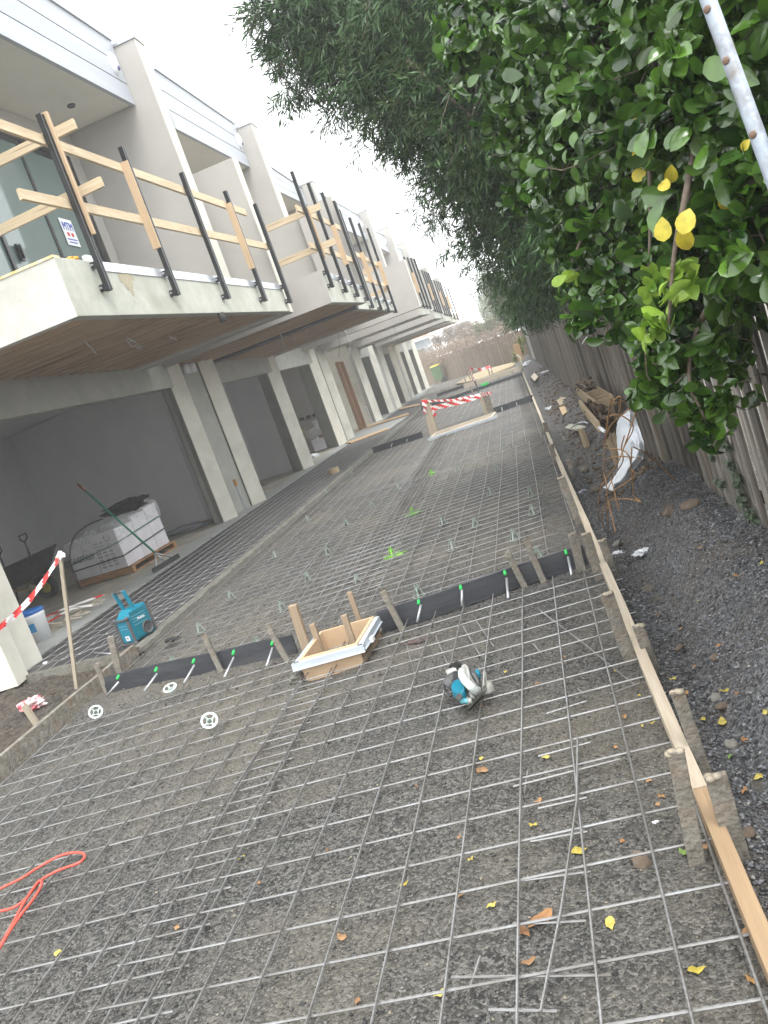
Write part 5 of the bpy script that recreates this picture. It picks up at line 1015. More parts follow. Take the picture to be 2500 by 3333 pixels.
for k in range(3):
    b = MB()
    for r_ in range(8):
        q = o0+u*(.64+.012*0+k*.14)-Vector((-u.y, u.x, 0))*.004; b.hexa([q+Vector((0, 0, .2+r_*.06)), q+u*.1+Vector((0, 0, .2+r_*.06)), q+u*.1+Vector((0, 0, .235+r_*.06)), q+Vector((0, 0, .235+r_*.06))]+[p+Vector((u.y, -u.x, 0))*.001 for p in (q+Vector((0, 0, .2+r_*.06)), q+u*.1+Vector((0, 0, .2+r_*.06)), q+u*.1+Vector((0, 0, .235+r_*.06)), q+Vector((0, 0, .235+r_*.06)))])
    x = b.build('printed_lines', M('grey_ink', (.25, .24, .27), (.6, .58, .62), 60, .7, thr=(.45, .55)), c1)
# straps
m_strap = M('green_strap', (.05, .14, .1), None, rough=.4); m_strapb = M('black_strap', (.02, .02, .022), None, rough=.4)
nv = Vector((-u.y, u.x, 0))
for z, dz, m, lab in ((.30, .02, m_strapb, 'lower black strap around the front of the tile cartons'), (.42, .14, m_strap, 'green strap slanting round the tile cartons')):
    P = [o0-nv*.012-u*.01+Vector((0, 0, z)), o0+u*1.2-nv*.012+Vector((0, 0, z+dz)), o0+u*1.205+v*1.6+Vector((0, 0, z+dz+.08))]
    b = MB()
    for p, q in zip(P, P[1:]): b.beam(p, q, .006, .022, (0, 0, 1))
    tag(b.build('carton_strap', m, None), lab, 'strap')
# stretch film: crumpled sheet over the top
import bmesh
from mathutils import noise
def drape(name, o, ua, la, va, lv, zf_, m, label, n=40, amp=.03, skirt=.2, cat='plastic film', seed=1):
    b = MB(); N = n; vs = []
    for j in range(N+1):
        for i in range(N+1):
            s, t_ = i/N*1.3-.15, j/N*1.3-.15; ss, tt = min(max(s, 0), 1), min(max(t_, 0), 1); ex_ = max(0, -s, s-1, -t_, t_-1)
            p = o+ua*(ss*la+(s-ss)*.12)+va*(tt*lv+(t_-tt)*.12); z = zf_(ss, tt)-ex_/.15*skirt
            nn = noise.noise(Vector((s*5*(1+abs(s)), t_*6, seed)))+.5*noise.noise(Vector((s*16, t_*14, seed+3)))
            vs.append((p.x+nn*amp*.6, p.y+nn*amp*.6, z+nn*amp))
    b.add(vs, [(j*(N+1)+i, j*(N+1)+i+1, (j+1)*(N+1)+i+1, (j+1)*(N+1)+i) for j in range(N) for i in range(N)])
    return tag(b.build(name, m, None, smooth=True, fix=False), label, cat)
m_film = plastic_film('stretch_film', (.85, .87, .9), .22)
drape('stretch_film', o0+u*.35-nv*.01, u, .88, v, 1.6, lambda s, t_: .81+.12*t_+.07*math.sin(t_*3)+.04*s, m_film, 'bunched clear stretch film over the right half of the tile cartons', amp=.05, skirt=.33, seed=2)
drape('stretch_film', o0-u*.01, u, .6, v, 1.1, lambda s, t_: .80, m_film, 'thin clear stretch film over the left tile cartons', amp=.02, skirt=.12, seed=5)
q = gy(*[.4*650, 995.4+.4*275], 13.3); blob('black_jacket', (q.x+.1, q.y, .98), (.42, .2, .10), M('black_cloth', (.012, .012, .014), (.025, .025, .028), 9, .95, .4, 20), 'black jacket thrown on top of the wrapped tile cartons', 'jacket', 12, 4, .5, 8)
P = [gy(.4*x, 995.4+.4*y, 12.75) for x, y in ((560, 310), (470, 350), (410, 400), (385, 450), (378, 520), (395, 600), (420, 660), (440, 700), (435, 740), (400, 755))]; tag(MB().tube(smooth_path(P), .012, 8).build('black_hose', m_blackhole, None, smooth=True), 'black hose curling down the left front of the tile cartons', 'hose')
# floor squeegee
h0, h1 = gz(.4*830, 995.4+.4*603, .02), gz(.4*968, 995.4+.4*520, .02); t = thing('floor_squeegee', (h0+h1)/2, 'wide black floor squeegee, green handle leaning left over the tile cartons', 'squeegee')
MB().beam(h0+Vector((0, 0, .03)), h1+Vector((0, 0, .03)), .03, .07).build('blade', m_blackhole, t, bevel=.004)
mid = h0.lerp(h1, .45)+Vector((0, 0, .08)); tp = gy(.4*420, 995.4+.4*125, 12.1); jn = mid.lerp(tp, .1); b = MB(); b.tube([h0.lerp(h1, .15)+Vector((0, 0, .06)), jn], .012, 8).tube([h0.lerp(h1, .75)+Vector((0, 0, .06)), jn], .012, 8).tube([mid, jn], .016, 8); b.build('bracket', m_flash, t, smooth=True)
MB().tube([jn, jn.lerp(tp, .9)], .017, 10).build('handle', M('green_handle', (.0, .17, .09), None, rough=.3), t, smooth=True); MB().tube([jn.lerp(tp, .9), tp], .019, 10).build('hand_grip', M('brown_grip', (.22, .07, .045), None, rough=.5), t, smooth=True)
# bucket
bq = gz(.4*205, 995.4+.4*985, .0); bx, by = bq.x-.02, bq.y+.12; t = thing('bucket', (bx, by, 0), 'white plastic bucket with blue rim beside the nearest pier', 'bucket')
MB().lathe((bx, by, 0), [(0, .005), (.13, .0), (.155, .3), (.16, .31), (.16, .36), (.155, .36)], 32).build('pail', m_white, t, smooth=True); b = MB(); b.lathe((bx, by, 0), [(.163, .352), (.168, .375), (.16, .40), (.145, .40), (.14, .34), (.0, .335)], 32); b.build('rim', M('blue_lid', (.02, .13, .42), None, rough=.35), t, smooth=True)
b = MB(); 
for k in range(10):
    a0, a1 = -1.9+.09*k, -1.9+.09*(k+1); r0, r1 = .146, .152; b.add([(bx+r0*math.cos(a0), by+r0*math.sin(a0), .14), (bx+r0*math.cos(a1), by+r0*math.sin(a1), .14), (bx+r1*math.cos(a1), by+r1*math.sin(a1), .25), (bx+r1*math.cos(a0), by+r1*math.sin(a0), .25)], [(0, 1, 2, 3)])
b.v = [(v_[0]+(v_[0]-bx)*.02, v_[1]+(v_[1]-by)*.02, v_[2]) for v_ in b.v]; b.build('label_patch', M('blue_label', (.03, .2, .42), None, rough=.5), t, fix=False)
# bundle of laths with red tape, stack of pale panels
q = gz(.4*360, 995.4+.4*860, 0); t = thing('lath_bundle', (q.x, q.y, 0), 'bundle of pale laths with torn red tape on the garage floor', 'timber bundle'); R = random.Random(4)
b = MB()
for k in range(18): x = q.x+R.uniform(-.45, .35); yy = q.y+R.uniform(-.5, .5); b.beam((x, yy, .03+R.random()*.08), (x+R.uniform(.15, .3), yy+R.uniform(-.15, .1), .03+R.random()*.08), .03, .012)
b.build('laths', m_palep, t); tape([(q.x-.5, q.y-.2, .13), (q.x, q.y+.1, .14), (q.x+.35, q.y+.5, .1)], .028, '', .5, .6, par=t); tape([(q.x-.2, q.y-.6, .08), (q.x+.2, q.y-.1, .14), (q.x+.5, q.y+.1, .05)], .028, '', .5, .6, par=t)
for k in range(5): tag(MB().obox((-7.6, 10.1+.02*k, .02+.022*k), (1.3, .35, .02), Matrix.Rotation(-.15+.02*k, 3, 'Z')).build('glass_panel', glass_mat('panel_glass', (.45, .55, .53)) if 'panel_glass' not in MATS else MATS['panel_glass'], None), ORD[k]+' from the bottom in the stack of pale panels behind the bucket', 'panel', 'stack of pale panels on the garage floor')
# wheelbarrow, with two shovels standing in it
wb = gz(.4*262, 995.4+.4*748, 0); t = thing('wheelbarrow', (wb.x-.5, wb.y, 0), 'dirty black wheelbarrow with yellow wheel hub in the dark garage', 'wheelbarrow'); wx, wy = wb.x, wb.y+.1
RY = Matrix.Rotation(math.radians(90), 3, 'X')
w_ = MB().lathe((wx, wy, .2), [(.1, -.04), (.17, -.05), (.2, -.02), (.2, .02), (.17, .05), (.1, .04), (.1, -.04)], 28, mat=RY).build('wheel', m_blackhole, t, smooth=True); MB().lathe((wx, wy, .2), [(0, -.03), (.06, -.045), (.11, -.035), (.11, .035), (.06, .045), (0, .03)], 24, mat=RY).build('rim', M('yellow_rim', (.35, .3, .04), None, rough=.5), w_, smooth=True)
m_tray = M('dirty_tray', (.02, .024, .022), (.06, .06, .055), 6, .6, .3, 30)
tr = [(-.05, -.28, .42), (-.05, .28, .42), (-.75, .3, .36), (-.75, -.3, .36)]; to = [(.22, -.4, .82), (.22, .4, .82), (-1.15, .42, .70), (-1.15, -.42, .70)]
V_ = lambda p: (wx+p[0], wy+p[1], p[2]); b = MB(); b.add([V_(p) for p in tr]+[V_(p) for p in to], [(0, 1, 2, 3), (0, 4, 5, 1), (1, 5, 6, 2), (2, 6, 7, 3), (3, 7, 4, 0)]); tr_ = b.build('tray', m_tray, t, fix=False); so_ = tr_.modifiers.new('thick', 'SOLIDIFY'); so_.thickness = .012
MB().tube([V_(p) for p in to]+[V_(to[0])], .012, 8).build('tray_rim', m_tray, t, smooth=True)
for s in (-1, 1):
    MB().tube([V_((0, s*.06, .2)), V_((-.5, s*.25, .36)), V_((-1.5, s*.3, .6))], .018, 8).build('handle', wood('ochre_handle', (.34, .25, .09), (.25, .19, .08), 'x'), t, smooth=True); MB().tube([V_((-.75, s*.28, .38)), V_((-.85, s*.28, 0)), V_((-.6, s*.28, .0)), V_((-.5, s*.27, .36))], .014, 8).build('leg', m_tray, t, smooth=True)
for i, (x, y, zt_, lab) in enumerate(((-.15, .1, 1.05, 'shovel with raised D handle standing in the wheelbarrow, right one'), (-.7, .1, .98, 'shovel with D handle leaning in the wheelbarrow, left one'))):
    s = thing('shovel', V_((x, y, .5)), lab, 'shovel'); tp_ = Vector(V_((x+.1, y-.1, zt_))); bt = Vector(V_((x-.1, y+.15, .45))); MB().tube([bt, tp_], .017, 8).build('shaft', m_gun, s, smooth=True)
    MB().tube([tp_, tp_+Vector((-.06, 0, .06)), tp_+Vector((-.06, 0, .13)), tp_+Vector((.08, 0, .14)), tp_+Vector((.08, 0, .07)), tp_], .016, 8).build('grip', m_gun, s, smooth=True); MB().obox(bt-Vector((.02, 0, .05)), (.2, .02, .2)).build('blade', m_gun, s, bevel=.01)
# cement bag on the slab behind the cartons, rolls
q = gz(.4*1030, 995.4+.4*375, .0); t = blob('cement_bag', (q.x-.1, q.y+.1, -.02), (.5, .2, .09), M('printed_bag', (.35, .35, .35), (.2, .28, .4), 6, .5, c3=(.5, .3, .25), sc3=4, amt3=.5), 'printed cement bag lying by the grey wall behind the tile cartons', 'bag', 14, 3, .25, 6)
q = gz(.4*1090, 995.4+.4*340, 0)
# rubbish in the second opening
ZA = lambda x, y: (431.3+x*.34, 663.6+y*.34)
m_kraft = M('cardboard', (.36, .26, .16), (.42, .31, .2), 5, .85)
q = gz(*ZA(775, 905), 0); t = thing('carton', (q.x, q.y, 0), 'white printed carton with loose cardboard in the second garage', 'carton'); b = MB(); b.obox((q.x+.1, q.y+.3, .2), (.85, .5, .4), Matrix.Rotation(.3, 3, 'Z')); b.build('box', m_box, t, bevel=.01); 
MB().obox((q.x+.3, q.y+.02, .45), (.5, .02, .3), Matrix.Rotation(.9, 3, 'X')).build('flap', m_kraft, t)
tag(MB().obox((q.x+.75, q.y+.7, .3), (.5, .3, .45), Matrix.Rotation(.6, 3, 'Y')).build('brown_box', m_kraft, None, bevel=.01), 'torn brown cardboard box tipped against the white carton', 'box'); tag(MB().obox((q.x-.75, q.y+.8, .45), (.05, .9, .9), Matrix.Rotation(.15, 3, 'Y')).build('brown_board', m_kraft, None), 'tall brown board leaning left of the rubbish in the second garage', 'board')
blob('film_bundle', (q.x+.25, q.y+.6, .3), (.55, .35, .4), m_film, 'large crumpled bundle of clear plastic film in the second garage', 'plastic film', 15, 4, .6, 9)
for i, (x, y) in enumerate(((730, 955), (860, 870))): q2 = gz(*ZA(x, y), 0); blob('paper_scrap', (q2.x, q2.y, 0), (.16, .12, .07), m_white, ('white crumpled scrap at the foot of the third pier' if i == 0 else 'white crumpled scrap before the rubbish in the second garage'), 'scrap', 16+i, 3, .6)
# protective timber sheets across the strip
for i, (pts, lab) in enumerate((([(925, 862), (1190, 770), (1205, 770), (960, 862)], 'nearest pale orange ply strip laid across the path'), ([(985, 780), (1325, 672), (1335, 680), (1000, 785)], 'second pale orange ply strip laid across the path'), ([(1265, 642), (1395, 612), (1400, 620), (1275, 650)], 'farthest pale orange ply strip laid across the path'))):
    P = [gz(*ZA(*p), .03) for p in pts]; tag(MB().prism([(p.x, p.y, .012) for p in P], (0, 0, .03)).build('ply_strip', wood('ply_sheet', (.5, .32, .16), (.56, .38, .22), 'y'), None), lab, 'plywood strip', 'plywood strips across the path')
P = [gz(*ZA(*p), .0) for p in ((960, 860), (1205, 775), (1330, 690), (1000, 790))]; MB().prism([(p.x, p.y, .006) for p in P], (0, 0, .01)).build('path_slab', m_edge, None)['kind'] = 'structure'
# ---------------------------------------------------------------- paling fence on the right
FM = [wood('paling_a', (.12, .108, .094), (.26, .237, .208), 'z', c3=(.07, .05, .04), bump=.9, rough=.95), wood('paling_b', (.18, .16, .14), (.32, .295, .26), 'z', c3=(.09, .07, .05), bump=.9, rough=.95), wood('paling_c', (.06, .052, .046), (.155, .14, .125), 'z', c3=(.05, .04, .03), bump=.9, rough=.95), wood('paling_d', (.145, .125, .10), (.25, .22, .18), 'z', c3=(.13, .085, .05), bump=.9, rough=.95)]
T = thing('paling_fence', (.9, 20, 0), 'long weathered grey paling fence down the right side of the driveway', 'fence')
b = MB(); R = random.Random(3); y = 1.0; i = 0
while y < 50:
    w_ = R.uniform(.085, .105); x = .90+(.02 if i % 2 else .0)+R.uniform(-.003, .003); zt = 1.90+.03*math.sin(y*.3)+R.uniform(-.02, .015); zb = float(zheap(.88, y))-.03+R.uniform(-.01, .05)*(y > 2); tl = R.uniform(-.012, .012)
    b.hexa([(x, y, zb), (x+.013, y, zb), (x+.013, y+w_, zb), (x, y+w_, zb), (x, y+tl, zt), (x+.013, y+tl, zt), (x+.013, y+w_+tl, zt), (x, y+w_+tl, zt-.004)], R.choice((0, 0, 1, 1, 2, 3)))
    y += w_*(.80 if i % 2 == 0 else .90)+R.choice((0, .006, .012, .02)); i += 1
b.build('palings', FM, T, fix=False)
for z in (.35, 1.0, 1.65): MB().box((.932, 1, z), (.975, 50, z+.07)).build('rail', FM[2], T)
for k in range(9): MB().box((.976, 1.4+k*5.4, -.1), (1.08, 1.5+k*5.4, 1.8)).build('fence_post', FM[2], T)
# loose paling offcut on the heap, mid fence bracket
pa, pb = gz(*R1(1100, 1098), .12), gz(*R1(1235, 1100), .16); tag(MB().beam(pa, pb, .03, .012).build('paling_offcut', FM[1], None), 'loose paling offcut sticking out at the foot of the fence', 'timber offcut')
# ---------------------------------------------------------------- leaves
def leaf_template(ny, fold=.18, curl=.12, w=.5, round_=1.0, petiole=.08):
    ts = np.linspace(0, 1, ny+1) if ny < 5 else np.array([0, .1, .28, .5, .72, .9, 1.0]); V = []; ny = len(ts)-1
    for t_ in ts:
        ww = w*.5*float(np.interp(t_, [0, .1, .28, .5, .72, .9, 1.0], [.04, .3, .72, .97, 1.0, .68, .08]) if ny >= 5 else np.interp(t_, [0, .3, .6, 1], [.1, 1, .85, .05]))
        z = -curl*t_*t_
        V += [(-ww, t_, z+fold*ww), (0, t_, z), (ww, t_, z+fold*ww)]
    F = []
    for r_ in range(ny): a = r_*3; F += [(a, a+1, a+4, a+3), (a+1, a+2, a+5, a+4)]
    return np.array(V, float), np.array(F, int)
def diamond_template():
    V = np.array([(0, 0, 0), (-.5, .45, .03), (0, 1, -.1), (.5, .45, .03)], float); return V, np.array([(0, 1, 2, 3)], int)
def leaves_mesh(name, P, D, N, L, Wd, tmpl, mat, parent=None, val=None):
    V0, F0 = tmpl; n = len(P); D = D/np.linalg.norm(D, axis=1, keepdims=True); S = np.cross(D, N); S /= np.linalg.norm(S, axis=1, keepdims=True)+1e-9; U = np.cross(S, D)
    cu_ = RS.uniform(-.3, 2.3, n)
    V = P[:, None]+(V0[None, :, 0, None]*Wd[:, None, None])*S[:, None]+(V0[None, :, 1, None]*L[:, None, None])*D[:, None]+(V0[None, :, 2, None]*(L*cu_)[:, None, None])*U[:, None]
    F = (F0[None]+(np.arange(n)*len(V0))[:, None, None]).reshape(-1, F0.shape[1])
    v = val if val is not None else RS.rand(n)
    return npmesh(name, V.reshape(-1, 3), F, mat, parent, attr=np.repeat(v, len(V0)), smooth=True)
def unit(n, R): v = R.randn(n, 3); return v/np.linalg.norm(v, axis=1, keepdims=True)
def blobs(spec):
    out = []
    for x, y, Yd, r in spec: c = gy(x, y, Yd); out.append((np.array(c), r*(c-CP).length/ (FPX/KK)))
    return out
def sample(BL, n, R, shell=.45, dens=None):
    w_ = np.array([b[1]**2 for b in BL]); w_ /= w_.sum(); idx = R.choice(len(BL), n, p=w_); C_ = np.array([b[0] for b in BL])[idx]; r = np.array([b[1] for b in BL])[idx]
    d = unit(n, R); rad = shell+(1-shell)*R.rand(n)**.7; bump = .94+.20*np.sin(d[:, 0]*7+idx)*np.cos(d[:, 2]*6+idx*2)+.09*R.randn(n)
    return C_+d*(r*rad*bump)[:, None], d, idx
# broadleaf shrub: rosettes of glossy leaves at twig ends
m_glossy = leaf_mat('glossy_leaf', (.006, .030, .006), (.095, .20, .022), .19, .12, .8); m_lime_l = leaf_mat('young_leaf', (.16, .30, .03), (.34, .48, .07), .35, .3); m_yel = leaf_mat('yellow_leaf', (.5, .40, .03), (.62, .52, .06), .4, .25)
SHB = [(1620, 120, 2.5, 170), (1450, 130, 2.9, 190), (1300, 130, 3.3, 180), (1180, 100, 3.7, 140), (1060, 70, 4.1, 110), (985, 50, 4.5, 70), (1010, 120, 4.4, 50), (1250, 310, 3.5, 140), (1400, 360, 3.1, 180), (1560, 330, 2.7, 170), (1130, 260, 4.0, 90), (1160, 400, 4.0, 60), (1650, 480, 2.4, 140), (1500, 520, 2.9, 150), (1350, 540, 3.3, 120), (1260, 600, 3.45, 55), (1450, 670, 2.95, 85), (1330, 690, 3.2, 60), (1290, 650, 3.3, 45), (1620, 560, 2.55, 70), (1470, 770, 2.95, 75), (1420, 830, 3.0, 45), (1490, 850, 2.9, 55), (1400, 740, 3.1, 50), (1530, 920, 2.85, 30), (1500, 720, 2.9, 70), (1560, 660, 2.75, 35), (1245, 480, 3.7, 70), (1620, -150, 2.6, 250), (1300, -150, 3.4, 250)]
T = thing('broadleaf_shrub', (1.2, 3.2, 0), 'glossy green broadleaf shrub spilling over the fence in the upper right', 'shrub')
def rosettes(BL, nr, R, k, l0, l1, wr, mat, par, tmpl, name='foliage', droop=.0, out=.7, shell=.4, bright=None):
    P, d, idx = sample(BL, nr, R, shell); ax = d*out+unit(nr, R)*.6+np.array([-.35, -.1, -droop]); ax /= np.linalg.norm(ax, axis=1, keepdims=True)
    Pk = np.repeat(P, k, 0); A_ = np.repeat(ax, k, 0); n = len(Pk); rv = unit(n, R); s = np.cross(A_, rv); s /= np.linalg.norm(s, axis=1, keepdims=True); til = R.uniform(.35, 1.35, n)
    D = A_*np.cos(til)[:, None]+s*np.sin(til)[:, None]; D[:, 2] -= .15; N = A_*1.0+unit(n, R)*.35
    Pk = Pk-A_*(R.rand(n)*l1*1.2)[:, None]+D*.004; L = R.uniform(l0, l1, n)
    return leaves_mesh(name, Pk, D, N, L, L*wr*R.uniform(.85, 1.15, n), tmpl, mat, par, val=np.clip(np.repeat(R.rand(nr), k)*.6+R.rand(n)*.4, 0, 1)), P, ax
B_ = blobs(SHB); LT = leaf_template(6, .2, .2, 1.0)
R = np.random.RandomState(21)
_, RP, RA = rosettes(B_, 2000, R, 7, .034, .08, .62, m_glossy, T, LT)
hang = blobs([(1530, 930, 2.85, 30), (1545, 880, 2.85, 35), (1500, 900, 2.9, 30), (1430, 850, 3.0, 35), (1400, 790, 3.05, 35), (1385, 850, 3.05, 22), (1590, 620, 2.6, 40), (1650, 600, 2.5, 35), (1530, 740, 2.8, 35), (1250, 700, 3.4, 25), (1225, 640, 3.5, 30), (1010, 110, 4.4, 30), (1150, 330, 4.0, 50), (1120, 420, 4.1, 35), (1220, 540, 3.6, 35)])
rosettes(hang, 190, R, 7, .034, .068, .62, m_glossy, T, LT, shell=.2)
# big nearest leaves
_, P2_, A2_ = rosettes(B_[:1]+B_[9:10]+B_[12:13]+B_[19:20], 110, R, 6, .065, .095, .6, m_glossy, T, LT, 'foliage', shell=.7)
lp = blobs([(1455, 600, 2.55, 22), (1410, 705, 2.6, 22), (1440, 655, 2.6, 14), (1400, 620, 2.7, 16), (1375, 690, 2.75, 12), (1345, 770, 2.9, 10), (1225, 590, 3.3, 8), (1450, 640, 2.5, 15)])
rosettes(lp, 16, R, 5, .04, .075, .62, m_lime_l, T, LT, 'young_leaves', shell=.5)
YL = [(1490, 450, 2.3, .065), (1430, 468, 2.3, .06), (1472, 488, 2.35, .06), (1565, 410, 2.4, .05), (1395, 360, 2.7, .05), (1450, 355, 2.6, .05), (1380, 310, 2.7, .05), (1375, 250, 2.8, .05), (1395, 300, 2.7, .04), (1620, 300, 2.3, .03), (1440, 385, 2.5, .045)]
YP = np.array([gy(x, y, Yd) for x, y, Yd, s in YL]); n = len(YP); D = unit(n, R)*.5+np.array([-.5, 0, -.8]); N = -YP+np.array([0, 0, 1.55])+unit(n, R)*.8
leaves_mesh('yellow_leaves', YP, D, N, np.array([q[3] for q in YL]), np.array([q[3]*.75 for q in YL]), LT, m_yel, T)
# twigs
m_bark = M('twig_bark', (.10, .07, .05), (.19, .15, .12), 20, .85, .4, 60)
b = MB(); TW = [((1415, -20, 3.0), (1408, 90, 3.0), (1422, 200, 2.9), (1475, 330, 2.8)), ((1390, 180, 3.0), (1402, 330, 2.9), (1405, 480, 2.85), (1400, 640, 2.9)), ((1480, -20, 2.7), (1430, 130, 2.8), (1385, 250, 2.9)), ((1500, 330, 2.6), (1475, 450, 2.5), (1455, 560, 2.5), (1445, 700, 2.55)), ((1640, 120, 2.5), (1560, 90, 2.6), (1480, 60, 2.7)), ((1540, 640, 2.75), (1500, 730, 2.85), (1490, 820, 2.88), (1525, 910, 2.85)), ((1350, 420, 3.3), (1280, 470, 3.4), (1230, 580, 3.4)), ((1640, 380, 2.4), (1600, 420, 2.45), (1590, 520, 2.5))]
for tw in TW: b.tube(smooth_path([gy(*q) for q in tw], 5), .011, 7, r2=.004)
for i in range(0, len(RP), 5): p = Vector(RP[i]); q = Vector(RA[i]); b.tube([p-q*.2+Vector((.06, .03, .05)), p-q*.09, p], .0028, 4, cap=False)
b.build('twigs', m_bark, T, smooth=True, fix=False)
# dark inner mass: older shaded leaves deep inside
B2_ = [(c+np.array([.25, .35, 0]), r*.8) for c, r in B_]; P, d, i_ = sample(B2_, 5000, R, .0); n = len(P)
leaves_mesh('inner_foliage', P, unit(n, R)+np.array([0, 0, -.5]), unit(n, R), R.uniform(.05, .09, n), R.uniform(.03, .05, n), diamond_template(), m_glossy, T)
# ---------------------------------------------------------------- dark narrow leaved tree over the fence
m_narrow = leaf_mat('narrow_leaf', (.007, .024, .008), (.07, .145, .042), .4, .1, .4); m_narrow2 = leaf_mat('narrow_leaf_fresh', (.035, .065, .02), (.11, .16, .05), .5, .2, .35)
TRB = [(680, 5, 8, 110), (585, 20, 8, 45), (640, 85, 8, 55), (800, 40, 8, 130), (760, 150, 8, 65), (930, 100, 7.5, 160), (850, 205, 8, 62), (930, 260, 8, 80), (1080, 180, 7, 180), (1020, 340, 8.5, 85), (965, 410, 9, 36), (1180, 340, 7.5, 160), (1090, 460, 9, 80), (1035, 490, 9.5, 38), (1220, 480, 8, 130), (1110, 560, 10, 50), (1150, 600, 10.5, 62), (1135, 645, 12, 34), (1175, 625, 11, 45), (1250, 250, 7, 190), (1400, 300, 6.5, 250), (1350, 500, 7.5, 150), (1550, 200, 6, 250), (720, -70, 8, 110), (1000, -60, 7, 160), (1300, -60, 6.5, 200)]
T = thing('overhanging_tree', (1.9, 9, 0), 'large dark narrow leaved tree overhanging the driveway from beyond the fence', 'tree')
BT = blobs(TRB); DT = leaf_template(2, .1, .25, 1.0)
def sprigs(BL, nr, R, k, l0, l1, wd, mat, par, name, shell, tmpl=None, spread=.12, droop=.45):
    P, d, idx = sample(BL, nr, R, shell); ax = d*.7+unit(nr, R)*.5+np.array([-.1, 0, -droop]); ax /= np.linalg.norm(ax, axis=1, keepdims=True)
    Pk = np.repeat(P, k, 0); A_ = np.repeat(ax, k, 0); n = len(Pk); t_ = R.rand(n); rv = unit(n, R); s = np.cross(A_, rv); s /= np.linalg.norm(s, axis=1, keepdims=True); D = A_*.75+s*.65+np.array([0, 0, -.25])
    L = R.uniform(l0, l1, n); return leaves_mesh(name, Pk+A_*(t_*spread)[:, None]+s*.004, D, unit(n, R), L, L*wd, tmpl or DT, mat, par, val=np.clip(np.repeat(R.rand(nr), k)*.65+R.rand(n)*.35, 0, 1)), P, ax
R = np.random.RandomState(31)
_, TP, TA = sprigs(BT, 12500, R, 11, .055, .115, .17, m_narrow, T, 'foliage', .45, spread=.22)
sprigs([BT[i] for i in (5, 6, 8, 9, 11, 12, 14, 7)], 1100, R, 12, .04, .075, .16, m_narrow2, T, 'fresh_foliage', .95, spread=.16, droop=-.1)
edge = blobs([(x+dx, y, Yd, r) for x, y, Yd, r, dx in [(a, b_, c_, d_, 35) for a, b_, c_, d_ in [(585, 195, 8, 22), (610, 178, 8, 22), (640, 190, 8, 20), (560, 95, 8, 18), (690, 245, 8, 20), (760, 290, 8.5, 22), (830, 310, 8.5, 26), (870, 440, 9, 18), (890, 390, 9, 20), (520, 20, 8, 20), (505, 35, 8, 10), (905, 470, 9.5, 18), (940, 530, 10, 18), (1000, 560, 10, 20), (1020, 600, 10.5, 18), (1050, 650, 11.5, 18), (1085, 685, 12.5, 14), (1130, 670, 12, 26), (870, 350, 9, 12)]]])
_, EP, EA = sprigs(edge, 420, R, 9, .06, .11, .15, m_narrow, T, 'edge_foliage', .1, spread=.22)
P, d, i_ = sample([(c+np.array([.15, .4, .05]), r*.86) for c, r in BT], 22000, R, .0); n = len(P)
leaves_mesh('inner_foliage', P, unit(n, R)+np.array([0, 0, -.8]), unit(n, R), R.uniform(.10, .2, n), R.uniform(.03, .055, n), diamond_template(), m_narrow, T)
b = MB(); trunk = [(2.6, 8.5, -.1), (2.5, 8.4, 1.5), (2.3, 8.2, 3.0), (2.0, 8.0, 4.2)]; b.tube(smooth_path(trunk, 5), .16, 10, r2=.09); b.build('trunk', m_bark, T, smooth=True)
b = MB(); hub = Vector((2.2, 8.1, 3.6))
for c, r in BT[::1]:
    c = Vector(c); m_ = hub.lerp(c, .5)+Vector((0, 0, .3)); b.tube(smooth_path([hub, m_, c], 5), .035, 6, r2=.008)
for i in range(0, len(TP), 14): p = Vector(TP[i]); a_ = Vector(TA[i]); b.tube([p-a_*.35+Vector((.05, 0, .04)), p, p+a_*.2], .004, 4, r2=.002, cap=False)
for i in range(0, len(EP), 3): p = Vector(EP[i]); a_ = Vector(EA[i]); b.tube([p-a_*.3+Vector((.12, 0, .08)), p, p+a_*.2], .003, 4, r2=.0015, cap=False)
b.tube(smooth_path([gy(*q) for q in ((880, 130, 6.8), (960, 200, 6.8), (1060, 290, 6.9))], 5), .02, 7, r2=.012)
b.build('branches', m_bark, T, smooth=True, fix=False)
# ---------------------------------------------------------------- ivy on the fence
T = thing('ivy', (.88, 3.6, .2), 'dull green ivy climbing the palings at the right edge', 'ivy'); m_ivy = leaf_mat('ivy_leaf', (.03, .05, .025), (.09, .12, .07), .6, .05)
IV = []
for x, y, r in ((1545, 985, 10), (1575, 955, 14), (1585, 1000, 16), (1600, 1035, 22), (1560, 1040, 12), (1610, 1075, 24), (1630, 1110, 20), (1570, 1090, 10), (1620, 1140, 12), (1590, 920, 10)): c = gx(x, y, .885); IV.append((np.array(c), r*(c-CP).length/(FPX/KK)))
R = np.random.RandomState(5); P, d, i_ = sample(IV, 420, R, .0); P[:, 0] = .885-.03*R.rand(len(P)); n = len(P)
leaves_mesh('foliage', P, unit(n, R)*.8+np.array([-.2, 0, -.8]), np.array([-1, -.3, .6])+unit(n, R)*.6, R.uniform(.016, .034, n), R.uniform(.012, .024, n), LT, m_ivy, T)
b = MB(); b.tube(smooth_path([gx(x, y, .893) for x, y in ((1635, 1150), (1615, 1080), (1590, 1010), (1580, 950), (1572, 880))]), .004, 5); b.build('stem', m_bark, T)
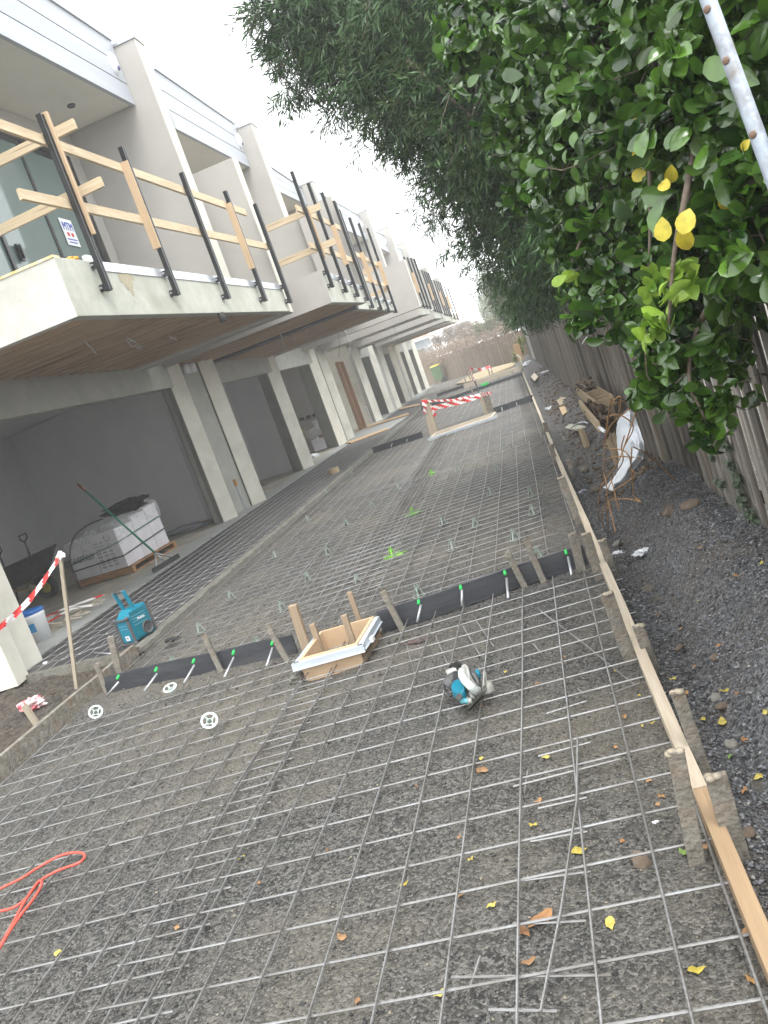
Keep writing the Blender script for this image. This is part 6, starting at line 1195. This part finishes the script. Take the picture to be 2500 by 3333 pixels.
# ---------------------------------------------------------------- painted pipe post in the corner
pa = gx(1659, 355, .62); pb = gx(1528, -5, .62); dv = (pb-pa).normalized(); m_pipe = M('painted_pipe', (.27, .31, .37), (.34, .38, .43), 9, .4, .25, 60, c3=(.14, .11, .09), sc3=16, amt3=.9, metal=.1)
b = MB().tube([pa-dv*.8, pa, pb, pb+dv*.8], .0165, 20); t = b.build('pipe_post', m_pipe, None, smooth=True); tag(t, 'pale blue grey painted steel pipe rising in the top right corner', 'post')
for f in (.18, .62, .93): MB().lathe(pa.lerp(pb, f)+Vector((-.012, -.012, 0)), [(0, .006), (.007, .004), (.009, 0)], 8, mat=Vector((-.7, -.7, 0)).to_track_quat('Z', 'Y').to_matrix()).build('rivet', M('rust', (.17, .11, .08), None), t)
# ---------------------------------------------------------------- fallen leaves
FLV = [((1568, 1493), .045, 'y'), ((1561, 1561), .055, 'y'), ((1453, 1468), .03, 'y'), ((1655, 1540), .03, 'y'), ((1577, 1636), .02, 'g'), ((1168, 1988), .075, 'o'), ((1320, 1999), .04, 'y'), ((1507, 2098), .04, 'y'), ((1252, 1840), .045, 'y'), ((1180, 1636), .035, 'y'), ((1043, 1665), .05, 'b'), ((1062, 1958), .03, 'y'), ((874, 1912), .03, 'y'), ((993, 1935), .035, 'b'), ((993, 1810), .018, 'b'),
 ((1163, 1477), .03, 'o'), ((1402, 1686), .028, 'o'), ((1430, 1722), .022, 'o'), ((1346, 1820), .024, 'o'), ((1164, 1732), .028, 'o'), ((1152, 1784), .03, 'y'), ((1093, 1452), .02, 'y'), ((1040, 1527), .025, 'b'), ((1040, 1640), .03, 'y'), ((1350, 1550), .025, 'o'), ((1382, 1505), .02, 'y'), ((1410, 1563), .022, 'y'), ((1388, 1570), .015, 'y'), ((1330, 1615), .02, 'o'), ((1422, 1739), .02, 'o'), ((1480, 1500), .03, 'o'), ((1519, 1556), .03, 'y'), ((1590, 1246), .04, 'o'),
 ((1645, 1218), .03, 'y'), ((1556, 1395), .03, 'o'), ((1640, 1680), .035, 'y'), ((1608, 1710), .025, 'o'), ((1575, 1714), .022, 'g'), ((1514, 1185), .02, 'o'), ((520, 1855), .035, 'y'), ((738, 2026), .04, 'b'), ((383, 2005), .025, 'o'), ((125, 2060), .04, 'y'), ((1133, 2015), .045, 'b'), ((1143, 2080), .04, 'b'), ((1018, 1858), .02, 'y'), ((1475, 1842), .03, 'g'), ((1525, 1830), .025, 'o'), ((708, 1838), .018, 'b'), ((774, 2165), .025, 'b'), ((950, 2150), .03, 'y'), ((1610, 2020), .03, 'o'), ((1625, 2120), .03, 'o'), ((1500, 1440), .02, 'o'), ((1590, 1500), .02, 'o'), ((1480, 1530), .018, 'o'), ((1610, 1600), .025, 'o'), ((1420, 1330), .02, 'b'), ((1470, 1360), .02, 'o'), ((1510, 1300), .02, 'y'), ((1130, 1500), .015, 'b'), ((1220, 1420), .014, 'o'), ((900, 1700), .016, 'b'), ((640, 1560), .016, 'b'), ((560, 1910), .02, 'b'), ((1330, 1450), .02, 'y')]
LC = {'y': (leaf_mat('fallen_yellow', (.46, .36, .05), (.58, .47, .12), .5, .1), 'yellow'), 'o': (leaf_mat('fallen_orange', (.34, .17, .07), (.45, .25, .10), .55, .1), 'orange'), 'b': (leaf_mat('fallen_brown', (.22, .11, .05), (.34, .20, .10), .7, .05), 'brown'), 'g': (leaf_mat('fallen_green', (.16, .28, .05), (.28, .40, .10), .5, .1), 'green')}
LTF = leaf_template(6, .25, .12, 1.0)
for i, ((x, y), s, cch) in enumerate(FLV):
    p = gz(x, y, .0); zf_ = zheap if p.x > .16 else zdrive
    for _ in range(5): p = gz(x, y, float(zf_(p.x, p.y))+.008)
    a = random.random()*6.28; V0, F0 = LTF; b = MB(); tl = random.uniform(-.35, .35); vs = []
    s *= 1.15
    for v_ in V0:
        u_ = v_[0]*s*.6; w_ = (v_[1]-.5)*s; zz = -v_[2]*s*.6+abs(v_[0])*s*.10+.006+tl*u_*.6+.004*math.sin(v_[1]*9+i); vs.append((p.x+u_*math.cos(a)-w_*math.sin(a), p.y+u_*math.sin(a)+w_*math.cos(a), p.z+zz))
    b.add(vs, [tuple(f) for f in F0]); e0 = Vector(vs[1]); e1 = Vector(vs[4])
    b.tube([e0+(e0-e1)*.5*min(1, 1), e0], s*.012, 4)
    o = b.build('fallen_leaf', LC[cch][0], None, smooth=True, fix=False)
    at = o.data.attributes.new('leafv', 'FLOAT', 'POINT'); rv = random.random(); at.data.foreach_set('value', [rv]*len(o.data.vertices))
    big = s > .05; where = 'rock heap beside the fence' if p.x > .16 else 'gravel under the near mesh'
    nm = LC[cch][1]
    lab = {5: 'largest orange yellow fallen leaf, flat between mesh bars at the bottom'}.get(i, 'small %s fallen leaf lying on the %s' % (nm, where))
    tag(o, lab, 'leaf', 'fallen leaves, %s, on the %s' % (nm, where) if i != 5 else None)
# ---------------------------------------------------------------- rubbish and timber along the fence foot
R2 = lambda x, y: (1128.1+.16*x, 663.6+.16*y)
m_rust = M('rusty_bar', (.24, .12, .045), (.36, .20, .08), 20, .8, .3, 80, c3=(.12, .05, .025), sc3=6, amt3=.6)
BARS = [[(600, 410, .5), (585, 500, .5), (560, 700, .45), (550, 900, .4), (575, 1050, .36), (580, 1440, .3)], [(560, 720, .47), (590, 600, .5), (720, 480, .58), (755, 420, .62), (600, 445, .5)], [(765, 430, .62), (765, 500, .6), (700, 700, .52), (640, 850, .45), (560, 960, .4), (530, 1010, .36), (515, 1150, .32), (530, 1300, .3)], [(550, 740, .44), (700, 770, .5), (740, 900, .52), (755, 1060, .52), (800, 1105, .5)], [(800, 1105, .5), (700, 1085, .45), (600, 1095, .38), (560, 1130, .34), (535, 1210, .3), (560, 1300, .3)], [(690, 660, .52), (670, 740, .5), (680, 830, .48), (620, 930, .42), (570, 1040, .36)], [(740, 740, .55), (735, 870, .52), (750, 940, .52), (590, 1045, .38)], [(570, 530, .5), (660, 520, .55), (750, 600, .6), (690, 730, .54)], [(750, 735, .56), (850, 790, .65), (960, 890, .74), (1040, 970, .8)], [(565, 820, .42), (650, 800, .5), (800, 810, .6)], [(600, 950, .4), (655, 1165, .38)], [(570, 1050, .36), (630, 1310, .32)], [(655, 520, .52), (665, 395, .54), (600, 435, .5)]]
T = thing('bar_tangle', gx(*R1(600, 1300), .35), 'tangle of rusty bent reinforcing bars over the white plastic', 'steel bars')
for i, L_ in enumerate(BARS):
    pts = []
    for x, y, X in L_:
        p = gx(*R1(x, y), X-.1 if X > .42 else X-.06); pts.append(p)
    MB().tube(smooth_path(pts, 4), .0037, 6).build('rusty_bar', m_rust, T, smooth=True)
# translucent white plastic sheet leaning on the fence
rows = [(485, 705, 735), (510, 680, 755), (570, 640, 775), (640, 633, 800), (700, 640, 818), (760, 645, 825), (820, 655, 812), (870, 645, 775), (920, 635, 730), (960, 600, 700), (990, 570, 665), (1010, 545, 640), (1030, 590, 625)]
b = MB(); n = 20; vs = []
for j in range(49):
    f = j/48*(len(rows)-1); k = min(int(f), len(rows)-2); g_ = f-k; y = rows[k][0]*(1-g_)+rows[k+1][0]*g_; xl = rows[k][1]*(1-g_)+rows[k+1][1]*g_; xr = rows[k][2]*(1-g_)+rows[k+1][2]*g_
    for i in range(n+1):
        s = i/n; X = (.66-.006*j)+.05*math.sin(s*math.pi)*(-1)+.018*noise.noise(Vector((s*4, j*.16, 1)))+.008*noise.noise(Vector((s*11, j*.3, 4))); X = max(.3, X)
        vs.append(gx(*R1(xl+(xr-xl)*s+6*noise.noise(Vector((j*.4, i*.1, 2))), y), X))
b.add(vs, [(j*(n+1)+i, j*(n+1)+i+1, (j+1)*(n+1)+i+1, (j+1)*(n+1)+i) for j in range(48) for i in range(n)])
m_wp, nm_, bb_ = nodemat('white_film'); nn_ = m_wp.node_tree; bb_.inputs['Base Color'].default_value = (.74, .78, .84, 1); bb_.inputs['Roughness'].default_value = .55; bb_.inputs['Specular IOR Level'].default_value = .2; bb_.inputs['Alpha'].default_value = .85; tc_ = nn_.nodes.new('ShaderNodeTexCoord'); t_n = nn_.nodes.new('ShaderNodeTexNoise'); t_n.inputs['Scale'].default_value = 7; t_n.inputs['Detail'].default_value = 5; t_n.inputs['Distortion'].default_value = 2.5; bp_ = nn_.nodes.new('ShaderNodeBump'); bp_.inputs['Strength'].default_value = 1; bp_.inputs['Distance'].default_value = .05; nn_.links.new(tc_.outputs['Object'], t_n.inputs['Vector']); nn_.links.new(t_n.outputs[0], bp_.inputs['Height']); nn_.links.new(bp_.outputs[0], bb_.inputs['Normal'])
tag(b.build('plastic_sheet', m_wp, None, smooth=True, fix=False), 'milky white plastic sheet leaning against the palings', 'plastic sheet')
# timber crate / pallet standing on edge, with soil on top
m_rawt = lambda ax: wood('crate_timber', (.36, .27, .17), (.45, .35, .23), ax, c3=(.22, .16, .1))
cA, cB, cC = gx(*R2(728, 1055), .62), gx(*R2(990, 1250), .62), gx(*R2(1105, 1225), .80)
T = thing('upright_pallet', (cB.x, cB.y, 0), 'timber pallet standing on edge against the palings with soil on top', 'pallet')
ln = (cA-cB); ztop = cB.z
def pb_(x0, y0, z0, x1, y1, z1, nm='slat', ax='y'): return MB().box((min(x0, x1), min(y0, y1), min(z0, z1)), (max(x0, x1), max(y0, y1), max(z0, z1))).build(nm, m_rawt(ax), T, bevel=.003)
y0, y1 = cB.y, cA.y; xz = .60
pb_(xz, y0, ztop-.12, xz+.02, y1, ztop, 'side_rail'); pb_(xz+.17, y0, ztop-.11, xz+.19, y1, ztop-.003, 'side_rail')
for y in (y0+.001, y0+.32, (y0+y1)/2, y1-.03): pb_(xz+.021, y, ztop-.1, xz+.169, y+.03, ztop-.01, 'spacer', 'x')
for k in range(3): pb_(xz+.001+.06*k, y0-.02, -.05, xz+.04+.06*k, y0-.002, ztop-.1, 'upright', 'z')
for k in range(4): pb_(xz+.05, y0+.15+.35*k, -.05, xz+.07, y0+.24+.35*k, ztop-.125, 'upright', 'z')
for i, (f, s, zz) in enumerate(((.95, .11, 0), (.78, .1, 0), (.62, .08, 0))): blob('soil_clod', (xz+.1, y0+(y1-y0)*f, ztop-.03), (s*.8, s*2.2, s*.55), m_dirt if False else MATS['field_stone'], ORD[i]+' soil clod from the left on top of the upright pallet', 'soil', 20+i, 3, .8, 14)
pl0, pl1 = gx(*R2(790, 1310), .50), gx(*R2(1040, 1620), .50); tag(MB().beam(pl0, pl1, .03, .09).build('leaning_plank', m_rawt('y'), None, bevel=.003), 'sloping plank with soil behind it, in front of the upright pallet', 'plank')
for i, f in enumerate((.1, .35, .6, .85)): p = pl0.lerp(pl1, f); blob('soil_clod', (p.x+.08, p.y, p.z-.08), (.07, .13, .07), M('brown_soil', (.09, .06, .042), (.14, .1, .075), 14, .95, .8, 30), ORD[i]+' brown soil lump from the left behind the sloping plank', 'soil', 30+i, 3, .8, 14)
pv = pl0.lerp(pl1, .86); MB().tube([pv, pl1+(pl1-pl0)*.12], .02, 10); tag(MB().tube([pl1, pl1+(pl1-pl0).normalized()*.14+Vector((.02, 0, -.02))], .016, 10).build('white_pipe_end', m_white, None, smooth=True), 'short white pipe end below the sloping plank', 'pipe')
def quad_sheet(pts, X, th, m, label, nm, cat, use='x'):
    P = [gx(*R2(*p), X+dx) if use == 'x' else gz(*R2(*p), X+dx) for (p, dx) in pts]; nrm = (P[1]-P[0]).cross(P[2]-P[0]).normalized()*th
    return tag(MB().prism(P, nrm).build(nm, m, None), label, cat)
quad_sheet([((500, 1360), 0), ((545, 1465), 0), ((725, 1335), .02), ((665, 1250), .02)], .02, .012, M('clean_ply', (.5, .35, .2), (.56, .41, .25), 8, .8), 'square of clean plywood lying on the clay', 'plywood', 'plywood', 'z')
quad_sheet([((465, 1265), 0), ((512, 1340), 0), ((625, 1262), .01), ((560, 1195), .01)], .05, .012, M('stained_ply', (.42, .33, .22), (.33, .27, .2), 6, .8), 'stained plywood offcut half under the clean plywood square', 'plywood', 'plywood', 'z')
quad_sheet([((120, 940), 0), ((168, 1005), 0), ((217, 940), .04), ((168, 888), .04)], .05, .015, M('pale_card', (.55, .47, .38), None, rough=.8), 'pale square card lying beside the sixth form board', 'card', 'card', 'z')
quad_sheet([((585, 1640), 0), ((735, 1670), .0), ((870, 1620), .03), ((650, 1590), .03)], .06, .02, M('pale_sheet', (.46, .45, .36), (.52, .5, .42), 8, .8), 'pale cement sheet offcut lying beside the upright ply board', 'sheet', 'sheet', 'z')
c0_, c1_ = gz(*R2(845, 1935), -.06), gy(*R2(745, 1640), gz(*R2(845, 1935), -.06).y); c2_ = gz(*R2(940, 1950), -.06); tag(MB().prism([c0_, c2_, c2_+(c1_-c0_)*.98, c1_], (0, .018, 0)).build('upright_ply', m_rawt('z'), None, bevel=.002), 'narrow ply board stuck upright in the clay hole', 'board')
b = MB(); b.tube(smooth_path([gz(*R2(*p), .12) for p in ((660, 1625), (720, 1585), (780, 1560), (850, 1555), (880, 1570))]), .012, 8); tag(b.build('grey_strap', m_alu, None, smooth=True), 'bent grey metal strap above the upright ply board', 'strap')
for i, (p, s, m, lab) in enumerate(((R2(370, 1370), .09, m_white, 'white crumpled scraps left of the plywood square'), (R2(300, 890), .12, m_white, 'white torn plastic strips on the clay near the pale card'), (R2(80, 770), .22, m_white, 'white plastic bag lying at the far foot of the fence'), (R1(410, 1040), .045, M('foil', (.5, .5, .55), (.2, .2, .25), 20, .3, metal=.6), 'silver foil packet crumpled beside the form board'), (R1(635, 1455), .035, m_white, 'white tissue scrap at the foot of the grey heap, left one'), (R1(805, 1445), .045, m_white, 'white tissue scrap at the foot of the grey heap, right one'), (R1(420, 895), .05, MATS['pale_sheet'], 'pale flat offcut on the dirt beside the long form board'), (R3(725, 1115), .016, m_white, 'tiny white pebble in the near right corner of the mesh'))):
    q = gz(*p, .06); 
    for _ in range(4): q = gz(*p, float((zheap if q.x > .16 else zdrive)(q.x, q.y)))
    blob('litter', (q.x, q.y, q.z-.01), (s, s*.7, s*.35), m, lab, 'litter', 40+i, 3, .9, 12)
blob('trowel_head', tuple(gx(*R2(1090, 1690), .56))[:2]+(float(gx(*R2(1090, 1690), .56).z)-.05,), (.05, .08, .05), M('spiky_seed', (.12, .11, .12), (.2, .19, .2), 60, .9, .9, 60), 'round grey lump of wire below the white pipe end', 'lump', 51, 3, .3, 30)
# green weed at the far fence corner
T = thing('weed', (.7, 30, 0), 'yellow green weed growing at the far end of the paling fence', 'plant'); R = np.random.RandomState(8); WB = blobs([(1122, 760, 33, 10), (1128, 740, 32, 8), (1118, 775, 33, 8)]); P, d, i_ = sample(WB, 500, R, 0); n = len(P)
leaves_mesh('foliage', P, unit(n, R)+np.array([0, 0, .6]), unit(n, R), R.uniform(.1, .25, n), R.uniform(.03, .06, n), diamond_template(), leaf_mat('weed_leaf', (.12, .16, .04), (.25, .28, .08), .6, .2), T)
# ---------------------------------------------------------------- far end: paling fence, vines, bins, house, hoist, trees
F0_, F1_ = Vector((1.0, 50.5, 0)), Vector((-13.5, 86, 0)); T = thing('back_fence', F0_.lerp(F1_, .5), 'brown paling fence closing the far end of the site', 'fence'); u = (F1_-F0_).normalized(); L_ = (F1_-F0_).length; b = MB(); s = 0; i = 0; R = random.Random(6)
m_bf = [wood('far_paling', (.26, .19, .13), (.34, .26, .18), 'z'), wood('far_paling_dark', (.2, .145, .10), (.27, .2, .14), 'z')]
while s < L_:
    p = F0_+u*s; q = p+u*.2; zt = 1.62+.012*s+R.uniform(-.03, .03); n_ = Vector((-u.y, u.x, 0))*.02*(i % 2); b.prism([p+n_-Vector((0, 0, .2)), q+n_-Vector((0, 0, .2)), q+n_+Vector((0, 0, zt)), p+n_+Vector((0, 0, zt))], Vector((.02, .02, 0)), i % 2 if R.random() < .7 else 0); s += .21; i += 1
b.build('palings', m_bf, T, fix=False)
m_dry = M('dry_vine', (.24, .17, .13), (.34, .25, .19), 6, .9)
T = thing('dry_creeper', F0_.lerp(F1_, .5)+Vector((0, 0, 1.5)), 'tangled dry creeper hanging over the far back fence', 'creeper'); b = MB(); R = random.Random(9)
for k in range(520):
    s = L_*R.uniform(.05, .85); p = F0_+u*s+Vector((-.05, -.12, 1.6+.012*s+R.uniform(-.1, .5))); pts = [p]
    for q in range(4): pts.append(pts[-1]+Vector((R.uniform(-.45, .45), R.uniform(-.1, .1), R.uniform(-.38, .22))))
    b.tube(smooth_path(pts, 2), .014, 3, cap=False)
b.build('stems', m_dry, T, fix=False)
R = np.random.RandomState(10); n = 7000; s = L_*R.uniform(.0, .9, n); P = np.array(F0_)[None]+np.array(u)[None]*s[:, None]+np.stack([R.randn(n)*.3, R.randn(n)*.3+.5, 1.75+.012*s+np.abs(R.randn(n))*.42], 1)
leaves_mesh('dry_leaves', P, unit(n, R), unit(n, R), R.uniform(.08, .2, n), R.uniform(.04, .1, n), diamond_template(), leaf_mat('dry_leaf', (.2, .15, .11), (.36, .27, .2), .8, .1), T)
def bin_(x, y, s, lid, label):
    t = thing('wheelie_bin', (x, y, 0), label, 'bin', 'wheelie bins by the back fence'); b = MB(); b.hexa([(x-.26*s, y-.28*s, .1*s), (x+.26*s, y-.28*s, .1*s), (x+.26*s, y+.28*s, .1*s), (x-.26*s, y+.28*s, .1*s), (x-.31*s, y-.36*s, .98*s), (x+.31*s, y-.36*s, .98*s), (x+.31*s, y+.36*s, .98*s), (x-.31*s, y+.36*s, .98*s)]); b.build('body', M('bin_green', (.12, .22, .10), (.14, .25, .12), 3, .5), t, bevel=.02)
    MB().hexa([(x-.33*s, y-.4*s, .985*s), (x+.33*s, y-.4*s, .985*s), (x+.33*s, y+.38*s, 1.0*s), (x-.33*s, y+.38*s, 1.0*s), (x-.28*s, y-.34*s, 1.07*s), (x+.28*s, y-.34*s, 1.07*s), (x+.28*s, y+.38*s, 1.1*s), (x-.28*s, y+.38*s, 1.1*s)]).build('lid', lid, t, bevel=.02)
    for q in (-1, 1): MB().lathe((x+q*.27*s, y+.28*s, .1*s), [(0, -.03), (.1*s, -.03), (.1*s, .03), (0, .03)], 14, mat=Matrix.Rotation(math.radians(90), 3, 'Y')).build('wheel', m_blackhole, t)
q = gz(951, 824, 0); bin_(q.x, q.y, 1.22, M('yellow_lid', (.55, .42, .03), None, rough=.4), 'green wheelie bin with yellow lid by the back fence'); q = gz(930, 828, 0); bin_(q.x-.1, q.y+1, 1.1, MATS['bin_green'] if 'bin_green' in MATS else m_green, 'shorter green lidded wheelie bin half hidden by the last pier')
q = gz(969, 817, 0); blob('rubbish_heap', (q.x, q.y, 0), (.5, .4, .35), M('rubble', (.3, .3, .27), (.2, .22, .18), 6, .9), 'pale rubbish heap right of the yellow lidded bin', 'rubbish', 60, 3, .9, 12)
# house beyond the back fence
T = thing('far_house', (-12, 92, 0), 'pale blue grey house with tiled gable roof in the fog beyond the back fence', 'house')
hz = lambda x, y, Y: gy(x, y, Y)
a, c = hz(893, 770, 88), hz(893, 735, 88)
MB().box((-22, 90, 0), (-8.2, 98, 4.3)).build('wall', M('far_wall', (.33, .38, .42), (.38, .42, .46), 1, .8), T)
for k in range(3): f = MB().box((-13.4+k*2, 89.96, 1.6), (-12.3+k*2, 89.99, 3.4)).build('window', m_alu, T); MB().box((-13.3+k*2, 89.93, 1.7), (-12.4+k*2, 89.955, 3.3)).build('pane', m_glass, f)
MB().prism([(-22.5, 89.4, 4.3), (-7.6, 89.4, 4.3), (-10.5, 93.9, 6.2), (-22.5, 93.9, 6.2)], (0, .0, .12)).prism([(-7.6, 89.4, 4.3), (-7.6, 98.6, 4.3), (-10.5, 93.9, 6.2)], (0, 0, .12)).build('roof', M('far_tiles', (.3, .2, .16), (.36, .25, .2), 2, .9), T); MB().box((-22.5, 89.3, 4.15), (-7.5, 89.42, 4.32)).build('gutter', m_white, T)
T = thing('far_roof_house', (-3, 104, 0), 'house with low brown gable roof faint in the fog', 'house'); e0, e1, rg, rg2 = hz(950, 711, 104), hz(1012, 682, 104), hz(948, 690, 108), hz(990, 676, 108)
MB().prism([e0, e1, rg2, rg], (0, .3, .1)).build('roof', MATS['far_tiles'], T); MB().box((e0.x+.3, 104.5, 0), (e1.x-.3, 112, min(e0.z, e1.z)-.1)).build('wall', M('far_brick', (.3, .24, .2), None), T)
t = thing('clothes_hoist', (-6.2, 78, 0), 'white rotary clothes hoist faint behind the back fence', 'clothes hoist'); top = gy(962, 722, 78); mid_ = Vector((top.x, 78, top.z-.25)); MB().tube([(top.x, 78, 0), top], .04, 6).build('mast', m_white, t)
for k, (x, y) in enumerate(((922, 750), (1000, 735), (985, 722), (948, 738))): e = gy(x, y, 78+(k-1.5)*.6); MB().tube([mid_, e], .025, 5).tube([top, e], .015, 4).build('arm', m_white, t)
b = MB(); E_ = [gy(x, y, 78+(k-1.5)*.6) for k, (x, y) in enumerate(((922, 750), (1000, 735), (985, 722), (948, 738)))]
for k in range(4): b.tube([E_[k], E_[(k+1) % 4]], .012, 4)
b.build('line', m_white, t)
def far_tree(name, spec, nleaf, l0, l1, wd, mat, label, weep=False, seed=1, shell=.3):
    c = gy(spec[0][0], spec[0][1], spec[0][2]); t = thing(name, (c.x, c.y, 0), label, 'tree' if 'tree' in name else 'shrub'); BL = blobs(spec); R = np.random.RandomState(seed)
    P, d, i_ = sample(BL, nleaf, R, shell); n = len(P)
    if weep: P[:, 2] -= R.rand(n)*1.5
    D = unit(n, R)+(np.array([0, 0, -2.2]) if weep else np.array([0, 0, -.4])); leaves_mesh('crown', P, D, unit(n, R), R.uniform(l0, l1, n), R.uniform(l0, l1, n)*wd, diamond_template(), mat, t)
    b = MB(); base = Vector((max(c.x, 1.6) if c.y < 50 else c.x, c.y, -.1)); hub = Vector((base.x, c.y, max(.8, c.z*.6))); b.tube([base, hub], .12, 7, r2=.09)
    for cc, r in BL: b.tube([hub, hub.lerp(Vector(cc), .5)+Vector((0, 0, .2)), Vector(cc)], .06, 5, r2=.02)
    b.build('trunk', m_bark, t, smooth=True)
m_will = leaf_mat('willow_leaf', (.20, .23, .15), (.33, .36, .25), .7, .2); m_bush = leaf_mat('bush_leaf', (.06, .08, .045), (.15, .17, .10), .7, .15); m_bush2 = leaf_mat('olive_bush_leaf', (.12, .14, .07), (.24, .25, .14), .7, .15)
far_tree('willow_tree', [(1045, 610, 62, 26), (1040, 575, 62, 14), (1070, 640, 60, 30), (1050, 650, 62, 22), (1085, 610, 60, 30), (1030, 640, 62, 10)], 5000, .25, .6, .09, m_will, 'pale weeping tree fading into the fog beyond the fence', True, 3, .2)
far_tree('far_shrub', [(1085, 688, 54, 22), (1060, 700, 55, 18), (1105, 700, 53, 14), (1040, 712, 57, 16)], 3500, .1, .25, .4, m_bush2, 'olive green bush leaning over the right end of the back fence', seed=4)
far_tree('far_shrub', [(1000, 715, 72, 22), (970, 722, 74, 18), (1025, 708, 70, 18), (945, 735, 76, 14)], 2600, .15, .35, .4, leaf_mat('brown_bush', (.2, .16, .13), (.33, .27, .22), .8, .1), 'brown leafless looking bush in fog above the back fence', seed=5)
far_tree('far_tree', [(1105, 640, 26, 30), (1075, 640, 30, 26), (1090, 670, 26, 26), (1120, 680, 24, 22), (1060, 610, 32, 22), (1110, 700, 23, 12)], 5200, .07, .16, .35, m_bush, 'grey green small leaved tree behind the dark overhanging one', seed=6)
# far corner metal post and tin sheet on the fence end
tag(MB().tube([gz(1136, 770, .0), gy(1133, 733, gz(1136, 770, 0).y)], .03, 8).build('metal_post', m_gun, None, smooth=True), 'dark thin metal post at the far end of the paling fence', 'post')
a = gx(1126, 700, .86); tag(MB().box((.84, 36, .2), (.86, 41, 2.3)).build('tin_sheet', m_flash, None), 'pale metal sheet fixed at the far end of the paling fence', 'sheet')
# ---------------------------------------------------------------- fog
hb = MB().box((-60, -14, -1.9), (40, 120, 11.2)); hm = bpy.data.materials.new('haze'); hm.use_nodes = True; hn = hm.node_tree; hn.nodes.clear(); ho = hn.nodes.new('ShaderNodeOutputMaterial'); hv = hn.nodes.new('ShaderNodeVolumePrincipled')
hv.inputs['Color'].default_value = (.96, .97, .99, 1); hv.inputs['Density'].default_value = .0034; hv.inputs['Anisotropy'].default_value = .2; hn.links.new(hv.outputs[0], ho.inputs['Volume'])
hz_ = hb.build('haze', hm, None); hz_['kind'] = 'stuff'; hz_['label'] = 'thin white morning fog filling the whole site'; hz_['category'] = 'fog'
